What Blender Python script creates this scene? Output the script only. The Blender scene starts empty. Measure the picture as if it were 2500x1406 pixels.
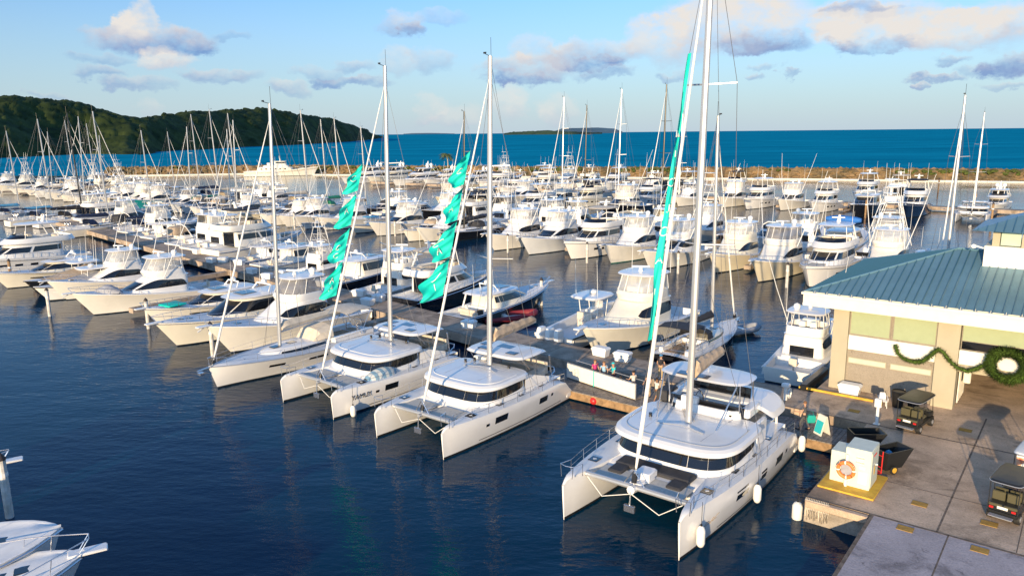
import bpy, math, random
from math import sin, cos, pi, radians, atan2, hypot, sqrt, asin, tan
from mathutils import Vector, Matrix, noise
random.seed(7)
SC = bpy.context.scene
C = SC.collection

# ------------------------------------------------------------------ camera, sky, sun, exposure
FPX, CAMH, PITCH, ROLL = 1850.0, 18.0, radians(11.55), radians(0.58)   # focal length in pixels of a 2500 px wide frame
cam = bpy.data.cameras.new('camera'); camo = bpy.data.objects.new('camera', cam); C.objects.link(camo)
cam.sensor_width = 36; cam.lens = 36 * FPX / 2500; cam.clip_start = 0.5; cam.clip_end = 60000
camo.matrix_world = Matrix.Translation((0, 0, CAMH)) @ Matrix.Rotation(pi / 2 - PITCH, 4, 'X') @ Matrix.Rotation(-ROLL, 4, 'Z')
SC.camera = camo
SUN_AZ, SUN_EL = radians(204), radians(10.0)      # compass-like: clockwise from +Y, direction TO the sun
w = bpy.data.worlds.new('World'); SC.world = w; w.use_nodes = True
SC.view_settings.view_transform = 'Standard'; SC.view_settings.look = 'None'
SC.view_settings.exposure = 0.74; SC.view_settings.gamma = 1
SC.view_settings.use_curve_mapping = False
SC.cycles.use_denoising = True
SC.cycles.max_bounces = 6; SC.cycles.diffuse_bounces = 3; SC.cycles.glossy_bounces = 3; SC.cycles.transparent_max_bounces = 12
sl = bpy.data.lights.new('sun', 'SUN'); so = bpy.data.objects.new('sun', sl); C.objects.link(so)
sl.energy = 3.9; sl.angle = radians(0.5); sl.color = (1.0, 0.76, 0.46)
_s = Vector((sin(SUN_AZ) * cos(SUN_EL), cos(SUN_AZ) * cos(SUN_EL), sin(SUN_EL)))
so.rotation_euler = _s.to_track_quat('Z', 'Y').to_euler()

def un(x, y, h=0.0):
    """ground point seen at pixel x, y of the 2500 px wide frame, at height h"""
    u = x - 1250; v = 703 - y; c, s = cos(ROLL), sin(ROLL)
    ur = u * c + v * s; vr = -u * s + v * c
    d = (ur, FPX * cos(PITCH) + vr * sin(PITCH), -FPX * sin(PITCH) + vr * cos(PITCH))
    t = (h - CAMH) / d[2]
    return Vector((d[0] * t, d[1] * t, h))
def ray(x, y):
    u = x - 1250; v = 703 - y; c, s = cos(ROLL), sin(ROLL)
    ur = u * c + v * s; vr = -u * s + v * c
    return Vector((ur, FPX * cos(PITCH) + vr * sin(PITCH), -FPX * sin(PITCH) + vr * cos(PITCH))).normalized()
E1 = Vector((cos(radians(-38)), sin(radians(-38)), 0)); E2 = Vector((-E1.y, E1.x, 0))
def SN(s, n, z=0.0): return Vector((E1.x * s + E2.x * n, E1.y * s + E2.y * n, z))
def to_sn(p): return p.x * E1.x + p.y * E1.y, p.x * E2.x + p.y * E2.y

def build_world():
    nt = w.node_tree; N = nt.nodes; L = nt.links
    for n in list(N): N.remove(n)
    out = N.new('ShaderNodeOutputWorld'); bg = N.new('ShaderNodeBackground')
    sky = N.new('ShaderNodeTexSky'); sky.sky_type = 'NISHITA'; sky.sun_disc = False
    sky.sun_elevation = SUN_EL; sky.sun_rotation = SUN_AZ; sky.ozone_density = 1.6; sky.dust_density = 0.6; sky.air_density = 1.0
    sky.altitude = 50
    bg.inputs[1].default_value = 0.13
    def mth(op, a, b=None, c=None, clamp=False):
        n = N.new('ShaderNodeMath'); n.operation = op; n.use_clamp = clamp
        for i, v in enumerate((a, b, c)):
            if v is None: continue
            if isinstance(v, (int, float)): n.inputs[i].default_value = v
            else: L.new(v, n.inputs[i])
        return n.outputs[0]
    tc = N.new('ShaderNodeTexCoord'); sep = N.new('ShaderNodeSeparateXYZ'); L.new(tc.outputs['Generated'], sep.inputs[0])
    az = mth('ARCTAN2', sep.outputs[0], sep.outputs[1]); el = mth('ARCSINE', sep.outputs[2])
    comb = N.new('ShaderNodeCombineXYZ'); L.new(az, comb.inputs[0]); L.new(el, comb.inputs[1])
    # noise that frays and lumps the clouds
    mp = N.new('ShaderNodeVectorMath'); mp.operation = 'MULTIPLY'; L.new(comb.outputs[0], mp.inputs[0]); mp.inputs[1].default_value = (1, 1.35, 1)
    nz = N.new('ShaderNodeTexNoise'); nz.inputs['Scale'].default_value = 22; nz.inputs['Detail'].default_value = 7; nz.inputs['Roughness'].default_value = .62
    L.new(mp.outputs[0], nz.inputs['Vector'])
    nb = N.new('ShaderNodeTexNoise'); nb.inputs['Scale'].default_value = 11; nb.inputs['Detail'].default_value = 3; L.new(mp.outputs[0], nb.inputs['Vector'])
    wob = N.new('ShaderNodeVectorMath'); wob.operation = 'SUBTRACT'; L.new(nz.outputs['Color'], wob.inputs[0]); wob.inputs[1].default_value = (.5, .5, .5)
    wsc = N.new('ShaderNodeVectorMath'); wsc.operation = 'MULTIPLY'; L.new(wob.outputs[0], wsc.inputs[0]); wsc.inputs[1].default_value = (.075, .045, 0)
    pos = N.new('ShaderNodeVectorMath'); pos.operation = 'ADD'; L.new(comb.outputs[0], pos.inputs[0]); L.new(wsc.outputs[0], pos.inputs[1])
    # clouds: direction (as frame pixels), half sizes in px, strength, whiteness
    CL = [(385,100,115,26,.95,.25),(335,48,34,32,1,1),(395,148,62,22,.85,.9),(470,110,40,18,.8,.1),(230,142,60,12,.5,.1),(240,178,50,14,.6,.15),
          (345,205,65,12,.55,.2),(545,186,70,15,.6,.25),(120,230,45,8,.4,.1),(560,85,40,10,.35,.1),(975,58,50,26,.6,.45),(1005,70,28,14,.7,.1),
          (1075,38,50,14,.3,.4),(860,160,45,12,.45,.3),(860,198,80,11,.7,.05),(705,216,48,15,.5,.4),(775,175,50,14,.45,.3),(1060,140,48,26,.45,.5),(970,148,40,22,.4,.7),
          (1290,165,95,30,.75,.45),(1270,190,80,12,.75,.1),(1450,130,95,28,.7,.5),(1460,158,60,14,.85,.05),(1480,180,60,13,.6,.1),(1640,95,95,48,.65,.8),
          (1790,45,150,60,1,1),(1860,105,95,20,1,.0),(1730,60,85,40,.6,.9),(1640,178,34,10,.5,.1),(2130,22,130,22,.65,.8),(2100,20,70,14,.8,.05),
          (2250,70,190,38,1,.95),(2140,108,75,16,.95,.0),(2330,66,90,34,.75,1),(2040,60,55,22,.6,.9),(2440,60,70,45,.6,.8),(2480,156,60,24,.9,.0),
          (2310,143,36,10,.7,.15),(2300,187,50,8,.7,.1),(2262,205,14,6,.7,.1),(1930,180,22,7,.6,.1),(1835,184,20,7,.6,.1),(1870,160,36,9,.35,.1),
          (1240,250,45,34,.55,1),(1360,270,40,34,.45,.9),(1050,268,40,26,.35,.8),(1120,285,60,22,.3,.8),(360,265,28,20,.3,.7),(2390,168,40,9,.4,.1),
          (2470,210,60,8,.35,.2),(1310,120,60,25,.4,.6)]
    SM = None; SV = None
    for (px, py, hx, hy, st, wh) in CL:
        d = ray(px, py); a0 = atan2(d.x, d.y); e0 = asin(d.z); sc_ = cos(a0) / 1850 * 1.06
        n = N.new('ShaderNodeVectorMath'); n.operation = 'SUBTRACT'; L.new(pos.outputs[0], n.inputs[0]); n.inputs[1].default_value = (a0, e0, 0)
        q = N.new('ShaderNodeVectorMath'); q.operation = 'MULTIPLY'; L.new(n.outputs[0], q.inputs[0]); q.inputs[1].default_value = (1 / (hx * sc_ * 1.12), 1 / (hy * sc_ * 1.2), 1)
        ln = N.new('ShaderNodeVectorMath'); ln.operation = 'DOT_PRODUCT'; L.new(q.outputs[0], ln.inputs[0]); L.new(q.outputs[0], ln.inputs[1])
        mr = N.new('ShaderNodeMapRange'); mr.interpolation_type = 'SMOOTHSTEP'; L.new(ln.outputs['Value'], mr.inputs[0])
        mr.inputs[1].default_value = 1.32; mr.inputs[2].default_value = .35; mr.inputs[3].default_value = 0; mr.inputs[4].default_value = st
        m_ = mr.outputs[0]
        s2 = N.new('ShaderNodeSeparateXYZ'); L.new(q.outputs[0], s2.inputs[0])
        v = mth('MULTIPLY_ADD', s2.outputs[1], .55, wh + .02, clamp=True)
        mv = mth('MULTIPLY', m_, v)
        SM = m_ if SM is None else mth('ADD', SM, m_)
        SV = mv if SV is None else mth('ADD', SV, mv)
    cover = mth('MINIMUM', SM, 1.0)
    nm = N.new('ShaderNodeMapRange'); L.new(nz.outputs['Fac'], nm.inputs[0]); nm.inputs[1].default_value = .33; nm.inputs[2].default_value = .6
    nm.inputs[3].default_value = .35; nm.inputs[4].default_value = 1.15
    cover = mth('MULTIPLY', cover, nm.outputs[0], clamp=True)
    whit = mth('DIVIDE', SV, mth('MAXIMUM', SM, .02))
    whit = mth('ADD', whit, mth('MULTIPLY_ADD', nb.outputs['Fac'], .7, -.24), clamp=True)
    cc = N.new('ShaderNodeMix'); cc.data_type = 'RGBA'; L.new(whit, cc.inputs[0])
    cc.inputs[6].default_value = CLOUD_DARK; cc.inputs[7].default_value = CLOUD_LIT
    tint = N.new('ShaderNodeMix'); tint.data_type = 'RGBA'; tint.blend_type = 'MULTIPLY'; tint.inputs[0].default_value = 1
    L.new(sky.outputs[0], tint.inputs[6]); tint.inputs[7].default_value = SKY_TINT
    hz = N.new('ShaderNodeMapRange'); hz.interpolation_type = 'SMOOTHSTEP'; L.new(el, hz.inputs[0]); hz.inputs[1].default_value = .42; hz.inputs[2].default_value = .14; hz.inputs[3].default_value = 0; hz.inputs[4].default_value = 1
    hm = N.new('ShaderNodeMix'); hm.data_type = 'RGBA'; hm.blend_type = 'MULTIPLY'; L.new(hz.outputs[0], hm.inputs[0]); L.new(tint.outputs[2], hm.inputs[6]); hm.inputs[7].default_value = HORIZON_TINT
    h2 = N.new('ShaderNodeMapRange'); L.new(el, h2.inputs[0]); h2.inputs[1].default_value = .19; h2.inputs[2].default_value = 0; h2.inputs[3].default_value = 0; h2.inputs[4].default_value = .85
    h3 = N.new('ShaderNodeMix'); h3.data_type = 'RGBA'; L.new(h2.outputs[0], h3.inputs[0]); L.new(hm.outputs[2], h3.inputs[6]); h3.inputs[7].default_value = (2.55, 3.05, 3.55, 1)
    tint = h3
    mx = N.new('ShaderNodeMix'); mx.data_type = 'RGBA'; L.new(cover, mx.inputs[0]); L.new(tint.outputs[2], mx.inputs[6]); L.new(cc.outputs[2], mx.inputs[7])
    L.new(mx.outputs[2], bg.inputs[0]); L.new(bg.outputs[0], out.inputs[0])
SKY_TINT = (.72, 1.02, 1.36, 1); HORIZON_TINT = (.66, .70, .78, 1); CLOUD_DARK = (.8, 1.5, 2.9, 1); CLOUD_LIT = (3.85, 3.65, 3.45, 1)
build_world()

# ------------------------------------------------------------------ materials
def mat(name, col, rough=.5, metal=0., var=.0, scale=3., bump=0., bscale=20., coat=0., alpha=1., spec=.5, col2=None, emit=None, trans=0., detail=4):
    m = bpy.data.materials.new(name); m.use_nodes = True; nt = m.node_tree; N = nt.nodes; L = nt.links
    b = N['Principled BSDF']; b.inputs['Roughness'].default_value = rough; b.inputs['Metallic'].default_value = metal
    b.inputs['Coat Weight'].default_value = coat; b.inputs['Alpha'].default_value = alpha; b.inputs['Specular IOR Level'].default_value = spec
    b.inputs['Transmission Weight'].default_value = trans
    c4 = tuple(col) + (1,)
    tc = N.new('ShaderNodeTexCoord')
    if var or col2:
        nz = N.new('ShaderNodeTexNoise'); nz.inputs['Scale'].default_value = scale; nz.inputs['Detail'].default_value = detail; nz.inputs['Roughness'].default_value = .6
        L.new(tc.outputs['Object'], nz.inputs['Vector'])
        mr = N.new('ShaderNodeMapRange'); mr.inputs[1].default_value = .35; mr.inputs[2].default_value = .65; L.new(nz.outputs['Fac'], mr.inputs[0])
        mx = N.new('ShaderNodeMix'); mx.data_type = 'RGBA'; L.new(mr.outputs[0], mx.inputs[0])
        mx.inputs[6].default_value = tuple(x * (1 - var) for x in (col2 or col)) + (1,) if col2 is None else tuple(col2) + (1,)
        mx.inputs[7].default_value = tuple(min(1, x * (1 + var)) for x in col) + (1,)
        L.new(mx.outputs[2], b.inputs['Base Color'])
    else:
        b.inputs['Base Color'].default_value = c4
    if bump:
        n2 = N.new('ShaderNodeTexNoise'); n2.inputs['Scale'].default_value = bscale; n2.inputs['Detail'].default_value = 4
        L.new(tc.outputs['Object'], n2.inputs['Vector']); bp = N.new('ShaderNodeBump'); bp.inputs['Strength'].default_value = bump; bp.inputs['Distance'].default_value = .05
        L.new(n2.outputs['Fac'], bp.inputs['Height']); L.new(bp.outputs[0], b.inputs['Normal'])
    if emit: b.inputs['Emission Color'].default_value = tuple(emit[:3]) + (1,); b.inputs['Emission Strength'].default_value = emit[3]
    return m
M = {}
M['gel'] = mat('gelcoat', (.84, .83, .82), .22, var=.03, scale=.8, coat=.3)
M['gel2'] = mat('gelcoat_warm', (.82, .79, .73), .28, var=.04, scale=.8, coat=.2)
M['gel3'] = mat('gelcoat_cool', (.76, .78, .80), .25, var=.03, scale=.8, coat=.2)
M['gel4'] = mat('gelcoat_ivory', (.80, .76, .66), .28, var=.04, scale=.8, coat=.2)
M['deck'] = mat('deck_nonskid', (.80, .80, .80), .6, var=.05, scale=2, bump=.15, bscale=120)
M['antifoul'] = mat('antifouling', (.012, .014, .018), .6, var=.4)
M['black'] = mat('black_hull_paint', (.012, .014, .02), .12, coat=.6)
M['navy'] = mat('navy_canvas', (.012, .025, .07), .8, var=.3)
M['teal'] = mat('teal_hull_paint', (.02, .30, .33), .15, coat=.6)
M['glass'] = mat('tinted_glass', (.008, .009, .012), .06, spec=.7, coat=.5)
M['glassg'] = mat('green_glass', (.10, .25, .2), .1, spec=.7)
M['vinyl'] = mat('clear_vinyl', (.75, .75, .74), .08, alpha=.42)
M['steel'] = mat('stainless_tube', (.72, .72, .74), .22, metal=.9)
M['alu'] = mat('mast_aluminium', (.50, .51, .53), .33, metal=.5, var=.05, scale=.7)
M['whitepaint'] = mat('white_painted_tube', (.82, .82, .8), .3)
M['blackm'] = mat('black_mast_paint', (.02, .02, .022), .3)
M['wire'] = mat('rigging_wire', (.14, .14, .15), .5, metal=.2)
M['canvas'] = mat('cream_canvas', (.66, .58, .47), .85, var=.1, scale=3, bump=.4, bscale=6)
M['bagtan'] = mat('sail_bag_tan', (.50, .38, .27), .85, var=.15, scale=3, bump=.5, bscale=5)
M['tan'] = mat('tan_canvas', (.42, .33, .24), .85, var=.15, scale=3, bump=.4, bscale=6)
M['grayc'] = mat('grey_canvas', (.33, .34, .38), .85, var=.15, scale=3, bump=.4, bscale=5)
M['darkc'] = mat('charcoal_canvas', (.035, .037, .045), .8, var=.2)
M['blue'] = mat('blue_canvas', (.03, .16, .5), .7, var=.15)
M['bluec'] = mat('sky_blue_canvas', (.09, .33, .55), .75, var=.15)
M['green'] = mat('green_canvas', (.02, .22, .15), .75, var=.15)
M['sail'] = mat('furled_sail', (.80, .79, .76), .7, var=.04, scale=4, bump=.4, bscale=9)
M['teak'] = mat('teak', (.33, .22, .13), .6, var=.25, scale=6)
M['net'] = mat('trampoline_net', (.52, .50, .46), .8, var=.1, scale=8)
M['cush'] = mat('charcoal_cushion', (.04, .04, .045), .75, var=.2)
M['rubber'] = mat('black_rubber', (.02, .02, .02), .6)
M['grayrub'] = mat('grey_inflatable', (.30, .32, .36), .6, var=.06)
M['fender'] = mat('fender_vinyl', (.83, .82, .78), .4)
M['red'] = mat('red_paint', (.6, .03, .03), .4)
M['orange'] = mat('orange_plastic', (.85, .22, .05), .5)
M['rust'] = mat('red_boottop', (.4, .08, .05), .5)
M['solar'] = mat('solar_panel', (.015, .02, .05), .12, coat=.5)
M['flagteal'] = mat('teal_flag_cloth', (.0, .62, .50), .7, var=.04, scale=2, trans=0)
M['dome'] = mat('radome_white', (.84, .84, .83), .3)

# ------------------------------------------------------------------ mesh helpers
class MB:
    def __init__(s): s.v = []; s.f = []; s.m = []; s.cur = 0
    def add(s, vs, fs):
        o = len(s.v); s.v += [tuple(p) for p in vs]; s.f += [tuple(i + o for i in f) for f in fs]; s.m += [s.cur] * len(fs); return s
    def grid(s, rows, cu=False, cv=False, flip=False):
        n = len(rows[0]); k = len(rows); vs = [p for r in rows for p in r]; fs = []
        for i in range(k if cu else k - 1):
            for j in range(n if cv else n - 1):
                a = i * n + j; b = i * n + (j + 1) % n; c = ((i + 1) % k) * n + (j + 1) % n; d = ((i + 1) % k) * n + j
                fs.append((a, d, c, b) if flip else (a, b, c, d))
        return s.add(vs, fs)
    def ngon(s, ring, flip=False):
        f = tuple(range(len(ring))); return s.add(ring, [f[::-1] if flip else f])
    def loft(s, rings, top=True, bot=True):
        """closed horizontal rings (counter-clockwise seen from above), stacked bottom to top"""
        s.grid(rings, cv=True)
        if top: s.ngon(rings[-1])
        if bot: s.ngon(rings[0], True)
        return s
    def box(s, cx, cy, cz, sx, sy, sz, rz=0., b=0.):
        """box centred in x, y; cz is its bottom"""
        c, q = cos(rz), sin(rz)
        def ring(z, i):
            hx, hy = sx / 2 - i, sy / 2 - i; k = b * .6 if b else 0
            if k: P = [(hx, -hy + k), (hx, hy - k), (hx - k, hy), (-hx + k, hy), (-hx, hy - k), (-hx, -hy + k), (-hx + k, -hy), (hx - k, -hy)]
            else: P = [(hx, -hy), (hx, hy), (-hx, hy), (-hx, -hy)]
            return [(cx + x * c - y * q, cy + x * q + y * c, z) for x, y in P]
        if b: return s.loft([ring(cz, b * .5), ring(cz + b * .5, 0), ring(cz + sz - b * .5, 0), ring(cz + sz, b * .5)])
        return s.loft([ring(cz, 0), ring(cz + sz, 0)])
    def tube(s, pts, r, n=6, cap=True, ell=None):
        P = [Vector(p) for p in pts]; R = r if isinstance(r, (list, tuple)) else [r] * len(P); rows = []
        for i, p in enumerate(P):
            t = (P[min(i + 1, len(P) - 1)] - P[max(i - 1, 0)])
            t = t.normalized() if t.length > 1e-9 else Vector((0, 0, 1))
            a = Vector((1, 0, 0)) if abs(t.x) < .8 else Vector((0, 1, 0))
            if abs(t.z) < .8: a = Vector((0, 0, 1))
            u = t.cross(a).normalized(); v = t.cross(u).normalized()
            e = ell or (1, 1)
            rows.append([tuple(p + u * cos(2 * pi * k / n) * R[i] * e[0] + v * sin(2 * pi * k / n) * R[i] * e[1]) for k in range(n)])
        s.grid(rows, cv=True, flip=True)
        if cap: s.ngon(rows[0], False); s.ngon(rows[-1], True)
        return s
    def sph(s, c, r, n=10, k=6, sz=1., z0=-1., z1=1.):
        rows = []
        for i in range(k + 1):
            t = z0 + (z1 - z0) * i / k; a = asin(max(-1, min(1, t))); 
            rows.append([(c[0] + r * cos(a) * cos(2 * pi * j / n), c[1] + r * cos(a) * sin(2 * pi * j / n), c[2] + r * sin(a) * sz) for j in range(n)])
        return s.grid(rows, cv=True)
    def xf(s, mtx, i0=0):
        for i in range(i0, len(s.v)): s.v[i] = tuple(mtx @ Vector(s.v[i]))
        return s
    def mesh(s, name, mats, sharp=35):
        me = bpy.data.meshes.new(name); me.from_pydata(s.v, [], s.f)
        for m in (mats if isinstance(mats, (list, tuple)) else [mats]): me.materials.append(M[m] if isinstance(m, str) else m)
        me.polygons.foreach_set('material_index', s.m)
        me.polygons.foreach_set('use_smooth', [True] * len(s.f))
        me.update(); me.set_sharp_from_angle(angle=radians(sharp)); return me
def obj(name, mb, mats, parent=None, label=None, sharp=35, link=True):
    o = bpy.data.objects.new(name, mb.mesh(name, mats, sharp) if isinstance(mb, MB) else mb)
    if link: C.objects.link(o)
    if parent is not None: o.parent = parent
    if label: o['label'] = label
    return o
def thing(name, label, cat, loc=(0, 0, 0), rz=0., group=None, link=True, data=None):
    o = bpy.data.objects.new(name, data)
    if link: C.objects.link(o)
    o.location = loc; o.rotation_euler = (0, 0, rz); tag(o, label, cat, group); o.empty_display_size = .5 if data is None else 1; return o
def tag(o, label=None, cat=None, group=None, kind=None):
    if label: o['label'] = label
    if cat: o['category'] = cat
    if group: o['group'] = group
    if kind: o['kind'] = kind
    return o
def struct(name, mb, m, kind='structure', label=None, sharp=35):
    o = obj(name, mb, m, sharp=sharp); o['kind'] = kind
    if label: o['label'] = label
    return o
def arc(c, r, a0, a1, n, z=0):
    return [(c[0] + r * cos(a0 + (a1 - a0) * i / n), c[1] + r * sin(a0 + (a1 - a0) * i / n), z) for i in range(n + 1)]
def lerp(a, b, t): return a + (b - a) * t
def sstep(a, b, x):
    t = max(0., min(1., (x - a) / (b - a))); return t * t * (3 - 2 * t)
def text_mesh(name, s, size, mtx, m, parent, ext=.004):
    cu = bpy.data.curves.new(name, 'FONT'); cu.body = s; cu.size = size; cu.extrude = ext; cu.align_x = 'CENTER'; cu.align_y = 'CENTER'
    tmp = bpy.data.objects.new('tmp', cu); C.objects.link(tmp)
    dg = bpy.context.evaluated_depsgraph_get(); me = bpy.data.meshes.new_from_object(tmp.evaluated_get(dg)); me.transform(mtx)
    bpy.data.objects.remove(tmp); me.materials.clear(); me.materials.append(M[m] if isinstance(m, str) else m)
    return obj(name, me, None, parent)

# ------------------------------------------------------------------ water
def water_mat(name, col, col2, rough, big, small, strength, spec=.5, ior=1.33, csc=.03):
    m = bpy.data.materials.new(name); m.use_nodes = True; nt = m.node_tree; N = nt.nodes; L = nt.links
    b = N['Principled BSDF']; b.inputs['Roughness'].default_value = rough; b.inputs['IOR'].default_value = ior; b.inputs['Specular IOR Level'].default_value = spec
    tc = N.new('ShaderNodeTexCoord'); mp = N.new('ShaderNodeMapping'); mp.inputs['Rotation'].default_value = (0, 0, radians(25)); mp.inputs['Scale'].default_value = (.45, 1, 1)
    L.new(tc.outputs['Object'], mp.inputs[0])
    n1 = N.new('ShaderNodeTexNoise'); n1.inputs['Scale'].default_value = small; n1.inputs['Detail'].default_value = 3; n1.inputs['Roughness'].default_value = .55; L.new(mp.outputs[0], n1.inputs['Vector'])
    n2 = N.new('ShaderNodeTexNoise'); n2.inputs['Scale'].default_value = big; n2.inputs['Detail'].default_value = 2; L.new(mp.outputs[0], n2.inputs['Vector'])
    ad = N.new('ShaderNodeMath'); ad.operation = 'MULTIPLY_ADD'; L.new(n2.outputs['Fac'], ad.inputs[0]); ad.inputs[1].default_value = 2.2; L.new(n1.outputs['Fac'], ad.inputs[2])
    n4 = N.new('ShaderNodeTexNoise'); n4.inputs['Scale'].default_value = .05; n4.inputs['Detail'].default_value = 3; L.new(tc.outputs['Object'], n4.inputs['Vector'])
    st = N.new('ShaderNodeMapRange'); L.new(n4.outputs['Fac'], st.inputs[0]); st.inputs[1].default_value = .38; st.inputs[2].default_value = .62
    st.inputs[3].default_value = strength * .55; st.inputs[4].default_value = strength * 1.25
    bp = N.new('ShaderNodeBump'); L.new(st.outputs[0], bp.inputs['Strength']); bp.inputs['Distance'].default_value = .12; L.new(ad.outputs[0], bp.inputs['Height'])
    L.new(bp.outputs[0], b.inputs['Normal'])
    n3 = N.new('ShaderNodeTexNoise'); n3.inputs['Scale'].default_value = csc; n3.inputs['Detail'].default_value = 9; n3.inputs['Roughness'].default_value = .75; L.new(mp.outputs[0], n3.inputs['Vector'])
    mx = N.new('ShaderNodeMix'); mx.data_type = 'RGBA'; m3 = N.new('ShaderNodeMapRange'); m3.inputs[1].default_value = .36; m3.inputs[2].default_value = .64; L.new(n3.outputs['Fac'], m3.inputs[0]); L.new(m3.outputs[0], mx.inputs[0]); mx.inputs[6].default_value = tuple(col) + (1,); mx.inputs[7].default_value = tuple(col2) + (1,)
    L.new(mx.outputs[2], b.inputs['Base Color']); return m
M['harbour'] = water_mat('harbour_water', (.0, .019, .046), (.0, .036, .082), .04, .5, 2.6, .27, .5, 1.24)
M['sea'] = water_mat('sea_water', (.003, .19, .31), (.007, .32, .48), .4, .12, .6, .9, .0, 1.12, .010)
LINE = [(-900, 520), (-193, 362), (-127, 369), (0, 323), (114, 285), (173, 259), (700, 60)]   # landward edge of the open sea
mb = MB(); mb.ngon([(-900, -120, 0), (700, -120, 0), (700, 60, 0), (173, 259, 0), (114, 285, 0), (0, 323, 0), (-127, 369, 0), (-193, 362, 0), (-900, 520, 0)])
struct('harbour_water', mb, 'harbour')
mb = MB(); mb.ngon([(-900, 520, 0), (-193, 362, 0), (-127, 369, 0), (0, 323, 0), (114, 285, 0), (173, 259, 0), (700, 60, 0), (30000, -2000, 0), (30000, 40000, 0), (-30000, 40000, 0), (-30000, 500, 0)])
struct('sea', mb, 'sea')
# ------------------------------------------------------------------ headlands, islands
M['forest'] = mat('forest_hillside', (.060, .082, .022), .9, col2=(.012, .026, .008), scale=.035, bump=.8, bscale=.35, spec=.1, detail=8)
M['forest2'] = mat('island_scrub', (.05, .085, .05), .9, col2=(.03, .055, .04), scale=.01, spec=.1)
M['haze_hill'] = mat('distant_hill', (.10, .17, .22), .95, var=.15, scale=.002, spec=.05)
def interp(T, x):
    if x <= T[0][0]: return T[0][1]
    for (a, b), (c, d) in zip(T, T[1:]):
        if x <= c: return lerp(b, d, sstep(0, 1, (x - a) / (c - a)) * .3 + .7 * (x - a) / (c - a))
    return T[-1][1]
def headland(name, x0, x1, base, ridge, deep, lump, m, step=5, rows=46):
    """a wooded hill: shore line and ridge heights are given along its length; the hill falls away again behind the ridge"""
    R = []
    n = int((x1 - x0) / step)
    for i in range(n + 1):
        px = x0 + (x1 - x0) * i / n; b = un(px, interp(base, px)); d = ray(px, interp(ridge, px)); dh = Vector((d.x, d.y, 0)); k = dh.length
        bd = Vector((b.x, b.y, 0)).length; rd = bd + deep; zr = CAMH + d.z / k * rd; dh.normalize(); R.append((dh, bd, rd, zr))
    G = []
    for j in range(rows + 1):
        row = []
        for i, (dh, bd, rd, zr) in enumerate(R):
            t = j / (rows - 12)
            dist = lerp(bd, rd, t) if t <= 1 else rd + (t - 1) * deep * 2.4
            prof = sstep(-.15, 1.02, t) - sstep(-.15, 1.02, 0) * (1 - t) if t <= 1 else 1 - (t - 1) * 1.6
            z = zr * max(prof, -.05); p = Vector((dh.x * dist, dh.y * dist, 0))
            f = min(1, max(0, t * 8))
            z += f * lump * 2.2 * (noise.noise(p * .006) ) * min(1, abs(1 - t) * 3)
            q = p * (1 / (lump * 2.6)); q = q + Vector((noise.noise(q * .7), noise.noise(q * .7 + Vector((9, 3, 1))), 0)) * .6
            f1 = noise.voronoi(q)[0][0]
            z += f * lump * (.8 - f1) + f * lump * .35 * noise.noise(q * 2.3)
            if j == 0: z = -1.5
            row.append((p.x, p.y, z))
        G.append(row)
    mb = MB(); mb.grid(G, flip=True); return struct(name, mb, m, sharp=180)
headland('headland_hill', 330, 935, [(330, 379), (430, 369), (600, 359), (700, 355), (840, 347), (900, 342), (935, 337)],
         [(330, 300), (388, 289), (400, 284), (470, 276), (560, 273), (640, 267), (700, 275), (750, 284), (800, 292), (850, 304), (890, 318), (915, 330), (935, 336.5)], 330, 7.5, 'forest')
headland('headland_hill', -260, 402, [(-260, 400), (0, 386), (100, 381), (200, 377), (300, 378), (360, 376), (385, 371), (402, 368)],
         [(-260, 262), (-60, 240), (0, 239), (50, 242), (120, 250), (190, 257), (250, 275), (300, 288), (340, 292), (388, 291), (402, 358)], 300, 6, 'forest')
headland('low_island', 1230, 1470, [(1230, 329.6), (1300, 329.2), (1400, 328.6), (1470, 327.5)], [(1230, 327), (1250, 323), (1300, 321), (1330, 319), (1360, 321), (1400, 322), (1470, 325.5)], 150, 7, 'forest2', 4, 22)
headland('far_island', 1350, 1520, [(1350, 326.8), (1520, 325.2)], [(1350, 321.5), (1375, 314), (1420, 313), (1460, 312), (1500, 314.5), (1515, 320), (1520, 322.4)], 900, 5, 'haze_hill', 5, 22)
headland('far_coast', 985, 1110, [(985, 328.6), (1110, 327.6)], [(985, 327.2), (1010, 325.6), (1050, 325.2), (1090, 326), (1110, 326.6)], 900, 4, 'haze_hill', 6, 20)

# ------------------------------------------------------------------ rubble breakwater and the white pontoon before it
M['rock'] = mat('breakwater_rock', (.34, .22, .11), .9, col2=(.10, .085, .05), scale=.22, bump=.7, bscale=1.5, spec=.15, detail=6)
M['boulder'] = mat('ochre_boulder', (.55, .33, .15), .9, col2=(.30, .2, .11), scale=.5, bump=.6, bscale=1.5, spec=.15)
M['scrub'] = mat('breakwater_scrub', (.10, .12, .03), .9, col2=(.05, .07, .02), scale=.8, spec=.1)
M['pontoon'] = mat('pontoon_white', (.72, .68, .60), .7, var=.1, scale=.5)
def rock(mb, c, r, seed, n=7, k=4):
    i0 = len(mb.v); mb.sph((0, 0, 0), 1, n, k)
    for i in range(i0, len(mb.v)):
        p = Vector(mb.v[i]); q = 1 + .55 * noise.noise(p * 1.3 + Vector((seed, seed * .7, 0))); mb.v[i] = (c[0] + p.x * r * q * 1.25, c[1] + p.y * r * q, c[2] + p.z * r * q * .8)
BW = [Vector((-193, 362, 0)), Vector((-127, 369, 0)), Vector((0, 323, 0)), Vector((114, 285, 0)), Vector((173, 259, 0)), Vector((260, 224, 0))]
def along(P, d):
    for a, b in zip(P, P[1:]):
        l = (b - a).length
        if d <= l: return a + (b - a) * (d / l), (b - a).normalized()
        d -= l
    return P[-1], (P[-1] - P[-2]).normalized()
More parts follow.
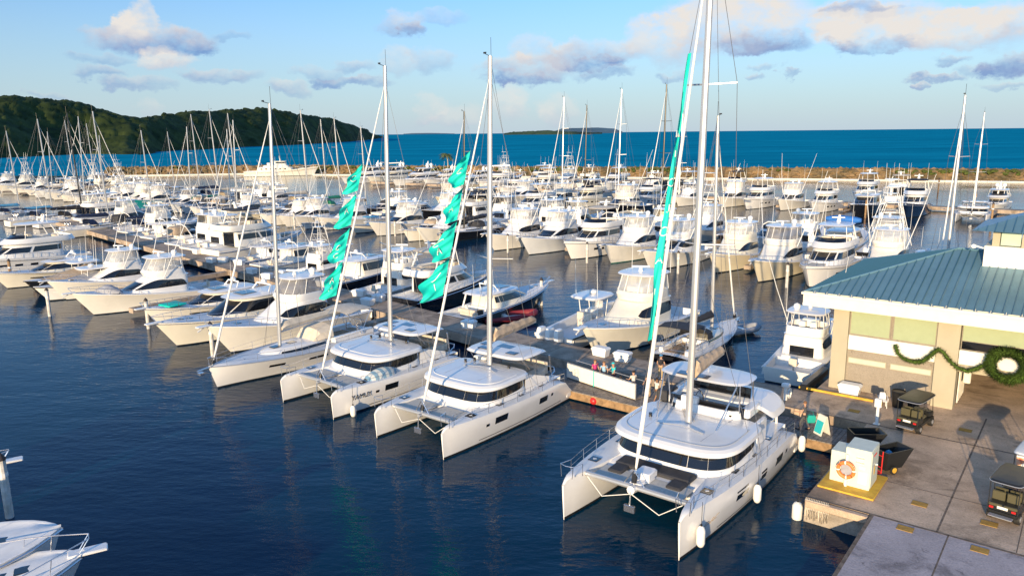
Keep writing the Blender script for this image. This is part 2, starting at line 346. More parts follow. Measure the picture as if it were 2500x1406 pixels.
BL = sum((b - a).length for a, b in zip(BW, BW[1:]))
mb = MB(); rr = random.Random(3)
core = []
for i in range(61):
    p, t = along(BW, BL * i / 60 * .9999); nn = Vector((-t.y, t.x, 0))
    core.append([tuple(p + nn * o + Vector((0, 0, z))) for o, z in ((0, -1), (3, 1.8), (5.5, 3.5), (9.5, 3.6), (13, 1.4), (15, -1))])
mb.grid(core, flip=True)
for i in range(4200):
    d = rr.uniform(0, BL); p, t = along(BW, d); nn = Vector((-t.y, t.x, 0)); o = rr.uniform(0, 12); z = (2.0 * min(1, o / 3.) + 1.6 * sstep(2, 6, o)) if o < 9 else 3.6 - (o - 9) * .65
    rock(mb, p + nn * o + Vector((0, 0, z - .25)), rr.uniform(.45, 1.15), i * .37, 6, 3)
struct('breakwater_rubble', mb, 'rock', 'stuff', 'long low rubble breakwater of brown rocks before the open sea', sharp=25)
mb = MB()
for i in range(900):
    d = rr.uniform(30, BL - 60); p, t = along(BW, d); nn = Vector((-t.y, t.x, 0))
    if noise.noise(p * .035) < .0: continue
    rock(mb, p + nn * rr.uniform(2.2, 7) + Vector((0, 0, 2.3 + 1.2 * rr.random())), rr.uniform(.4, .9), i * .71, 7, 4)
struct('breakwater_scrub', mb, 'scrub', 'stuff', 'patches of olive scrub growing on the breakwater', sharp=20)
BO = []
for k, (px, py, r) in enumerate([(2265, 427, 2.1), (2290, 424, 2.7), (2318, 424, 2.5), (2345, 426, 2.0), (2372, 426, 2.2), (2395, 429, 1.8), (2440, 428, 2.4), (2475, 430, 2.2), (2080, 424, 1.7), (2118, 427, 1.5), (1705, 416, 1.3)]):
    b = MB(); p = un(px, py + 6, .8); p.z = 1.3; rock(b, p + Vector((0, 3.4, 0)), r, k * 2.3 + 40, 12, 8)
    o = obj('boulder', b, 'boulder', sharp=25)
    NN = ['first', 'second', 'third', 'fourth', 'fifth', 'sixth', 'seventh', 'eighth']
    tag(o, (f'large ochre boulder, {NN[k]} from the left at the right end of the breakwater' if k < 8 else f'ochre boulder, {["rightmost", "middle", "leftmost"][(9, 8, 10).index(k)]} of three lying in the middle of the breakwater'), 'boulder', 'large boulders on the breakwater')
for s0, s1, lab in ((.02, .28, 'white floating pontoon along the left end of the breakwater, before the moored white ship'), (.32, .985, 'long white floating pontoon along the right two thirds of the breakwater')):
    b = MB(); n = 60; P = [along(BW, BL * lerp(s0, s1, i / n)) for i in range(n + 1)]
    rows = []
    for p, t in P:
        nn = Vector((-t.y, t.x, 0)); rows.append([tuple(p - nn * o + Vector((0, 0, z))) for o, z in ((3.3, -.3), (3.3, .45), (5.2, .45), (5.2, -.3))])
    b.grid(rows); root = obj('floating_pontoon', b, 'pontoon'); tag(root, lab, 'pontoon', 'pontoons along the breakwater')
# palm on the breakwater
M['palm'] = mat('palm_leaf', (.13, .15, .04), .7, col2=(.06, .09, .03), scale=1.5); M['palmtrunk'] = mat('palm_trunk', (.35, .27, .18), .9, var=.2)
d = ray(1082, 395); t_ = (2.4 - CAMH) / d.z if d.z < 0 else 330; pp, tt = along(BW, BL * .405)
best = min((abs(atan2(along(BW, BL * k / 400)[0].x, along(BW, BL * k / 400)[0].y) - atan2(d.x, d.y)), k) for k in range(1, 400))[1]
pp, tt = along(BW, BL * best / 400); pp = pp + Vector((-tt.y, tt.x, 0)) * 4
r_ = thing('palm_tree', 'lone palm tree with a ragged crown standing on the breakwater', 'palm tree', (pp.x, pp.y, 2.2))
b = MB(); b.tube([(0, 0, 0), (.3, 0, 2.2), (.2, 0, 4.4), (-.3, 0, 6.6)], [.32, .24, .2, .18], 7); obj('trunk', b, 'palmtrunk', r_)
b = MB(); rp = random.Random(5)
for k in range(26):
    a = k * 2.4; up = rp.uniform(.1, 1.2); Lf = rp.uniform(2.6, 3.6)
    pts = [Vector((-.3 + cos(a) * Lf * u, sin(a) * Lf * u, 6.7 + sin(up) * Lf * u - 1.9 * u * u * 1.6)) for u in [0, .25, .5, .75, 1]]
    for u in range(4):
        p0, p1 = pts[u], pts[u + 1]
        for sgn in (-1, 1):
            for q in range(3):
                s_ = p0.lerp(p1, q / 3); e_ = s_ + Vector((-sin(a) * sgn * .75 + cos(a) * .3, cos(a) * sgn * .75 + sin(a) * .3, -.5)); s2 = s_ + (p1 - p0) * .28
                b.add([s_, s2, e_], [(0, 1, 2)])
obj('crown', b, 'palm', r_)
# palms and shrubs further along are part of the far shore
# ------------------------------------------------------------------ boat kit: every boat has +x forward, z = 0 at the water line
class Hull:
    def __init__(s, L, B, fs, fb, fine=.42, p=2.0, rake=1.6, tr=.9, wl=.88, flare=1.3, sheer=1.7, wlb=.35, zbow=None):
        s.__dict__.update(locals())
    def hb(s, t):
        if t < s.fine: return s.B / 2 * (s.tr + (1 - s.tr) * sin(t / s.fine * pi / 2))
        u = (t - s.fine) / (1 - s.fine); return s.B / 2 * max(0., 1 - u ** s.p) ** .85
    def sz(s, t): return s.fs + (s.fb - s.fs) * max(0, (t - .1) / .9) ** s.sheer
    def x(s, t, z=None):
        x = -s.L / 2 + s.L * t
        if z is None: return x
        return x - s.rake * t ** 5 * (1 - max(z, -.3) / s.sz(t))
    def y(s, t, z):
        h = s.hb(t); k = s.wl * (1 - (1 - s.wlb) * max(0, (t - .3) / .7) ** 1.3)
        if z >= .1: return h * (k + (1 - k) * ((z - .1) / (s.sz(t) - .1)) ** s.flare)
        return h * k * max(.1, 1 - ((.1 - z) / .75) ** 1.6)
    def T(s, n=20): return [1 - (1 - i / n) ** 1.35 for i in range(n + 1)]
    def shell(s, n=20, mats=('gel', 'antifoul')):
        top = MB(); T = s.T(n); S, Pt = [], []
        for t in T:
            zs = [.1, .22, .22 + (s.sz(t) - .22) * .35, .22 + (s.sz(t) - .22) * .7, s.sz(t)]
            S.append([(s.x(t, z), -s.y(t, z), z) for z in zs]); Pt.append([(s.x(t, z), s.y(t, z), z) for z in zs])
        top.grid(S); top.grid(Pt, flip=True)
        a, b = S[0], Pt[0]; top.add(a + b[::-1], [tuple(range(len(a) * 2))[::-1]])
        top.cur = 1; zs = [-.6, -.35, -.1, .1]
        S = [[(s.x(t, z), -s.y(t, z), z) for z in zs] for t in T]; Pt = [[(s.x(t, z), s.y(t, z), z) for z in zs] for t in T]
        top.grid(S); top.grid(Pt, flip=True); a, b = S[0], Pt[0]; top.add(a + b[::-1], [tuple(range(len(a) * 2))[::-1]])
        return top
    def deck(s, n=20, g=.22, ck=0., depth=.8, rec=.0, camber=.06):
        """deck sheet; ck: the cockpit runs from the stern to this t, sunk by depth; rec: deck this far below the sheer"""
        T = sorted(set(s.T(n) + ([ck, ck + .002] if ck else []))); rows = []
        for t in T:
            h = s.hb(t); z = s.sz(t); gg = min(g, h * .45); d = depth if (ck and t <= ck) else rec; y2 = max(h - gg - .03, 0)
            zf = z - d
            R = [(-h, z), (-h + gg, z + .012), (-y2, zf), (-y2 * .5, zf + camber * (0 if d > .3 else .8)), (0, zf + camber * (0 if d > .3 else 1))]
            x = s.x(t); rows.append([(x, y, zz) for y, zz in R] + [(x, -y, zz) for y, zz in R[-2::-1]])
        mb = MB(); mb.grid(rows, flip=True)
        if ck:
            h = s.hb(0); z = s.sz(0); a = [(s.x(0) - .0, -h, z), (s.x(0), h, z), (s.x(0) + .12, h, z + .01), (s.x(0) + .12, -h, z + .01)]
            mb.add(a + [(s.x(0) + .12, -h, z - depth), (s.x(0) + .12, h, z - depth)], [(0, 3, 2, 1), (3, 4, 5, 2)])
        return mb
    def rail(s, off=.02, dz=-.05, r=.05, t0=0., t1=1., n=18, sides=(-1, 1)):
        mb = MB()
        for sg in sides:
            P = []
            for i in range(n + 1):
                t = lerp(t0, t1, i / n); P.append((s.x(t) + (.03 if t > .99 else 0), sg * (s.hb(t) + off), s.sz(t) + dz))
            mb.tube(P, r, 5)
        return mb
    def bowrail(s, t0=.5, h=.65, n=7, r=.022, inset=.12, pulpit=.3):
        mb = MB(); top = []
        for sg in (-1, 1):
            P = []
            for i in range(n + 1):
                t = lerp(t0, .985, i / n); y = sg * max(0, s.hb(t) - inset); b = Vector((s.x(t), y, s.sz(t))); hh = h * min(1, .55 + i * .25)
                q = b + Vector((.1 + (pulpit if i == n else 0), sg * .03, hh)); mb.tube([b, q], r * .8, 4, False); P.append(q)
            top.append(P)
        mb.tube([(s.x(t0) - .3, -s.hb(t0) + inset, s.sz(t0))] + top[0] + top[1][::-1] + [(s.x(t0) - .3, s.hb(t0) - inset, s.sz(t0))], r, 5)
        return mb
def ring(lv, N=44):
    """lv = (z, x_front, x_rear, half_width, n_front, n_rear, split)"""
    z, xf, xr, wd, nf, nr, k = lv; xm = xr + (xf - xr) * k; R = []
    for i in range(N): R.append(rpt(lv, 2 * pi * i / N))
    return R
def rpt(lv, th):
    z, xf, xr, wd, nf, nr, k = lv; xm = xr + (xf - xr) * k; c, q = cos(th), sin(th); n = nf if c >= 0 else nr; a = (xf - xm) if c >= 0 else (xm - xr)
    f = lambda v: (1 if v >= 0 else -1) * abs(v) ** (2 / n)
    return (xm + a * f(c), wd * f(q), z)
def LV(z, xf, xr, wd, nf=3.2, nr=7, k=.45): return (z, xf, xr, wd, nf, nr, k)
def house(lvs, N=44, top=True, bot=False, camber=0.):
    mb = MB(); R = [ring(l, N) for l in lvs]; mb.grid(R, cv=True)
    if top:
        r = R[-1]; cx = sum(p[0] for p in r) / N; zc = r[0][2]
        for f, dz in ((.75, .5), (.4, .9)):
            nr = [(cx + (p[0] - cx) * f, p[1] * f, zc + camber * dz) for p in r]; mb.grid([r, nr], cv=True); r = nr
        mb.ngon(r)
    if bot: mb.ngon(R[0], True)
    return mb
def patch(lvs, a0, a1, f0, f1, off=.02, n=10, shape=None, k=3, thick=.03):
    """a pane lying on a house wall: angles in degrees from dead ahead, f = position in the level stack (0 .. len-1)"""
    def P(th, f, o):
        i = min(int(f), len(lvs) - 2); u = f - i; a = Vector(rpt(lvs[i], th)); b = Vector(rpt(lvs[i + 1], th)); p = a.lerp(b, u)
        a2 = Vector(rpt(lvs[i], th + .02)); nrm = (a2 - a).cross(b - a)
        if nrm.length < 1e-9: return p
        nrm.normalize(); 
        if nrm.x * cos(th) + nrm.y * sin(th) < 0: nrm = -nrm
        return p + nrm * o
    O, I = [], []
    for i in range(n + 1):
        u = i / n; th = radians(lerp(a0, a1, u)); lo, hi = (f0, f1) if shape is None else shape(u, f0, f1)
        O.append([P(th, lerp(lo, hi, j / k), off) for j in range(k + 1)]); I.append([P(th, lerp(lo, hi, j / k), off - thick) for j in range(k + 1)])
    mb = MB(); mb.grid(O)
    loop = lambda G: [r[0] for r in G] + [p for p in G[-1][1:]] + [r[-1] for r in G[-2::-1]] + [p for p in G[0][-2:0:-1]]
    a, b = loop(O), loop(I); mb.grid([a, b], cv=True); return mb
def join(*ms):
    r = MB()
    for m in ms: r.add(m.v, m.f)
    return r
swoosh = lambda u, a, b: (a + (b - a) * .0, a + (b - a) * (.12 + .88 * sin(pi * min(1, u * 1.15) ** .8) ** .6) if 0 < u < 1 else a + (b - a) * .1)
eye = lambda u, a, b: ((a + b) / 2 - (b - a) / 2 * sin(pi * (.04 + .92 * u)) ** .5, (a + b) / 2 + (b - a) / 2 * sin(pi * (.04 + .92 * u)) ** .5)

TREE = {}
class PB:
    """collects the parts of one kind of boat; nothing is linked until it is placed"""
    def __init__(s, key): s.key = key; s.parts = []; TREE[key] = s.parts
    def add(s, name, mb, mats, parent=-1, sharp=35, label=None):
        if isinstance(mb, list): return [s.add(name, m_, mats, parent, sharp, label) for m_ in mb][-1]
        s.parts.append((name, mb.mesh(name, mats, sharp), parent, label)); return len(s.parts) - 1
def place(key, name, label, cat, loc, rz, group, scale=1., mats=None, skip=()):
    """a copy of a kind of boat: its own root and one object for each part and sub-part; mats gives single parts another paint"""
    r = thing(name, label, cat, (loc.x, loc.y, getattr(loc, 'z', 0)), rz, group); r.scale = (scale, scale, scale); made = []
    for (nm, me, pa, lb) in TREE[key]:
        if nm in skip or (pa >= 0 and made[pa] is None): made.append(None); continue
        o = bpy.data.objects.new(nm, me); C.objects.link(o); o.parent = r if pa < 0 else made[pa]; made.append(o)
        if lb: o['label'] = lb
        if mats and nm in mats:
            for k, mm in enumerate(mats[nm] if isinstance(mats[nm], (list, tuple)) else [mats[nm]]):
                if mm: o.material_slots[k].link = 'OBJECT'; o.material_slots[k].material = M[mm]
    return r
def from_bow(px, py, hd, L, rake=1.2): 
    b = un(px, py); return b - Vector((cos(radians(hd)), sin(radians(hd)), 0)) * (L / 2 - rake)

def outriggers(L, z, y, x0, r=.03, ln=.62, out=.18, aft=.35):
    R = []
    for sg in (-1, 1): mb = MB(); R.append(mb); mb.tube([(x0, sg * y, z), (x0 - L * ln * aft * .5, sg * (y + L * ln * out * .6), z + L * ln * .45), (x0 - L * ln * aft, sg * (y + L * ln * out), z + L * ln * .85)], [r * 1.3, r, r * .5], 5)
    return R
def antennas(P, h, r=.02):
    R = []
    for (x, y, z) in P: mb = MB(); R.append(mb); mb.tube([(x, y, z), (x - .15, y, z + h)], [r, r * .5], 4)
    return R
def frame(lv, z0, z1, angs, inset=.0, r=.03, lean=0.):
    mb = MB()
    for a in angs:
        p = Vector(rpt(lv, radians(a))); q = Vector((p.x * 1., p.y * (1 - inset), z1)); mb.tube([(p.x + lean, p.y, z0), q], r, 5)
    return mb

# ---- sport fishing yachts: flared bow, raked white house, flybridge under a hardtop
def sportfish(key, L=16., B=5., front=False, tower=False, ht=True, encl=True, white_tub=True, color=None, eyewin=False, sedan=False):
    P = PB(key); H = Hull(L, B, 1.35, 2.75, .4, 2.1, 2.1, .9, .86, 1.6, 1.5, .3)
    h = P.add('hull', H.shell(), ('gel2', 'antifoul')); P.add('rub_rail', H.rail(.01, -.06, .045), 'gel', h)
    P.add('deck', H.deck(20, .28, .24, .75), 'deck')
    z0 = H.sz(.5) - .05
    lv = [LV(z0 - .25, .25 * L, -.20 * L, .40 * B, 2.3, 9, .35), LV(z0 + .5, .20 * L, -.20 * L, .395 * B, 2.4, 9, .38), LV(z0 + 1.05, .12 * L, -.20 * L, .385 * B, 2.6, 9, .42), LV(z0 + 1.62, .05 * L, -.20 * L, .365 * B, 3, 9, .5), LV(z0 + 1.75, .035 * L, -.21 * L, .37 * B, 3, 9, .5)]
    P.add('deckhouse', house(lv), 'gel')
    hs = len(P.parts) - 1
    if sedan:
        for a0, a1 in ((-34, -2), (2, 34)): P.add('window', patch(lv, a0, a1, 1.15, 2.6, .02), 'glass', hs)
        for sg in (-1, 1): P.add('window', patch(lv, sg * 42, sg * 126, 1.2, 2.8, .02, shape=eye), 'glass', hs)
    else:
        for sg in (-1, 1): P.add('window', patch(lv, sg * 38, sg * 128, 1.15, 2.75, .02, 14, shape=eye if eyewin else swoosh), 'glass', hs)
        if front: P.add('windshield', patch(lv, -30, 30, 1.1, 2.3, .02), 'glass', hs)
    P.add('aft_door', MB().box(-.202 * L, 0, H.sz(.2) - .72, .05, .75 * B * .6, 1.75), 'glass', hs)
    zf = z0 + 1.75
    tub = [LV(zf, .045 * L, -.20 * L, .36 * B, 2.8, 6, .5), LV(zf + .45, .06 * L, -.19 * L, .37 * B, 2.6, 6, .5), LV(zf + .72, .045 * L, -.185 * L, .365 * B, 2.6, 6, .5)]
    inner = [LV(zf + .72, .035 * L, -.175 * L, .345 * B, 2.6, 6, .5), LV(zf + .1, .02 * L, -.17 * L, .34 * B, 2.6, 6, .5)]
    mb = house(tub, top=False); mb.grid([ring(tub[-1]), ring(inner[0]), ring(inner[1])], cv=True); mb.ngon(ring(inner[1])); P.add('flybridge', mb, 'gel')
    fb = len(P.parts) - 1
    mb = MB(); mb.box(-.02 * L, 0, zf + .1, .7, 1.5, .95, b=.1); mb.box(-.085 * L, -.5, zf + .1, .6, .6, .9, b=.1); mb.box(-.085 * L, .5, zf + .1, .6, .6, .9, b=.1); P.add('helm_seat', mb, 'canvas' if not white_tub else 'gel', fb)
    zt = zf + 2.0; top = LV(zt, .035 * L, -.20 * L, .37 * B, 2.8, 4, .5)
    if encl:
        el = [tub[-1], LV(zt - .03, .0 * L, -.18 * L, .34 * B, 2.8, 5, .5)]
        P.add('clear_curtain', patch(el, -150, 150, .02, 1, .0, 30, thick=.012), 'vinyl', fb)
    if ht:
        el = [tub[-1], LV(zt, .0 * L, -.18 * L, .34 * B, 2.8, 5, .5)]; mb = MB()
        for a in (-165, -120, -80, -42, -14, 14, 42, 80, 120, 165):
            p = rpt(el[0], radians(a)); q = rpt(el[1], radians(a)); mb.tube([p, q], .035, 5)
        for sg in (-1, 1): mb.tube([rpt(el[0], radians(sg * 60)), rpt(el[1], radians(sg * 95))], .03, 5)
        P.add('hardtop_frame', mb, 'whitepaint')
        P.add('hardtop', house([LV(zt, .03 * L, -.21 * L, .36 * B, 2.8, 4, .5), LV(zt + .06, .04 * L, -.215 * L, .375 * B, 2.8, 4, .5), LV(zt + .14, .03 * L, -.205 * L, .36 * B, 2.8, 4, .5)], bot=True, camber=.1), 'gel')
        t = len(P.parts) - 1
        mb = MB(); mb.tube([(-.06 * L, 0, zt + .15), (-.06 * L, 0, zt + .55)], [.2, .12], 8); mb.box(-.06 * L, 0, zt + .55, .2, 1.5, .14, .5, b=.05); P.add('radar', mb, 'dome', t)
        mb = MB(); mb.tube([(-.14 * L, .9, zt + .15), (-.14 * L, .9, zt + .35)], .2, 10); mb.sph((-.14 * L, .9, zt + .5), .32, 12, 6); P.add('radome', mb, 'dome', t)
        P.add('antenna', antennas([(-.17 * L, .36 * B, zt), (-.17 * L, -.36 * B, zt)], 4.2, .022), 'whitepaint', t)
    P.add('outrigger', outriggers(L, z0 + 1.6, .39 * B, -.03 * L, .04), 'whitepaint')
    mb = H.bowrail(.62, .6, 6); P.add('bow_rail', mb, 'steel')
    mb = MB(); x = H.x(1); zz = H.sz(1); mb.box(x + .15, 0, zz - .05, 1.3, .5, .12, b=.06); mb.tube([(x + .2, 0, zz - .1), (x + .75, 0, zz - .35)], .06, 6); P.add('bow_pulpit', mb, 'gel')
    mb = MB(); xd = .33 * L; zd = H.sz(.83) ; mb.box(xd, 0, zd + .02, .75, .65, .07, b=.04); P.add('deck_hatch', mb, 'glass')
    mb = MB(); mb.tube([(-.36 * L, 0, H.sz(.1) - .75), (-.36 * L, 0, H.sz(.1) - .1)], .08, 8); mb.box(-.36 * L, 0, H.sz(.1) - .12, .7, .7, .14, b=.05); mb.box(-.36 * L - .3, 0, H.sz(.1), .12, .7, .6, b=.05); P.add('fighting_chair', mb, 'canvas')
    mb = MB(); mb.box(-.232 * L, .9, H.sz(.2) - .74, .7, 1.3, .95, b=.06); P.add('bait_freezer', mb, 'gel')
    if tower:
        mb = MB(); zp = zt + 3.4
        for sx, sy in ((1, 1), (1, -1), (-1, 1), (-1, -1)): mb.tube([((.02 if sx > 0 else -.22) * L, sy * .39 * B, z0 + 1.6), ((-.03 if sx > 0 else -.14) * L, sy * .30 * B, zt + .4), ((-.05 if sx > 0 else -.11) * L, sy * .16 * B, zp)], .045, 6)
        for f in (.3, .62): 
            for sx in (-.045, -.12): mb.tube([(sx * L, -.25 * B * (1.1 - f * .5), lerp(zt, zp, f)), (sx * L, .25 * B * (1.1 - f * .5), lerp(zt, zp, f))], .03, 5)
        for sg in (-1, 1): mb.tube([(-.03 * L, sg * .30 * B, zt + .4), (-.12 * L, sg * .2 * B, zp - 1)], .03, 5)
        P.add('tuna_tower', mb, 'whitepaint'); tt_ = len(P.parts) - 1
        mb = house([LV(zp - .05, -.03 * L, -.13 * L, .17 * B), LV(zp, -.03 * L, -.13 * L, .18 * B)], 24, bot=True)
        for a in range(0, 360, 45):
            p = rpt(LV(zp, -.03 * L, -.13 * L, .18 * B), radians(a)); mb.tube([p, (p[0], p[1], zp + .75)], .025, 4)
        rg = [(p[0], p[1], zp + .75) for p in ring(LV(zp, -.03 * L, -.13 * L, .18 * B), 16)]; mb.tube(rg + rg[:1], .03, 4)
        for sg in (-1, 1): mb.tube([(-.08 * L, sg * .16 * B, zp), (-.08 * L, sg * .14 * B, zp + 1.9)], .03, 5)
        P.add('tower_platform', mb, 'gel', tt_)
        P.add('tower_shade', house([LV(zp + 1.9, -.02 * L, -.14 * L, .17 * B), LV(zp + 1.96, -.02 * L, -.14 * L, .17 * B)], 24, bot=True), 'gel', tt_)
        P.add('antenna', antennas([(-.1 * L, .15 * B, zp + 1.9), (-.1 * L, -.15 * B, zp + 1.9)], 2.2, .03), 'whitepaint', tt_)
    return P

# ---- low express cruisers and coupes with a dark wrap-round window band
def express(key, L=15., B=4.5, roof=True, dark=True, arch=True, tall=0., soft=None, hullwin=True, rake=1.8, fsb=(1.2, 2.3), hp=2.2):
    P = PB(key); H = Hull(L, B, fsb[0], fsb[1], .42, hp, rake, .92, .88, 1.4, 1.4, .4)
    h = P.add('hull', H.shell(), ('gel', 'antifoul')); P.add('rub_rail', H.rail(.01, -.12, .05), 'steel', h)
    if hullwin:
        for sg in (-1, 1):
            mb = MB(); R = []
            for i in range(9):
                t = lerp(.5, .74, i / 8); hh = .11 * sin(pi * (.08 + .84 * i / 8)) ** .4; zc = H.sz(t) * .62
                R.append([(H.x(t, zc + q), sg * (H.y(t, zc + q) + .012), zc + q) for q in (-hh, hh)])
            mb.grid(R, flip=sg > 0); P.add('hull_window', mb, 'glass', h)
    P.add('deck', H.deck(20, .22, .26, .55, .0, .1), 'deck')
    z0 = H.sz(.5) - .12; T = tall
    lv = [LV(z0 - .05, .27 * L, -.22 * L, .40 * B, 2.2, 8, .4), LV(z0 + .38, .20 * L, -.22 * L, .39 * B, 2.3, 8, .42), LV(z0 + 1.15 + T, .05 * L, -.22 * L, .345 * B, 2.6, 8, .5), LV(z0 + 1.3 + T, .03 * L, -.23 * L, .34 * B, 2.8, 8, .5)]
    hs = P.add('cabin', house(lv, camber=.1), 'gel')
    P.add('windshield', patch(lv, -40, 40, 1.08, 1.95, .02, 16), 'glass', hs)
    for sg in (-1, 1):
        P.add('side_window', patch(lv, sg * 44, sg * 100, 1.12, 1.93, .02, 10), 'glass', hs); P.add('side_window', patch(lv, sg * 103, sg * 128, 1.14, 1.9, .02, 6), 'glass', hs)
    mb = MB()
    for x in (.31, .36): mb.box(x * L, 0, H.sz(x + .5) + .06, .5, .5, .06, b=.03)
    P.add('deck_hatch', mb, 'glass')
    mb = MB(); mb.box(.235 * L, 0, z0 + .17, 1.6, 1.9, .13, b=.1); P.add('sun_pad', mb, 'gel')
    if roof:
        zr = z0 + 1.3 + T
        rf = P.add('hardtop', house([LV(zr, .07 * L, -.31 * L, .36 * B, 2.8, 4, .5), LV(zr + .08, .09 * L, -.33 * L, .39 * B, 2.8, 4, .5), LV(zr + .2, .05 * L, -.31 * L, .35 * B, 2.8, 4, .5)], bot=True, camber=.12), 'gel')
        mb = MB(); mb.box(-.04 * L, 0, zr + .3, 1.5, 1.6, .03, b=.02); P.add('sunroof', mb, 'glass', rf)
        for sg in (-1, 1): mb = MB(); mb.tube([(-.30 * L, sg * .34 * B, H.sz(.2)), (-.26 * L, sg * .34 * B, zr)], .09, 6); P.add('roof_support', mb, 'gel')
        if arch:
            mb = MB()
            for sg in (-1, 1): mb.tube([(-.14 * L, sg * .28 * B, zr + .15), (-.17 * L, sg * .22 * B, zr + .8)], .07, 6)
            mb.tube([(-.17 * L, -.22 * B, zr + .8), (-.17 * L, .22 * B, zr + .8)], .08, 6); mb.sph((-.17 * L, 0, zr + 1.0), .28, 10, 6); P.add('radar_arch', mb, 'dome', rf)
        P.add('antenna', antennas([(-.2 * L, .3 * B, zr + .15), (-.2 * L, -.3 * B, zr + .15)], 2.6, .02), 'whitepaint', rf)
    elif soft:
        zr = z0 + 1.5 + T
        P.add('canvas_top', house([LV(zr - .9, -.0 * L, -.34 * L, .37 * B, 4, 5, .5), LV(zr + .2, -.04 * L, -.32 * L, .34 * B, 4, 5, .5), LV(zr + .42, -.07 * L, -.29 * L, .27 * B, 4, 5, .5)], camber=.06), soft)
        mb = MB()
        for sg in (-1, 1): mb.tube([(-.05 * L, sg * .40 * B, z0), (-.14 * L, sg * .38 * B, zr + .3), (-.17 * L, sg * .2 * B, zr + .75)], .09, 6)
        mb.tube([(-.17 * L, -.2 * B, zr + .75), (-.17 * L, .2 * B, zr + .75)], .1, 6); P.add('radar_arch', mb, 'gel')
    P.add('bow_rail', H.bowrail(.48, .6, 8), 'steel')
    mb = MB(); x = H.x(1); zz = H.sz(1); mb.box(x + .1, 0, zz - .06, 1.3, .5, .12, b=.06); P.add('bow_pulpit', mb, 'gel')
    mb = MB(); mb.box(-.5 * L - .45, 0, .3, 1.0, B * .86, .14, b=.1); P.add('swim_platform', mb, 'teak')
    mb = MB(); mb.box(-.33 * L, 0, H.sz(.15) - .55, .8, B * .5, .55, b=.12); mb.box(-.33 * L - .5, 0, H.sz(.15) - .1, .25, B * .5, .4, b=.1); P.add('aft_seat', mb, 'canvas')
    return P

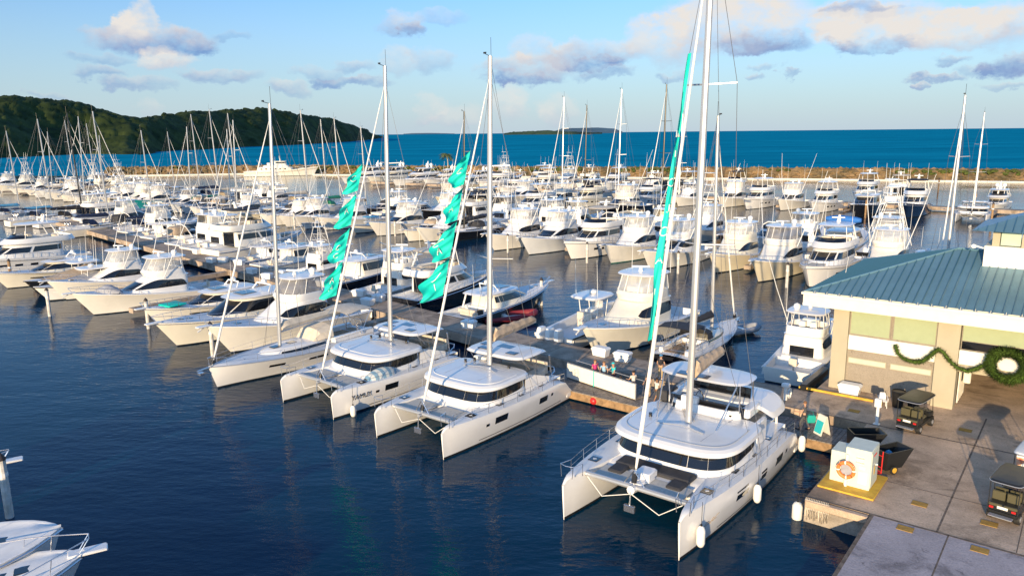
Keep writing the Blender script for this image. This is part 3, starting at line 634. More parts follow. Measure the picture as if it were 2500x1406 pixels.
# ---- flybridge motor yachts: saloon windows, flybridge with bimini; large ones carry radar mast and domes
def motoryacht(key, L=17., B=5., decks=2, top='hard', big=False, bimini='gel'):
    P = PB(key); H = Hull(L, B, 1.7, 2.7, .45, 2.4, 1.8, .94, .9, 1.2, 1.3, .5)
    h = P.add('hull', H.shell(), ('gel', 'antifoul')); P.add('rub_rail', H.rail(.01, -.3, .05), 'steel', h)
    for sg in (-1, 1):
        for k in range(3):
            t = .42 + k * .11; zc = H.sz(t) * .55; mb = MB(); R = []
            for i in range(5):
                tt = t + (.055 / 4) * i; R.append([(H.x(tt, zc + q), sg * (H.y(tt, zc + q) + .012), zc + q) for q in (-.16, .16)])
            mb.grid(R, flip=sg > 0); P.add('hull_window', mb, 'glass', h)
    P.add('deck', H.deck(20, .2, .0, 0, .25), 'deck')
    z0 = H.sz(.5) - .25
    lv = [LV(z0, .26 * L, -.30 * L, .40 * B, 2.6, 9, .45), LV(z0 + .75, .22 * L, -.30 * L, .40 * B, 2.6, 9, .45), LV(z0 + 1.75, .10 * L, -.30 * L, .37 * B, 3, 9, .5), LV(z0 + 2.0, .07 * L, -.31 * L, .37 * B, 3, 9, .5)]
    hs = P.add('saloon', house(lv), 'gel')
    for a0, a1 in ((-38, -14), (-12, 12), (14, 38)): P.add('windshield', patch(lv, a0, a1, 1.1, 1.9, .02), 'glass', hs)
    for sg in (-1, 1):
        for a0, a1 in ((45, 86), (89, 108), (111, 130)): P.add('side_window', patch(lv, sg * a0, sg * a1, 1.15, 1.85, .02), 'glass', hs)
    P.add('aft_door', MB().box(-.302 * L, 0, z0, .05, B * .5, 1.8), 'glass', hs)
    zf = z0 + 2.0
    tub = [LV(zf, .12 * L, -.40 * L, .43 * B, 2.6, 5, .5), LV(zf + .15, .14 * L, -.41 * L, .44 * B, 2.6, 5, .5), LV(zf + .75, .08 * L, -.39 * L, .42 * B, 2.6, 5, .5)]
    inn = [LV(zf + .75, .07 * L, -.38 * L, .40 * B, 2.6, 5, .5), LV(zf + .2, .06 * L, -.375 * L, .395 * B, 2.6, 5, .5)]
    mb = house(tub, top=False, bot=True); mb.grid([ring(tub[-1]), ring(inn[0]), ring(inn[1])], cv=True); mb.ngon(ring(inn[1])); fb = P.add('flybridge', mb, 'gel')
    P.add('wind_deflector', patch([tub[-1], LV(zf + 1.2, .03 * L, -.3 * L, .40 * B, 2.6, 5, .5)], -60, 60, .02, 1, 0, 16, thick=.015), 'glass', fb)
    mb = MB(); mb.box(-.02 * L, -.8, zf + .2, .8, 1.2, .8, b=.1); mb.box(-.1 * L, -.8, zf + .2, .6, 1.1, .9, b=.1); mb.box(-.16 * L, .9, zf + .2, 2.4, .7, .5, b=.1); mb.box(-.3 * L, 0, zf + .2, .8, B * .5, .5, b=.1); P.add('flybridge_seating', mb, 'canvas', fb)
    zt = zf + 2.5
    if decks == 3:
        l3 = [LV(zf + .2, .02 * L, -.22 * L, .33 * B, 2.8, 7, .5), LV(zf + 2.1, -.04 * L, -.22 * L, .30 * B, 3, 7, .5)]
        u = P.add('wheelhouse', house(l3), 'gel')
        for a0, a1 in ((-38, -2), (2, 38)): P.add('windshield', patch(l3, a0, a1, .45, .92, .02), 'glass', u)
        for sg in (-1, 1): P.add('side_window', patch(l3, sg * 45, sg * 125, .45, .9, .02), 'glass', u)
        zt = zf + 2.2
    for sg in (-1, 1):
        mb = MB(); mb.tube([(-.27 * L, sg * .38 * B, zf + .7), (-.22 * L, sg * .33 * B, zt)], .09, 6); P.add('roof_support', mb, 'whitepaint')
        mb = MB(); mb.tube([(-.02 * L, sg * .38 * B, zf + .7), (-.04 * L, sg * .33 * B, zt)], .045, 6); P.add('roof_support', mb, 'whitepaint')
    rf = P.add('hardtop' if top == 'hard' else 'bimini', house([LV(zt, .0 * L, -.30 * L, .36 * B, 2.8, 4, .5), LV(zt + .08, .01 * L, -.31 * L, .38 * B, 2.8, 4, .5), LV(zt + .18, -.01 * L, -.29 * L, .35 * B, 2.8, 4, .5)], bot=True, camber=.12), bimini)
    mb = MB(); mb.tube([(-.2 * L, 0, zt + .15), (-.22 * L, 0, zt + 1.1 + big * 1.5)], [.28 + big * .3, .12], 8)
    mb.box(-.19 * L, 0, zt + .75, .25, 1.5, .14, .3, b=.05); P.add('radar_mast', mb, 'dome', rf)
    if big:
        for sg in (-1, 1): mb = MB(); mb.tube([(-.24 * L, sg * 1.0, zt + .1), (-.24 * L, sg * 1.0, zt + .8)], .22, 8); mb.sph((-.24 * L, sg * 1.0, zt + 1.25), .62, 14, 8); P.add('satellite_dome', mb, 'dome', rf)
    P.add('antenna', antennas([(-.2 * L, .32 * B, zt + .1), (-.2 * L, -.32 * B, zt + .1)], 3., .025), 'whitepaint', rf)
    P.add('bow_rail', H.bowrail(.3, .7, 12), 'steel')
    mb = MB(); mb.box(.30 * L, 0, H.sz(.8) - .22, .16 * L, B * .34, .22, b=.1); P.add('sun_pad', mb, 'canvas')
    mb = MB(); mb.box(-.5 * L - .5, 0, .35, 1.1, B * .86, .14, b=.1); P.add('swim_platform', mb, 'teak')
    return P

# ---- centre-console boats with T-top and outboards
def outboard(mb, x, y, z=.55, s=1.):
    mb.add([], []); i0 = len(mb.v)
    mb.loft([[(px * s + x, py * s + y, zz * s + z) for px, py in ((.0, -.16), (.0, .16), (-.3, .19), (-.62, .14), (-.62, -.14), (-.3, -.19))] for zz in (.15, .75)] + [[(px * .8 * s + x - .05, py * .75 * s + y, .95 * s + z) for px, py in ((.0, -.16), (.0, .16), (-.3, .19), (-.62, .14), (-.62, -.14), (-.3, -.19))]])
    mb.box(x - .28 * s, y, z - .75 * s, .22 * s, .16 * s, .95 * s)
def console(key, L=10., B=3., nout=3, ttop='gel', trail=True, pipes='whitepaint', seat='canvas'):
    P = PB(key); H = Hull(L, B, .95, 1.5, .5, 2.2, 1.2, .92, .9, 1.3, 1.4, .45)
    h = P.add('hull', H.shell(), ('gel', 'antifoul')); P.add('rub_rail', H.rail(.01, -.05, .04), 'rubber', h)
    P.add('deck', H.deck(20, .25, .86, .55), 'deck')
    zf = .45; mb = MB(); mb.box(0, 0, zf, 1.1, .9, 1.25, b=.15); c = P.add('console', mb, 'gel')
    P.add('windscreen', MB().box(.42, 0, zf + 1.2, .05, .8, .5), 'vinyl', c)
    mb = MB(); mb.box(-.95, 0, zf, .7, 1.1, .75, b=.1); mb.box(-1.25, 0, zf + .7, .15, 1.1, .5, b=.05); mb.box(1.6, 0, zf, 1.2, 1.2, .4, b=.1); P.add('seating', mb, seat)
    zt = zf + 2.1; mb = MB()
    for sg in (-1, 1): mb.tube([(.5, sg * .5, zf), (.45, sg * .75, zt)], .035, 5); mb.tube([(-.7, sg * .5, zf), (-.75, sg * .75, zt)], .035, 5); mb.tube([(.48, sg * .6, zf + 1), (-.72, sg * .6, zf + 1.2)], .03, 5)
    P.add('top_frame', mb, pipes)
    t = P.add('t_top', house([LV(zt, 1.1, -1.6, 1.1, 3.5, 4, .5), LV(zt + .07, 1.15, -1.65, 1.15, 3.5, 4, .5), LV(zt + .14, 1.05, -1.55, 1.05, 3.5, 4, .5)], 28, bot=True, camber=.05), ttop)
    mb = MB(); mb.sph((-.2, 0, zt + .3), .28, 10, 5, .6); P.add('radome', mb, 'dome', t)
    P.add('antenna', antennas([(-1, .8, zt), (-1, -.8, zt)], 2.6, .02), 'whitepaint', t)
    for k in range(nout): mb = MB(); outboard(mb, -L / 2 - .05, (k - (nout - 1) / 2) * .62); P.add('outboard_motor', mb, 'dome')
    return P
# ---- inflatable tender
def tender(key, L=3.8, B=1.8, tube='grayrub', motor='blackm'):
    P = PB(key); mb = MB(); r = .24; pts = [(-L / 2, -B / 2 + r, .4), (0, -B / 2 + r, .4), (L * .28, -B / 2 + r + .12, .44), (L * .43, -.3, .55), (L * .47, 0, .58), (L * .43, .3, .55), (L * .28, B / 2 - r - .12, .44), (0, B / 2 - r, .4), (-L / 2, B / 2 - r, .4)]
    mb.tube(pts, [r * .6] + [r] * 7 + [r * .6], 9); P.add('inflatable_tube', mb, tube)
    mb = MB(); mb.loft([[(-L / 2 + .15, -.2, .0), (L * .3, -.1, .05), (L * .3, .1, .05), (-L / 2 + .15, .2, .0)], [(-L / 2 + .15, -B / 2 + r, .32), (L * .4, -.25, .4), (L * .4, .25, .4), (-L / 2 + .15, B / 2 - r, .32)]]); P.add('floor', mb, 'deck')
    mb = MB(); mb.box(-L * .1, 0, .34, .35, .9, .28, b=.05); P.add('thwart', mb, 'gel')
    mb = MB(); outboard(mb, -L / 2 + .1, 0, .45, .75); P.add('outboard_motor', mb, motor)
    return P

# ---- rig shared by sloops and catamarans
def rig(P, xm, zb, h, ym=0, bow=None, rake=.035, r=.12, mastm='alu', furl='sail', boom=None, boomc='canvas', cs=2.2, chain=None, full=True, backstay=None, spr=2, jib=.075, bz=1.2):
    top = Vector((xm - h * rake, ym, zb + h))
    mb = MB(); mb.tube([(xm, ym, zb), (lerp(xm, top.x, .5), ym, zb + h * .5), tuple(top)], [r, r, r * .78], 10, ell=(1.25, 1)); m = P.add('mast', mb, mastm)
    S = []
    for k in range(spr):
        f = (.36, .66)[k] if spr == 2 else (.5,)[0]; c = Vector((xm, ym, zb)).lerp(top, f)
        L_, R_ = c + Vector((-.5, cs * (.5 - .1 * k), .05)), c + Vector((-.5, -cs * (.5 - .1 * k), .05)); S.append((L_, R_))
        for e_ in (L_, R_): mb = MB(); mb.tube([e_, c], .045, 5); P.add('spreader', mb, mastm, m)
    mb = MB(); mb.tube([top, top + Vector((.5, 0, .1))], .02, 4); mb.tube([top + Vector((-.1, 0, 0)), top + Vector((-.1, 0, 1.1))], .016, 4); mb.box(top.x + .5, ym, top.z + .1, .05, .2, .1); P.add('wind_vane', mb, 'blackm', m)
    mb = MB(); cw = chain or (xm - .4, 2., zb)
    for sg, i in ((1, 0), (-1, 1)):
        pts = [(cw[0], sg * cw[1], cw[2])] + [s_[i] for s_ in S] + [top - Vector((0, 0, h * .06))]; mb.tube(pts, .014, 4, False)
        mb.tube([(cw[0] + .3, sg * (cw[1] - .2), cw[2]), Vector((xm, ym, zb)).lerp(top, .36)], .012, 4, False)
    if backstay: mb.tube([backstay, top], .014, 4, False)
    P.add('shrouds', mb, 'wire', m)
    if bow:
        B0 = Vector(bow); ft = Vector((xm, ym, zb)).lerp(top, .93) + Vector((.1, 0, 0)); mb = MB()
        mb.tube([B0.lerp(ft, .03), B0.lerp(ft, .07), B0.lerp(ft, .5), B0.lerp(ft, .93), B0.lerp(ft, .96)], [jib * .5, jib, jib * .85, jib * .45, .02], 8); mb.tube([B0, ft], .02, 4, False)
        P.add('furled_jib', mb, furl)
        mb = MB(); mb.tube([B0 + Vector((0, 0, .1)), B0.lerp(ft, .02)], .13, 10); P.add('furler_drum', mb, 'blackm')
    if boom:
        g = Vector((xm - .15, ym, zb + bz)); e = Vector((xm - boom, ym, zb + bz + .25)); mb = MB(); mb.tube([g, e], .09, 8); b = P.add('boom', mb, mastm)
        rows = []
        for i in range(15):
            u = i / 14; c = g.lerp(e, lerp(.0, .97, u)) + Vector((0, 0, .12)); wdt = lerp(.26, .15, u) * (1 + .12 * sin(u * 40)); hh = lerp(.62, .28, u) * (1 + .08 * sin(u * 33)) * (.5 if i in (0, 14) else 1)
            rows.append([(c.x, c.y - wdt * .6, c.z - .05), (c.x, c.y - wdt, c.z + hh * .35), (c.x + .02, c.y - .03, c.z + hh), (c.x, c.y + wdt, c.z + hh * .35), (c.x, c.y + wdt * .6, c.z - .05)])
        mb = MB(); mb.grid(rows, cv=True); mb.ngon(rows[0]); mb.ngon(rows[-1], True); P.add('sail_cover', mb, boomc, b)
        mb = MB(); mb.tube([e, top], .01, 4, False); P.add('topping_lift', mb, 'wire', b)
    return top

def sloop(key, L=13., B=4., h=17.5, boomc='canvas', bim='canvas', mastm='alu', stripe=None, dodger='canvas', teak=False, tall=0.):
    P = PB(key); H = Hull(L, B, 1.15 + tall, 1.5 + tall, .4, 2.0, .5, .8, .82, 1.1, 1.6, .2)
    hh = P.add('hull', H.shell(), ('gel', 'antifoul')); P.add('toe_rail', H.rail(-.04, .03, .035), 'alu', hh)
    if stripe: P.add('boot_stripe', H.rail(.0, -.2, .04), stripe, hh)
    P.add('deck', H.deck(20, .12, .0, 0, .0, .12), 'teak' if teak else 'deck')
    z = H.sz(.45) + .02
    lv = [LV(z, .24 * L, -.16 * L, .28 * B, 2, 6, .4), LV(z + .3, .21 * L, -.16 * L, .25 * B, 2, 6, .42), LV(z + .42, .15 * L, -.15 * L, .21 * B, 2.2, 6, .45)]
    c = P.add('coachroof', house(lv, camber=.05), 'gel')
    for sg in (-1, 1): P.add('window', patch(lv, sg * 50, sg * 118, .25, .85, .015, 12), 'glass', c)
    for x in (.13, .03): mb = MB(); mb.box(x * L, 0, z + .44, .6, .55, .05, b=.03); P.add('deck_hatch', mb, 'glass', c)
    mb = MB(); mb.box(.34 * L, 0, H.sz(.84) + .05, .65, .6, .05, b=.03); P.add('deck_hatch', mb, 'glass')
    # cockpit: coamings round a sunken teak floor
    mb = MB()
    for sg in (-1, 1): mb.box(-.31 * L, sg * .27 * B, z - .05, .28 * L, .38, .42, b=.1)
    mb.box(-.18 * L, 0, z - .05, .3, .5 * B, .45, b=.08); P.add('cockpit_coaming', mb, 'gel')
    mb = MB(); mb.box(-.31 * L, 0, z - .02, .27 * L, .42 * B, .06); P.add('cockpit_floor', mb, 'teak')
    mb = MB()
    for sg in (-1, 1):
        mb.tube([(-.38 * L, sg * .6, z), (-.38 * L, sg * .6, z + .85)], .05, 6); mb.tube([(-.385 * L, sg * .6 + .42 * cos(a), z + .85 + .42 * sin(a)) for a in [i * pi / 8 for i in range(17)]], .025, 4, False)
        mb.tube([(-.385 * L, sg * .6 - .4, z + .85), (-.385 * L, sg * .6 + .4, z + .85)], .015, 4)
    P.add('steering_wheels', mb, 'steel')
    if dodger:
        mb = MB(); rows = []
        for i in range(9):
            a = pi * i / 8; rows.append([(-.12 * L + 0.9 * 1, cos(a) * 1.1 * .9, z + .4), (-.12 * L + .35, cos(a) * 1.2, z + .42 + .75 * sin(a) ** .5), (-.12 * L - .75, cos(a) * 1.25, z + .45 + .9 * sin(a) ** .5)])
        mb.grid(rows); P.add('sprayhood', mb, dodger)
    if bim:
        mb = MB(); rows = []
        for i in range(9):
            y = -1.5 + 3. * i / 8; rows.append([(-.27 * L + .15, y, z + 1.95 - .12 * (y / 1.5) ** 4), (-.34 * L, y, z + 2.12 - .12 * (y / 1.5) ** 4), (-.44 * L, y, z + 2.0 - .12 * (y / 1.5) ** 4)])
        mb.grid(rows, flip=True); lo = [[(x, y, zz - .03) for x, y, zz in r] for r in rows]; mb.grid(lo)
        b = P.add('bimini', mb, bim); mb = MB()
        for sg in (-1, 1): 
            for x in (-.26, -.43): mb.tube([(-.35 * L, sg * 1.5, z + .2), (x * L, sg * 1.5, z + 1.93)], .02, 4)
        mb.tube([(-.35 * L, -1.5, z + .2), (-.35 * L, 1.5, z + .2)], .02, 4)
        P.add('bimini_frame', mb, 'steel', b)
    mb = MB()
    for sg in (-1, 1):
        prev = None
        for i in range(8):
            t = lerp(.02, .93, i / 7); p = Vector((H.x(t), sg * (H.hb(t) - .06), H.sz(t))); q = p + Vector((0, 0, .6)); mb.tube([p, q], .015, 4)
            if prev: mb.tube([prev, q], .008, 3, False); mb.tube([prev - Vector((0, 0, .28)), q - Vector((0, 0, .28))], .008, 3, False)
            prev = q
        b = Vector((H.x(.995) + .1, 0, H.sz(1) + .65)); mb.tube([prev, b], .018, 4); mb.tube([b, (H.x(.99), sg * .1, H.sz(1))], .018, 4)
    mb.tube([(H.x(0), -H.hb(0) + .1, H.sz(0) + .6), (H.x(0) - .1, 0, H.sz(0) + .6), (H.x(0), H.hb(0) - .1, H.sz(0) + .6)], .018, 4); P.add('guard_rail', mb, 'steel')
    mb = MB(); mb.tube([(H.x(1) - .3, 0, H.sz(1) + .03), (H.x(1) + .8, 0, H.sz(1) - .05)], .07, 6); mb.box(H.x(1) + .55, 0, H.sz(1) - .35, .35, .3, .18, b=.05); P.add('bow_roller', mb, 'steel')
    for sg in (-1, 1):
        for t0, t1 in ((.66, .74), (.42, .53)):
            mb = MB(); R = []
            for i in range(5):
                t = lerp(t0, t1, i / 4); zc = H.sz(t) * .66; R.append([(H.x(t, zc), sg * (H.y(t, zc + q) + .014), zc + q) for q in (-.09, .09)])
            mb.grid(R, flip=sg > 0); P.add('hull_window', mb, 'glass', hh)
    rig(P, .10 * L, z + .42, h, bow=(.48 * L, 0, H.sz(1) + .1), mastm=mastm, boom=.40 * L, boomc=boomc, chain=(.08 * L, B * .46, z), backstay=(-.48 * L, 0, H.sz(0)), cs=2.3, r=.12, bz=1.0)
    return P
# ---- sailing catamarans
class CHull:
    """one hull of a catamaran, centred on y = c; sg = +1 port, -1 starboard. Outer side carries the full flare, inner side is straighter"""
    def __init__(s, L, c, sg, W=1.8, fb=2.0, fs=1.75): s.L, s.c, s.sg, s.W, s.fb, s.fs = L, c, sg, W, fb, fs
    def hw(s, t, side):
        base = s.W / 2 * (.82 + .18 * sin(min(1, t / .4) * pi / 2)) if t < .4 else s.W / 2 * (1 - ((t - .4) / .6) ** 2.2) ** .8
        return max(base * (1.0 if side > 0 else .92), 0.05)
    def sz(s, t):
        z = lerp(s.fs, s.fb, t)
        if t > .955: z -= .28 * ((t - .955) / .045) ** 2
        if t < .13: z = lerp(.55, z, sstep(0, .13, t) ** .8)
        return z
    def wy(s, t, z, side):
        h = s.hw(t, side); k = .62 * (1 - .35 * max(0, (t - .4) / .6))
        if z <= .1: return h * k * max(.15, 1 - ((.1 - z) / .8) ** 2)
        zz = (z - .1) / 1.7; return h * (k + (1 - k) * min(1, zz * 1.25) ** .75) * (1 - .10 * max(0, zz - .8) / .2)
    def P(s, t, z, side, o=0.):
        x = -s.L / 2 + s.L * t - (.12 * (1 - z / s.fb) * t ** 8); return (x, s.c + s.sg * side * (s.wy(t, z, side) + o), z)
    def shell(s, n=26):
        mb = MB(); T = [1 - (1 - i / n) ** 1.25 for i in range(n + 1)]
        for side in (1, -1):
            rows = [[s.P(t, z, side) for z in [.13] + [lerp(.13, s.sz(t), q) for q in (.15, .35, .55, .72, .86, .95, 1)]] for t in T]; mb.grid(rows, flip=(side * s.sg > 0))
            mb.cur = 1; rows = [[s.P(t, z, side) for z in (-.65, -.3, .0, .13)] for t in T]; mb.grid(rows, flip=(side * s.sg > 0)); mb.cur = 0
        for t, fl in ((0, True), (1, False)):
            a = [s.P(t, z, 1) for z in (-.65, .13, lerp(.13, s.sz(t), .55), s.sz(t))]; b = [s.P(t, z, -1) for z in (s.sz(t), lerp(.13, s.sz(t), .55), .13, -.65)]; mb.ngon(a + b, fl if s.sg > 0 else not fl)
        return mb
    def deck(s, n=26):
        mb = MB(); T = sorted(set([1 - (1 - i / n) ** 1.25 for i in range(n + 1)])); rows = []
        for t in T:
            a = s.P(t, s.sz(t), 1); b = s.P(t, s.sz(t), -1); rows.append([(a[0], lerp(a[1], b[1], q), a[2] + .045 * sin(pi * q)) for q in (0, .12, .35, .65, .88, 1)])
        mb.grid(rows, flip=(s.sg < 0)); return mb
    def pane(s, t0, t1, z0, z1, side=1, o=.014, slant=0.):
        mb = MB(); rows = []
        for i in range(7):
            t = lerp(t0, t1, i / 6); rows.append([s.P(t, z + slant * (i / 6 - .5), side, o) for z in (z0, (z0 + z1) / 2, z1)])
        back = [[(p[0], p[1] - s.sg * side * .03, p[2]) for p in r] for r in rows]
        mb.grid(rows, flip=(s.sg * side > 0))
        lp = lambda G: [r[0] for r in G] + G[-1][1:] + [r[-1] for r in G[-2::-1]] + G[0][-2:0:-1]
        mb.grid([lp(rows), lp(back)], cv=True); return mb

def catamaran(key, L=12.8, sep=5.3, fly=False, furl='sail', mastx=-1.3, mh=21., fendr=True):
    P = PB(key); k = L / 12.8; fb = 1.85 * (1.12 if fly else 1); fs = 1.65 * (1.1 if fly else 1); hw = sep / 2
    HP = CHull(L, hw, 1, 1.75 * k, fb, fs); HS = CHull(L, -hw, -1, 1.75 * k, fb, fs)
    for H in (HP, HS):
        h = P.add('hull', H.shell(), ('gel', 'antifoul'), sharp=50)
        P.add('hull_deck', H.deck(), 'deck', h, sharp=60)
        sides = (1,)
        P.add('hull_window', H.pane(.60, .685, 1.0 * k, 1.42 * k), 'glass', h); P.add('hull_window', H.pane(.27, .34, .95 * k, 1.35 * k), 'glass', h); P.add('hull_window', H.pane(.22, .235, 1.12 * k, 1.3 * k), 'glass', h)
        if fly: P.add('hull_window', H.pane(.44, .49, .98 * k, 1.38 * k), 'glass', h)
        else: P.add('hull_window', H.pane(.725, .745, 1.05 * k, 1.22 * k), 'glass', h)
        P.add('styling_stripe', H.pane(.12, .78, .30, .345, o=.01), 'blackm', h)
        sgn = H.sg
        for t, yy in ((.80, 0), (.60, .08), (.43, .1), (.25, 0)):
            x = -L / 2 + L * t; mb = MB(); mb.box(x, H.c + sgn * yy, H.sz(t) + .03, .52 if t > .5 else .42, .5 if t > .5 else .4, .05, b=.03); hh = P.add('deck_hatch', mb, 'gel' if False else 'glass', h)
            mb = MB(); mb.box(x, H.c + sgn * yy, H.sz(t) + .078, .12, .16, .012, .7); P.add('hatch_handle', mb, 'gel', h)
        # stern steps
        mb = MB()
        for i, (x, z, w_) in enumerate(((.035, .62, .55), (.075, 1.0, .5), (.11, 1.35, .45))): mb.box(-L / 2 + L * x + .1, H.c, z - .3, .5, 1.2 * k, .3, b=.04)
        P.add('stern_steps', mb, 'deck', h)
        # pulpit seat at the bow and guard rail
        mb = MB(); prev = None
        for i in range(9):
            t = lerp(.10, .93, i / 8); p = Vector(H.P(t, H.sz(t), 1)); p.y -= sgn * .07; q = p + Vector((0, 0, .62)); mb.tube([p, q], .018, 4)
            if prev: mb.tube([prev, q], .010, 3, False); mb.tube([prev - Vector((0, 0, .3)), q - Vector((0, 0, .3))], .009, 3, False)
            prev = q
        xb = L / 2 - .35; zb = H.sz(.95)
        mb.tube([prev, (xb, H.c + sgn * .35, zb + .62), (xb + .12, H.c, zb + .62), (xb, H.c - sgn * .35, zb + .6), (xb - .6, H.c - sgn * .5, zb + .6), (xb - .6, H.c - sgn * .5, zb)], .02, 5)
        mb.tube([(xb, H.c - sgn * .35, zb + .6), (xb, H.c - sgn * .3, zb)], .02, 4); mb.tube([(xb, H.c + sgn * .35, zb + .6), (xb, H.c + sgn * .3, zb)], .02, 4)
        P.add('guard_rail', mb, 'steel', h)
    hi = hw - .55 * k      # inner face of the hulls
    zd = fs + .12
    # bridge deck with its raked front and underside
    xf = .20 * L + (.7 if fly else 0); xr = -.43 * L
    mb = MB(); S = [(xr, .95), (xr, zd - .0), (-.14 * L, zd - .0), (xf, zd + .03), (xf + .75, zd - .15), (xf + .9, zd - .45), (xf + .1, .95)]
    rows = [[(x, y, z) for x, z in S] for y in (-hw - .1, 0, hw + .1)]; mb.grid(rows, cv=True); P.add('bridge_deck', mb, 'gel', sharp=50)
    # fore beam, centre beam, net
    xb = .395 * L; zb_ = fb - .12
    mb = MB(); mb.tube([(xb, -hw + .35, zb_), (xb, 0, zb_ + .02), (xb, hw - .35, zb_)], .13, 10); P.add('fore_beam', mb, 'alu')
    mb = MB(); mb.tube([(xf + .6, 0, zd - .2), (xb + .35, 0, zb_)], .11 if not fly else .2, 8)
    if fly: mb.box((xf + xb) / 2 + .2, 0, zb_ + .02, xb - xf - .5, .62, .16, b=.08); mb.box(xf + 1.0, 0, zb_ + .1, .9, .8, .35, b=.1)
    P.add('longitudinal_beam', mb, 'alu' if not fly else 'gel')
    mb = MB()
    for sg in (-1, 1): mb.box((xf + xb) / 2 + .35, sg * (hi / 2 + .1), zb_ - .02, xb - xf - .75, hi - .25, .03)
    P.add('trampoline', mb, 'net')
    mb = MB(); mb.tube([(xb, -.55, zb_ + .1), (xb + .05, 0, zb_ + .85), (xb, .55, zb_ + .1)], .035, 6); mb.tube([(xb + .35, 0, zb_ - .05), (xb + .4, 0, zb_ - .75)], .04, 5); mb.box(xb + .42, 0, zb_ - 1.05, .16, .55, .35, b=.05); mb.tube([(xb - 1.1, 0, zb_ + .1), (xb + .2, 0, zb_ + .3)], .02, 4)
    P.add('anchor_gear', mb, 'steel')
    mb = MB(); mb.tube([(xb + .1, hw - .5, zb_ - .1), (xb + .4, hw * .5, zb_ - .75), (xb + .3, 0, zb_ - .2), (xb + .4, -hw * .5, zb_ - .7), (xb + .1, -hw + .5, zb_ - .1)], .022, 5); P.add('bridle_rope', mb, 'fender')
    # saloon
    W = hw + .22 if not fly else hw + .30
    x1 = .215 * L; x0 = -.155 * L; nf = 3.7
    lv = [LV(zd - .1, x1, x0, W * .97, nf, 6, .42), LV(zd + .22, x1 - .03, x0, W * .965, nf, 6, .42), LV(zd + .30, x1 - .12, x0, W * .95, nf, 6, .42), LV(zd + .98, x1 - .55, x0, W * .89, nf, 6, .42)]
    sal = P.add('saloon', house(lv, 56, top=False), 'gel')
    A = [(-31, -10.3), (-10, 10), (10.3, 31)] if not fly else [(-34, -12.2), (-11.8, 11.8), (12.2, 34)]
    for a0, a1 in A: P.add('windshield', patch(lv, a0, a1, 2.04, 2.96, .012, 10), 'glass', sal)
    for sg in (-1, 1):
        P.add('side_window', patch(lv, sg * (abs(A[0][0]) + .4), sg * 62, 2.04, 2.96, .012, 12), 'glass', sal)
        P.add('side_window', patch(lv, sg * 62.4, sg * 112, 2.04, 2.96, .012, 12, shape=lambda u, a, b: (a + (b - a) * .4 * max(0, u - .5) * 1.4, b)), 'glass', sal)
    zr = zd + .98; Wr = W * 1.03
    rl = [LV(zr - .06, x1 - .18, x0 - .1, Wr * .94, nf, 6, .42), LV(zr + .06, x1 - .02, x0 - .15, Wr, nf, 6, .42), LV(zr + .22, x1 - .10, x0 - .15, Wr * .985, nf, 6, .42), LV(zr + .31, x1 - .34, x0 - .1, Wr * .94, nf, 6, .42)]
    rf = P.add('saloon_roof', house(rl, 64, bot=True, camber=.07), 'gel')
    mb = MB(); R = [(p[0], p[1], p[2] + .05) for p in ring(LV(zr + .29, x1 - .7, x0 + .3, Wr * .86, nf, 6, .42), 64)]
    R = R[-17:] + R[:18]; mb.tube(R, .022, 4); P.add('roof_trim', mb, 'alu' if fly else 'gel', rf)
    mb = MB()
    for sg in (-1, 1): mb.tube([(x1 - 1.2, sg * Wr * .45, zr + .355), (x0 + .4, sg * Wr * .5, zr + .35)], .012, 4)
    mb.tube([(x0 + .9, -Wr * .8, zr + .33), (x0 + .9, 0, zr + .39), (x0 + .9, Wr * .8, zr + .33)], .012, 4); P.add('roof_seam', mb, 'grayc', rf)
    for k_, (wx, wy) in enumerate(((x0 + .35, -.5), (x0 + .35, .45), (mastx + .3, -.6))): mb = MB(); mb.tube([(wx, wy * Wr, zr + .33), (wx, wy * Wr, zr + .42), (wx, wy * Wr, zr + .55)], [.11, .075, .1], 10); P.add('winch', mb, 'blackm', rf)
    mb = MB()
    for k_ in range(5): mb.tube([(mastx - .2, (k_ - 2) * .12, zr + .43), (x0 + .4, -.35 * Wr + k_ * .1, zr + .40)], .014, 4)
    P.add('halyards', mb, 'tan', rf)
    zm = zr + .45
    mb = MB(); mb.tube([(mastx + 1.1, -1.3, zm - .02), (mastx + .95, 0, zm + .08), (mastx + 1.1, 1.3, zm - .02)], .035, 5); P.add('jib_track', mb, 'alu', rf)
    # aft cockpit: roof, posts, floor, settee
    xa = -.43 * L
    mb = MB(); mb.box((x0 + xa) / 2, 0, zd - .02, x0 - xa, hw * 1.55, .05); P.add('cockpit_floor', mb, 'teak' if not fly else 'deck')
    mb = MB(); mb.box(xa + .35, .0, zd, .7, hw * 1.35, .5, b=.1); mb.box(xa + .08, 0, zd + .45, .2, hw * 1.35, .4, b=.08); mb.box((x0 + xa) / 2 - .2, hw * .62, zd, 1.9, .7, .5, b=.1); P.add('settee', mb, 'canvas')
    mb = MB(); mb.box(x0 - .03, 0, zd, .06, W * 1.3, 1.9 if fly else 1.0); P.add('sliding_door', mb, 'glass')
    mb = MB(); zs = zd + .02
    for i in range(8): mb.tube([(xa - .35, lerp(-hi, hi, i / 7), .5), (xa - .35, lerp(-hi, hi, i / 7), 1.2)], .03, 4)
    mb.tube([(xa - .3, -hi, 1.9), (xa - .8, -hi + .4, 2.0), (xa - .8, hi - .4, 2.0), (xa - .3, hi, 1.9)], .045, 6); mb.tube([(xa + .1, -hi, zd), (xa - .3, -hi, 1.95)], .04, 5); mb.tube([(xa + .1, hi, zd), (xa - .3, hi, 1.95)], .04, 5); P.add('davits', mb, 'steel')
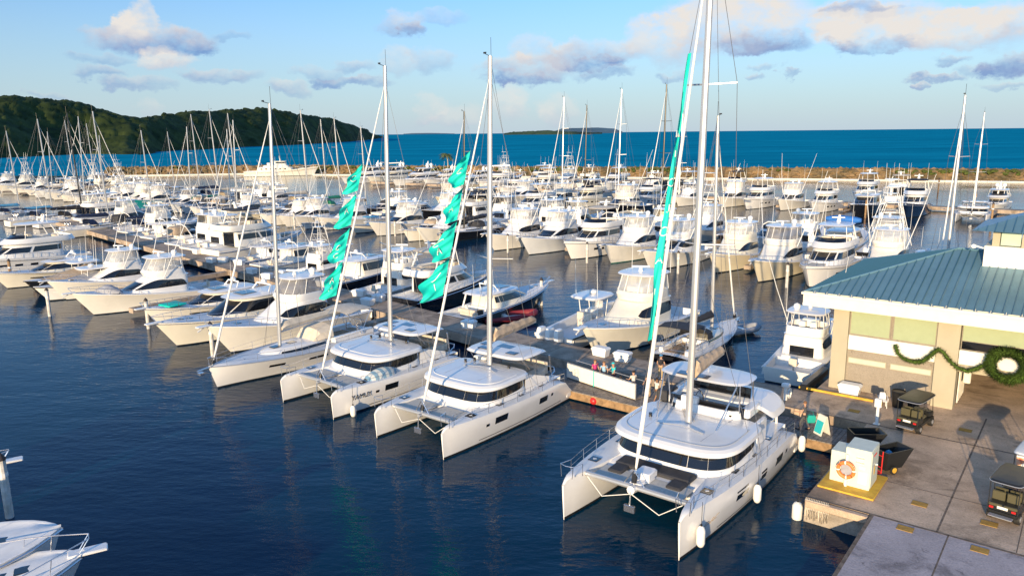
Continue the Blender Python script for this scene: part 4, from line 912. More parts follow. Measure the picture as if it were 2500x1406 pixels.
    if not fly:
        zt = zr + .95; tl = [LV(zt - .02, -.115 * L, -.41 * L, W * .80, 5, 3.4, .5), LV(zt + .06, -.105 * L, -.42 * L, W * .84, 5, 3.4, .5), LV(zt + .17, -.12 * L, -.40 * L, W * .79, 5, 3.4, .5)]
        mbt = house(tl, 56, bot=True, camber=.1)
        for i, p in enumerate(mbt.v): mbt.v[i] = (p[0], p[1], p[2] - .55 * max(0, (-.30 * L - p[0]) / (.12 * L)) ** 2.2)
        t = P.add('hardtop', mbt, 'gel', sharp=45)
        for x, y, sx, sy in ((-.17, -.35, .5, .95), (-.17, .42, .5, .75), (-.25, .0, .75, 1.15), (-.24, -.55, .6, .7)):
            mb = MB(); mb.box(x * L, y * W, zt + .235, sx, sy, .03, b=.02); P.add('roof_hatch', mb, 'solar', t)
        mb = MB()
        for sg in (-1, 1):
            mb.tube([(-.40 * L, sg * W * .80, zd), (-.385 * L, sg * W * .79, zt - .38)], .06, 6); mb.tube([(x0 - .6, sg * W * .8, zr + .2), (-.15 * L, sg * W * .76, zt)], .035, 5); mb.tube([(-.27 * L, sg * W * .8, zd + .5), (-.26 * L, sg * W * .8, zt)], .035, 5)
        P.add('hardtop_posts', mb, 'steel')
        # raised helm to starboard, under the hardtop
        mb = MB(); mb.box(x0 - .5, -W * .55, zr - .5, .5, 1.1, .95, b=.12); hm = P.add('helm_console', mb, 'gel')
        mb = MB(); mb.tube([(x0 - .82, -W * .55 + .38 * cos(a * pi / 8), zr + .15 + .38 * sin(a * pi / 8)) for a in range(17)], .022, 4, False); mb.tube([(x0 - .82, -W * .55 - .36, zr + .15), (x0 - .82, -W * .55 + .36, zr + .15)], .015, 4); P.add('steering_wheel', mb, 'blackm', hm)
        mb = MB(); mb.box(x0 - 1.6, -W * .55, zr - .7, .5, 1.3, .6, b=.1); mb.box(x0 - 1.9, -W * .55, zr - .3, .15, 1.3, .65, b=.06); P.add('helm_seat', mb, 'grayc')
        mb = MB()
        for sg in (-1, 1): rows = [[(x0 + .4, sg * W * .93, zd), (x0 + .2, sg * W * .9, zr + .1)], [(-.24 * L, sg * W * .95, zd), (-.21 * L, sg * W * .93, zr - .15)], [(-.33 * L, sg * W * .95, zd), (-.33 * L, sg * W * .95, zd + .35)]]; mb.grid(rows, flip=sg < 0); mb.grid([[(a[0], a[1] - sg * .05, a[2]) for a in r] for r in rows], flip=sg > 0)
        P.add('cockpit_side', mb, 'gel')
        ymast = 0; zmast = zm - .05
    else:
        zc = zr + .25
        # cockpit roof behind the helm with rounded drooping corners, a dark screen before it
        tl = [LV(zc + .25, -.24 * L, -.44 * L, W * .93, 7, 3.2, .5), LV(zc + .34, -.23 * L, -.455 * L, W * .99, 7, 3.2, .5), LV(zc + .46, -.245 * L, -.44 * L, W * .94, 7, 3.2, .5)]
        mbt = house(tl, 60, bot=True, camber=.12)
        for i, p in enumerate(mbt.v): mbt.v[i] = (p[0], p[1], p[2] - .7 * max(0, (abs(p[1]) - W * .62) / (W * .4)) ** 2.2 + .1)
        t = P.add('cockpit_roof', mbt, 'gel', sharp=50)
        mb = MB()
        for sg in (-1, 1): mb.tube([(-.42 * L, sg * W * .8, zd), (-.41 * L, sg * W * .8, zc + .2)], .07, 6); mb.box(-.19 * L, sg * W * .86, zd, 1.4, .25, zr - zd + .3, b=.1)
        P.add('roof_support', mb, 'gel')
        tubl = [LV(zr + .3, -.115 * L, -.27 * L, W * .62, 4, 5, .5), LV(zr + .72, -.125 * L, -.27 * L, W * .6, 4, 5, .5)]
        mb = house(tubl, 40, top=False); il = [LV(zr + .72, -.135 * L, -.262 * L, W * .56, 4, 5, .5), LV(zr + .2, -.135 * L, -.262 * L, W * .56, 4, 5, .5)]; mb.grid([ring(tubl[1], 40), ring(il[0], 40), ring(il[1], 40)], cv=True); mb.ngon(ring(il[1], 40)); fbp = P.add('flybridge', mb, 'gel')
        mb = MB(); mb.grid([[(-.262 * L, y, z) for z in (zr + .5, zr + 1.05, zr + 1.5)] if False else [(-.27 * L - .12 * (z - zr), y, z) for z in (zr + .45, zr + 1.0, zr + 1.45)] for y in [lerp(-W * .55, W * .55, i / 8) for i in range(9)]]); P.add('aft_screen', mb, 'glass', fbp)
        for sg in (-1, 1): mb = MB(); mb.box(-.215 * L, sg * W * .66, zr + .35, 1.7, .5, .5, b=.14); P.add('side_console', mb, 'gel', fbp)
        mb = MB(); mb.box(-.195 * L, -W * .78, zr + .36, 1.25, .75, .62, b=.12); P.add('cushion_locker', mb, 'cush', fbp)
        mb = MB(); cx, cy, cz = -.165 * L, -W * .22, zr + .95
        mb.tube([(cx, cy + .5 * cos(a * pi / 12), cz + .5 * sin(a * pi / 12)) for a in range(25)], .028, 5, False)
        for a in range(0, 6): mb.tube([(cx, cy, cz), (cx, cy + .5 * cos(a * pi / 3), cz + .5 * sin(a * pi / 3))], .014, 4)
        P.add('steering_wheel', mb, 'blackm', fbp)
        mb = MB(); mb.box(-.14 * L, -W * .22 - .1, zr + .7, .35, .95, .38, b=.08); P.add('instrument_pod', mb, 'gel', fbp)
        mb = MB(); mb.box(-.235 * L, 0, zr + .3, .6, W * .9, .55, b=.12); P.add('helm_seat', mb, 'gel', fbp)
        zt = zr + 2.35; bl = [LV(zt, -.075 * L, -.265 * L, W * .46, 4, 3.6, .5), LV(zt + .05, -.07 * L, -.27 * L, W * .48, 4, 3.6, .5), LV(zt + .11, -.08 * L, -.26 * L, W * .45, 4, 3.6, .5)]
        bl = [(a, b_, c_, d * 1.55, e, f_, g_) for a, b_, c_, d, e, f_, g_ in bl]
        mbb = house(bl, 48, bot=True, camber=.1); t = P.add('bimini_top', mbb, 'gel')
        mb = MB(); mb.box(-.095 * L, -W * .12, zt + .16, .55, 1.75, .035, .0, b=.02); P.add('roof_hatch', mb, 'solar', t)
        mb = MB()
        for sg in (-1, 1):
            mb.tube([(.02 * L, sg * W * .5, zr + .4), (-.085 * L, sg * W * .62, zt)], .04, 6); mb.tube([(-.135 * L, sg * W * .6, zr + .7), (-.12 * L, sg * W * .62, zt)], .035, 6); mb.tube([(-.27 * L, sg * W * .6, zr + .7), (-.25 * L, sg * W * .62, zt)], .035, 6)
        P.add('bimini_posts', mb, 'steel')
        # forward lounge let into the foredeck
        xl = x1 + .05
        mb = MB(); mb.box(xl + .42, 0, zd + .0, .95, W * 1.2, .22, b=.12)
        for sg in (-1, 1): mb.box(xl + 1.25, sg * W * .47, zd - .06, 1.0, .75, .22, b=.12)
        P.add('foredeck_cushions', mb, 'cush')
        mb = MB(); mb.box(xl + 1.25, 0, zd - .12, 1.1, W * .66, .14, b=.08); mb.box(xl + 1.55, 0, zd + .0, .7, .8, .2, b=.1); P.add('foredeck_locker', mb, 'gel')
        ymast = 0; zmast = zr + .42
    top = rig(P, mastx, zmast, mh, bow=(xb + .05, 0, zb_ + .15), furl=furl, boom=None, chain=(mastx - 1.0, hw + .55, zd), cs=3.0 if not fly else 3.4, r=.15 if not fly else .15, spr=2, jib=.085 if not fly else .10, rake=.028)
    P.top = top; P.base = Vector((xb + .05, 0, zb_ + .15)); P.zmast = zmast; P.H = (HP, HS); P.L = L; P.sep = sep; P.zd = zd
    # boom with its heavy sail bag, kept a part of the boat
    g = Vector((mastx - .2, 0, zmast + (1.5 if not fly else 2.3))); e = Vector((mastx - (5.2 if not fly else 4.2), .0, g.z + .35)); mb = MB(); mb.tube([g, e], .11, 8); bm = P.add('boom', mb, 'alu')
    rows = []
    for i in range(17):
        u = i / 16; c = g.lerp(e, .02 + .96 * u) + Vector((0, 0, .12)); wdt = lerp(.34, .2, u) * (1 + .1 * sin(u * 37)); hh = lerp(.75, .35, u) * (1 + .08 * sin(u * 29)) * (.5 if i in (0, 16) else 1)
        rows.append([(c.x, c.y - wdt * .5, c.z - .12), (c.x, c.y - wdt, c.z + hh * .3), (c.x, c.y - wdt * .7, c.z + hh * .8), (c.x, c.y, c.z + hh), (c.x, c.y + wdt * .7, c.z + hh * .8), (c.x, c.y + wdt, c.z + hh * .3), (c.x, c.y + wdt * .5, c.z - .12)])
    mb = MB(); mb.grid(rows, cv=True, flip=True); mb.ngon(rows[0]); mb.ngon(rows[-1], True); P.add('sail_bag', mb, 'bagtan', bm)
    mb = MB(); mb.tube([e, top], .012, 4, False); P.add('topping_lift', mb, 'wire', bm)
    return P
# ------------------------------------------------------------------ quay, piers, building (frame s, n = along / away from the quay line, turned by -38 degrees)
RZ = radians(-38)
def onplane(px, py, n):
    d = ray(px, py); k = n / (d.x * E2.x + d.y * E2.y); p = d * k; return (p.x * E1.x + p.y * E1.y, CAMH + p.z)
M['conc'] = mat('quay_concrete', (.78, .58, .42), .85, col2=(.50, .37, .265), scale=.55, bump=.25, bscale=9, spec=.2, detail=9)
M['conc2'] = mat('slab_concrete', (.60, .53, .54), .85, col2=(.44, .39, .40), scale=.4, bump=.25, bscale=9, spec=.2, detail=9)
M['joint'] = mat('joint_dirt', (.17, .13, .10), .95, var=.4, scale=3)
M['pier'] = mat('pier_concrete', (.58, .46, .36), .85, col2=(.36, .29, .23), scale=.8, bump=.25, bscale=8, spec=.2, detail=8)
M['quaywall'] = mat('quay_wall', (.55, .48, .40), .9, col2=(.28, .24, .2), scale=.9, bump=.3, bscale=5, detail=8)
M['stucco'] = mat('cream_stucco', (.44, .395, .29), .9, var=.04, scale=1, bump=.15, bscale=40)
M['stucco2'] = mat('taupe_stucco', (.36, .31, .25), .9, var=.04, scale=1, bump=.15, bscale=40)
M['wband'] = mat('white_panel', (.80, .77, .70), .7, var=.03)
M['fascia'] = mat('white_fascia', (.78, .74, .64), .5, var=.04, scale=2)
M['roof'] = mat('teal_metal_roof', (.15, .28, .34), .4, metal=.3, var=.08, scale=.5)
M['seam'] = mat('roof_seam', (.06, .17, .25), .35, metal=.35)
M['shade'] = mat('drawn_window_shade', (.37, .42, .26), .25, var=.03)
M['frost'] = mat('frosted_window', (.46, .56, .46), .15, var=.05)
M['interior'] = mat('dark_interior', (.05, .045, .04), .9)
M['garl'] = mat('garland_needles', (.07, .13, .015), .8, var=.3, scale=8)
M['yellow'] = mat('yellow_paint', (.75, .48, .05), .7, col2=(.6, .33, .04), scale=3)
M['ochre'] = mat('ochre_hatch_cover', (.42, .24, .05), .8, var=.2, scale=6)
M['wood'] = mat('weathered_boards', (.36, .31, .27), .85, col2=(.20, .175, .155), scale=4, bump=.3, bscale=10)
M['plastic'] = mat('black_plastic', (.015, .016, .017), .35)
M['cabinet'] = mat('cabinet_paint', (.66, .70, .60), .45, var=.04)
M['label'] = mat('white_label', (.8, .78, .72), .6)
M['signteal'] = mat('sign_teal', (.03, .5, .55), .6)
M['bulb'] = mat('gutter_bulb', (.7, .66, .5), .3)
M['pile'] = mat('pile_sleeve', (.72, .70, .67), .6, col2=(.5, .47, .42), scale=2.5)
M['pilewood'] = mat('pile_wood', (.30, .19, .10), .85, var=.3, scale=3)
M['cap'] = mat('pile_cap', (.04, .03, .03), .6)
M['tail'] = mat('tail_lamp', (.6, .02, .02), .3)
M['seatv'] = mat('olive_vinyl', (.10, .09, .05), .35)
M['pic'] = mat('menu_picture', (.6, .12, .05), .5, col2=(.8, .55, .35), scale=5)

def weather(m, k=.55, sc=.35):
    """blotches, oil drips and fine grit worked into a paving material"""
    nt = m.node_tree; N = nt.nodes; L = nt.links; b = N['Principled BSDF']; src = b.inputs['Base Color'].links[0].from_socket
    tc = N.new('ShaderNodeTexCoord'); cur = src
    for s_, lo, hi, kk, dt in ((sc, .50, .66, k, 6), (2.2, .60, .72, .5, 5), (14, .35, .75, .75, 2), (90, .3, .8, .8, 2)):
        nz = N.new('ShaderNodeTexNoise'); nz.inputs['Scale'].default_value = s_; nz.inputs['Detail'].default_value = dt; nz.inputs['Roughness'].default_value = .7; nz.inputs['Distortion'].default_value = .6; L.new(tc.outputs['Object'], nz.inputs['Vector'])
        mr = N.new('ShaderNodeMapRange'); mr.interpolation_type = 'SMOOTHSTEP'; mr.inputs[1].default_value = lo; mr.inputs[2].default_value = hi; mr.inputs[3].default_value = 1; mr.inputs[4].default_value = kk; L.new(nz.outputs['Fac'], mr.inputs[0])
        mx = N.new('ShaderNodeMix'); mx.data_type = 'RGBA'; mx.blend_type = 'MULTIPLY'; mx.inputs[0].default_value = 1; L.new(cur, mx.inputs[6]); L.new(mr.outputs[0], mx.inputs[7]); cur = mx.outputs[2]
    L.new(cur, b.inputs['Base Color'])
for k_ in ('conc', 'conc2', 'pier', 'quaywall'): weather(M[k_])
weather(M['stucco2'], .9, .5); weather(M['wood'], .7, .5)
def sroot(name, label, cat, s, n, z=0., group=None, rz=0.):
    p = SN(s, n); return thing(name, label, cat, (p.x, p.y, z), RZ + rz, group)
def sbox(name, s0, s1, n0, n1, z0, z1, m, kind='structure', b=0.):
    mb = MB(); mb.box(0, 0, 0, s1 - s0, n1 - n0, z1 - z0, b=b); o = obj(name, mb, m); p = SN((s0 + s1) / 2, (n0 + n1) / 2); o.location = (p.x, p.y, z0); o.rotation_euler = (0, 0, RZ)
    if kind: o['kind'] = kind
    return o
# quay surfaces
sbox('quay_pavement', -9.4, 40, 34.3, 45.6, -1.5, 1.2, 'conc'); sbox('quay_pavement', -13.6, 40, 45.6, 80, -1.5, 1.196, 'conc')
sbox('quay_slab', -6.6, 40, -40, 34.28, -1.5, 1.2, 'conc2'); 
sbox('quay_wall', -9.42, -6.6, 34.16, 34.28, -1, 1.12, 'quaywall')
for a in [(-4.03, -3.95, 34.3, 50.5), (-3.58, -3.52, 8, 34.3), (-9.4, 40, 34.22, 34.36), (-6.6, -6.45, 8, 34.2), (-13.6, 40, 45.55, 45.68), (-6.8, 2, 38.2, 38.25), (-1.17, -1.13, 34.4, 50)]:
    sbox('pavement_joint', a[0], a[1], a[2], a[3], 1.2, 1.206, 'joint')
for (px, py) in [(2210, 1290), (2245, 1230), (2415, 1278), (2392, 1342), (2357, 1050), (2085, 1003)]:
    p = un(px, py, 1.2); s, n = to_sn(p); o = sbox('hatch_plate', s - .32, s + .32, n - .24, n + .24, 1.202, 1.222, 'ochre', kind=None)
    tag(o, {2210: 'ochre cover plate nearest the corner of the pale lower slab', 2245: 'ochre cover plate in the sunlit paving before the cabinets', 2415: 'ochre cover plate just behind the black golf cart', 2392: 'ochre cover plate in the pale lower slab, right of the first', 2357: 'brown cover plate in the paving before the dark passage', 2085: 'brown cover plate on the pier behind the board sign'}[px], 'cover plate', 'cover plates let into the quay')
# piers
def pier(name, s0, s1, n0, n1, z, label, m='pier', slope=0., piles=True):
    mb = MB(); k = 24; rows = []
    for i in range(k + 1):
        s = lerp(s0, s1, i / k); o = slope * max(0, -34 - s); rows.append([tuple(SN(s, nn + o, zz)) for nn, zz in ((n0, z - .75), (n0, z), (n1, z), (n1, z - .75))])
    mb.grid(rows, flip=True); mb.ngon(rows[0]); mb.ngon(rows[-1], True); o = obj(name, mb, m); o['kind'] = 'structure'
    j = MB()
    for i in range(int((s1 - s0) / 3)):
        s = s0 + 3 * i + 1; oo = slope * max(0, -34 - s); p, q = SN(s, n0 + oo, z + .004), SN(s, n1 + oo, z + .004); e = E1 * .03; j.add([p - e, p + e, q + e, q - e], [(0, 1, 2, 3)])
    for nn in (n0 + .12, n1 - .12):
        for a, b in zip(range(k), range(1, k + 1)):
            sa, sb = lerp(s0, s1, a / k), lerp(s0, s1, b / k); p, q = SN(sa, nn + slope * max(0, -34 - sa), z + .005), SN(sb, nn + slope * max(0, -34 - sb), z + .005); e = E2 * .05; j.add([p - e, q - e, q + e, p + e], [(0, 1, 2, 3)])
    obj('pier_joints', j, 'joint', o)
    return o
PO = .14
def p1n(s): return PO * max(0, -34 - s)
pier('pier_deck', -190, -13.6, 45.7, 49.4, 1.15, '', slope=PO)
pier('pier_deck', -340, -4, 107.6, 110.6, 1.0, ''); pier('pier_deck', -215, 20, 190.5, 193.5, 1.0, '')
# the lower timber float behind the catamarans
mb = MB()
for i in range(84):
    s = -31 + i * .26; 
    n0 = 41.4 if s < -20.5 else 42.6
    mb.box(s, (n0 + 45.3) / 2, .62, .235, 45.3 - n0, .06)
o = obj('float_boards', mb, 'wood'); o.rotation_euler = (0, 0, RZ); o['kind'] = 'structure'
mb = MB(); mb.box(-25.75, 43.3, .1, 10.5, 3.7, .5); mb.box(-14.9, 43.9, .1, 10.9, 2.5, .5); o = obj('float_hull', mb, 'pilewood'); o.rotation_euler = (0, 0, RZ); o['kind'] = 'structure'
# finger piers on the near side of the first pier and further ones
def finger(s, n0, n1, w=.9, z=.85):
    o = sbox('finger_pier', s - w / 2, s + w / 2, n0, n1, z - .5, z, 'pier'); return o
for s in (-52.8, -67.2, -77.2, -88.6, -101.5): finger(s, 35.5, 45.9 + p1n(s))
for s in range(-330, -14, 14): finger(s + .5, 95, 107.6)
for s in range(-330, -14, 14): finger(s + 2, 110.6, 123)
for s in range(-200, 0, 14): finger(s, 178, 190.5)
# piles with caps
def pile_tree(key, r, h, m='pile'):
    P = PB(key); mb = MB(); mb.tube([(0, 0, -1.5), (0, 0, h)], r, 10); P.add('sleeve', mb, m); mb = MB(); mb.tube([(0, 0, h), (0, 0, h + .08), (0, 0, h + .32)], [r * 1.15, r * 1.15, .03], 10); P.add('cap', mb, 'cap')
    mb = MB(); mb.tube([(0, 0, h * .72), (0, 0, h * .78)], r * 1.12, 10); P.add('rope_collar', mb, 'fender')
pile_tree('pileW', .17, 2.7); pile_tree('pileT', .17, 3.2, 'pilewood')
PILES = []
for (px, py, k, lab) in [(122, 772, 'pileW', 'white mooring pile left of the sportfishing yacht with dark wrap-round window'), (363, 802, 'pileW', 'white mooring pile at the end of the finger pier before the teal-cushioned cruiser'), (520, 870, 'pileW', 'white mooring pile off the bow of the cruiser left of the white sloop'),
                         (24, 1262, 'pileW', 'white mooring pile with a pointed cap by the shaded boats at lower left'), (1322, 745, 'pileW', 'white mooring pile before the bow of the black-hulled cruiser'), (30, 700, 'pileT', 'brown mooring pile at the left edge beyond the covered consoles')]:
    p = un(px, py); sc = 1.0 if py < 1000 else 1.1
    PILES.append(place(k, 'mooring_pile', lab, 'pile', p, .3, 'white mooring piles with dark caps', sc))
q = []
for (px, py) in [(1100, 583), (1240, 618), (1433, 642), (1655, 668), (1920, 702), (300, 500), (355, 503), (445, 545), (545, 548), (720, 560), (965, 577)]: q.append((px, py, 'pileW', 'off the bows along the middle pier'))
for (px, py) in [(1315, 480), (1430, 500), (1535, 505), (2112, 532), (2290, 470), (2420, 545), (1250, 470)]: q.append((px, py, 'pileT', 'off the bows along the farthest pier'))
NTH = ['first', 'second', 'third', 'fourth', 'fifth', 'sixth', 'seventh', 'eighth', 'ninth', 'tenth'] + ['%dth' % i if not (i % 10 in (1, 2, 3) and i // 10 != 1) else '%d%s' % (i, {1: 'st', 2: 'nd', 3: 'rd'}[i % 10]) for i in range(11, 90)]
for tp in ('pileW', 'pileT'):
    qq = sorted(x for x in q if x[2] == tp)
    for i, (px, py, k, wh) in enumerate(qq):
        p = un(px, py); place(k, 'mooring_pile', f'{"white" if k == "pileW" else "brown"} mooring pile, {NTH[i]} from the left of those {wh}', 'pile', p, .1 * i, 'mooring piles along the piers', 1.0 if py > 560 else 1.15)

# ---------------- building
S0, N0, Z0 = -13.1, 51.0, 1.2
bld = sroot('marina_building', 'cream marina building with teal metal hip roof, cupola and covered passage', 'building', S0, N0, 0)
def bx(name, s0, s1, n0, n1, z0, z1, m, parent=None, b=0., label=None):
    mb = MB(); mb.box((s0 + s1) / 2 - S0, (n0 + n1) / 2 - N0, z0, s1 - s0, n1 - n0, z1 - z0, b=b); return obj(name, mb, m, parent or bld, label)
ZE = 6.75
fr = bx('wall', -12.2, -7.0, N0 + .28, N0 + .5, Z0, ZE, 'stucco2')
bx('side_wall', -13.1, -12.9, N0 + .9, 64.4, Z0, ZE, 'stucco'); bx('back_wall', -12.9, 30, 64.2, 64.4, Z0, ZE, 'stucco')
for s0, s1, nm in ((-13.1, -12.15, 'pillar'), (-7.05, -5.85, 'pillar'), (3.2, 4.4, 'pillar')): bx(nm, s0, s1, N0, N0 + .95, Z0, ZE, 'stucco')
# windows of the first bay and the spandrel
u0, u1, u2 = -12.12, -9.62, -7.08
for a, b in ((u0, u1 - .05), (u1 + .05, u2)):
    f = bx('window', a, b, N0 + .20, N0 + .275, 4.95, 6.62, 'stucco2'); bx('pane', a + .07, b - .07, N0 + .17, N0 + .197, 5.02, 6.55, 'shade', f)
bx('spandrel', u0, u2, N0 + .16, N0 + .277, 3.95, 4.9, 'wband')
for a, b in ((u0 + .05, u1 - .15), (u1 + .08, u2 - .1)):
    f = bx('window', a, b, N0 + .22, N0 + .277, 3.02, 3.42, 'stucco'); bx('pane', a + .05, b - .05, N0 + .19, N0 + .218, 3.07, 3.37, 'frost', f)
# second bay: passage with lintel, white band, windows with dark lower strip
bx('lintel', -5.82, 3.2, N0 + .2, N0 + .5, 3.6, 4.05, 'stucco'); bx('spandrel', -5.82, 3.2, N0 + .16, N0 + .45, 4.08, 4.95, 'wband')
for a, b in ((-5.8, -2.45), (-2.35, 1.0), (1.1, 3.15)):
    f = bx('window', a, b, N0 + .26, N0 + .4, 4.98, 6.62, 'stucco2'); bx('pane', a + .06, b - .06, N0 + .2, N0 + .255, 5.55, 6.56, 'shade', f); bx('pane', a + .06, b - .06, N0 + .22, N0 + .256, 5.02, 5.5, 'glass', f)
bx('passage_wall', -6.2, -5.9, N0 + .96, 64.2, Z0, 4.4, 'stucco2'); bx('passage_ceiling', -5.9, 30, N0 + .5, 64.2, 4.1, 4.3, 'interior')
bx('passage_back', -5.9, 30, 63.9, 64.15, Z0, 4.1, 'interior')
bx('passage_pillar', -2.3, -1.9, 57.8, 58.4, Z0, 4.1, 'stucco2'); bx('wall', 4.4, 30, N0 + .28, N0 + .5, Z0, ZE, 'stucco2')
for k in range(5): bx('louvre_gate', -5.85 + .03, -5.78 + .03, N0 + 1.2 + k * .55, N0 + 1.55 + k * .55, Z0 + .1, 3.5, 'fascia')
bx('wall_lamp', -5.6, -5.2, N0 + 1.3, N0 + 1.7, 2.6, 3.3, 'fascia', b=.08)
# soffit, fascia, gutter with bulbs
ES, EN0, EN1, EZ = -14.8, 49.9, 65.6, 7.62
bx('soffit', ES + .2, 31, EN0 + .2, EN1, ZE, ZE + .12, 'stucco')
bx('fascia', ES, 31, EN0, EN0 + .22, ZE + .02, EZ - .1, 'fascia'); bx('fascia', ES, ES + .22, EN0 + .23, EN1, ZE + .02, EZ - .1, 'fascia')
bx('gutter', ES - .1, 31, EN0 - .14, EN0 + .25, EZ - .1, EZ + .04, 'fascia')
mb = MB()
for i in range(60):
    s = ES + .3 + i * .75; mb.box(s - S0, EN0 + .05 - N0, EZ + .04, .55, .1, .05, b=.02); mb.tube([(s + .38 - S0, EN0 + .0 - N0, EZ + .04), (s + .38 - S0, EN0 + .12 - N0, EZ + .16)], .02, 4)
obj('gutter_lights', mb, 'bulb', bld)
# hip roof with standing seams
AP = Vector((-7.3, 57.75, 10.15)); c1 = Vector((ES - .05, EN0 + .1, EZ)); c2 = Vector((ES - .05, EN1, EZ)); RE = Vector((31, 57.75, 10.15)); c3 = Vector((31, EN0 + .1, EZ)); c4 = Vector((31, EN1, EZ))
lo = lambda v: (v.x - S0, v.y - N0, v.z)
mb = MB(); dn = Vector((0, 0, -.12))
mb.add([lo(c1), lo(c3), lo(RE), lo(AP), lo(c2), lo(c4)], [(0, 1, 2, 3), (4, 0, 3), (5, 4, 3, 2)]); mb.add([lo(c1 + dn), lo(c3 + dn), lo(RE + dn), lo(AP + dn), lo(c2 + dn), lo(c4 + dn)], [(3, 2, 1, 0), (3, 0, 4), (2, 3, 4, 5)])
rf = obj('roof', mb, 'roof', bld, sharp=5)
mb = MB(); k = 0
def seam(a, b): mb.tube([lo(a + Vector((0, 0, .03))), lo(b + Vector((0, 0, .03)))], .035, 4)
s = ES + .4
while s < 30:
    if s < AP.x: t = (s - c1.x) / (AP.x - c1.x); top = c1.lerp(AP, t)
    else: top = Vector((s, AP.y, AP.z))
    seam(Vector((s, c1.y, EZ)), top); s += .46
n = EN0 + .4
while n < EN1:
    t = (n - EN0) / (AP.y - EN0) if n < AP.y else (EN1 - n) / (EN1 - AP.y); h = (c1 if n < AP.y else c2).lerp(AP, t); seam(Vector((c1.x, n, EZ)), Vector((h.x, n, h.z))); n += .46
obj('standing_seams', mb, 'seam', rf)
mb = MB(); mb.tube([lo(c1), lo(AP)], .09, 6); mb.tube([lo(c2), lo(AP)], .09, 6); mb.tube([lo(AP), lo(RE)], .1, 6); obj('ridge_cap', mb, 'roof', rf)
# cupola
CS, CN0, CN1 = -5.6, 55.6, 61.
cu = bx('cupola_wall', CS, 12, CN0, CN1, 9.0, 10.75, 'wband')
for i in range(8): bx('cupola_post', CS + .35 + i * 1.55, CS + .75 + i * 1.55, CN0 + .3, CN0 + .6, 10.75, 11.75, 'stucco', cu)
for i in range(8): bx('cupola_window', CS + .8 + i * 1.55, CS + 1.85 + i * 1.55, CN0 + .38, CN0 + .44, 10.8, 11.7, 'frost', cu)
bx('cupola_window', CS + .35, CS + .42, CN0 + .7, CN1 - .7, 10.8, 11.7, 'frost', cu); bx('cupola_post', CS + .3, CS + .6, CN1 - .7, CN1 - .3, 10.75, 11.75, 'stucco', cu)
mb = MB(); a, b, c, d = Vector((CS - .7, CN0 - .8, 11.75)), Vector((12.5, CN0 - .8, 11.75)), Vector((12.5, CN1 + .8, 11.75)), Vector((CS - .7, CN1 + .8, 11.75)); e_, f_ = Vector((CS + 3, 58.3, 13.1)), Vector((12.5, 58.3, 13.1))
mb.add([lo(v) for v in (a, b, c, d, e_, f_)], [(0, 1, 5, 4), (3, 0, 4), (2, 3, 4, 5), (0, 3, 2, 1)]); cr = obj('cupola_roof', mb, 'roof', bld, sharp=5)
mb = MB(); s = CS - .4
while s < 12:
    t = min(1, (s - a.x) / (e_.x - a.x)); top = a.lerp(e_, t) if t < 1 else Vector((s, 58.3, 13.1)); mb.tube([lo(Vector((s, a.y, 11.78))), lo(top + Vector((0, 0, .03)))], .03, 4); s += .46
obj('standing_seams', mb, 'seam', cr)
mb = MB(); mb.tube([lo(Vector((CS - .05, CN0 - .1, 10.6))), lo(Vector((CS - .45, CN0 - .35, 10.75)))], .05, 6); mb.sph(lo(Vector((CS - .55, CN0 - .4, 10.72))), .16, 10, 6); obj('floodlight', mb, 'dome', bld)

# garland and wreath: individual sprigs set round a core
def sprigs(pts, r, cnt, seed, m='garl'):
    mb = MB(); rg = random.Random(seed); P = [Vector(p) for p in pts]; mb.tube(P, r * .42, 8, False); seg = [(a, b, (b - a).length) for a, b in zip(P, P[1:])]; tot = sum(x[2] for x in seg)
    for i in range(cnt):
        d = rg.uniform(0, tot)
        for a, b, l in seg:
            if d <= l: break
            d -= l
        c = a.lerp(b, min(1, d / l)); t = (b - a).normalized(); v = Vector((rg.gauss(0, 1), rg.gauss(0, 1), rg.gauss(0, 1))); v = (v - t * v.dot(t)).normalized(); out = (v + t * rg.uniform(-.6, .6)).normalized(); L_ = r * rg.uniform(.7, 1.35); w_ = out.cross(t).normalized() * r * .16
        mb.add([c - w_, c + w_, c + out * L_ + w_ * .3, c + out * L_ - w_ * .3], [(0, 1, 2, 3)])
    return mb
gp = [onplane(px, py, 50.85) for px, py in [(2186, 842), (2192, 862), (2207, 876), (2230, 884), (2252, 882), (2270, 870), (2284, 856), (2294, 853), (2304, 860), (2318, 880), (2338, 898), (2362, 906), (2384, 900), (2402, 892), (2416, 884)]]
g = sroot('garland', 'dark green garland swagged across the building front up to the wreath', 'garland', -11, 50.85); pts = [(s + 11, -.02, z) for s, z in gp]
obj('sprigs', sprigs(pts, .20, 3000, 4), 'garl', g)
ws, wz = onplane(2461, 893, 50.8); g2 = sroot('wreath', 'big round green wreath hanging over the dark passage', 'wreath', ws, 50.8)
obj('sprigs', sprigs([(cos(a * pi / 12) * .88, -.1, wz + sin(a * pi / 12) * .82) for a in range(25)], .36, 5200, 9), 'garl', g2)

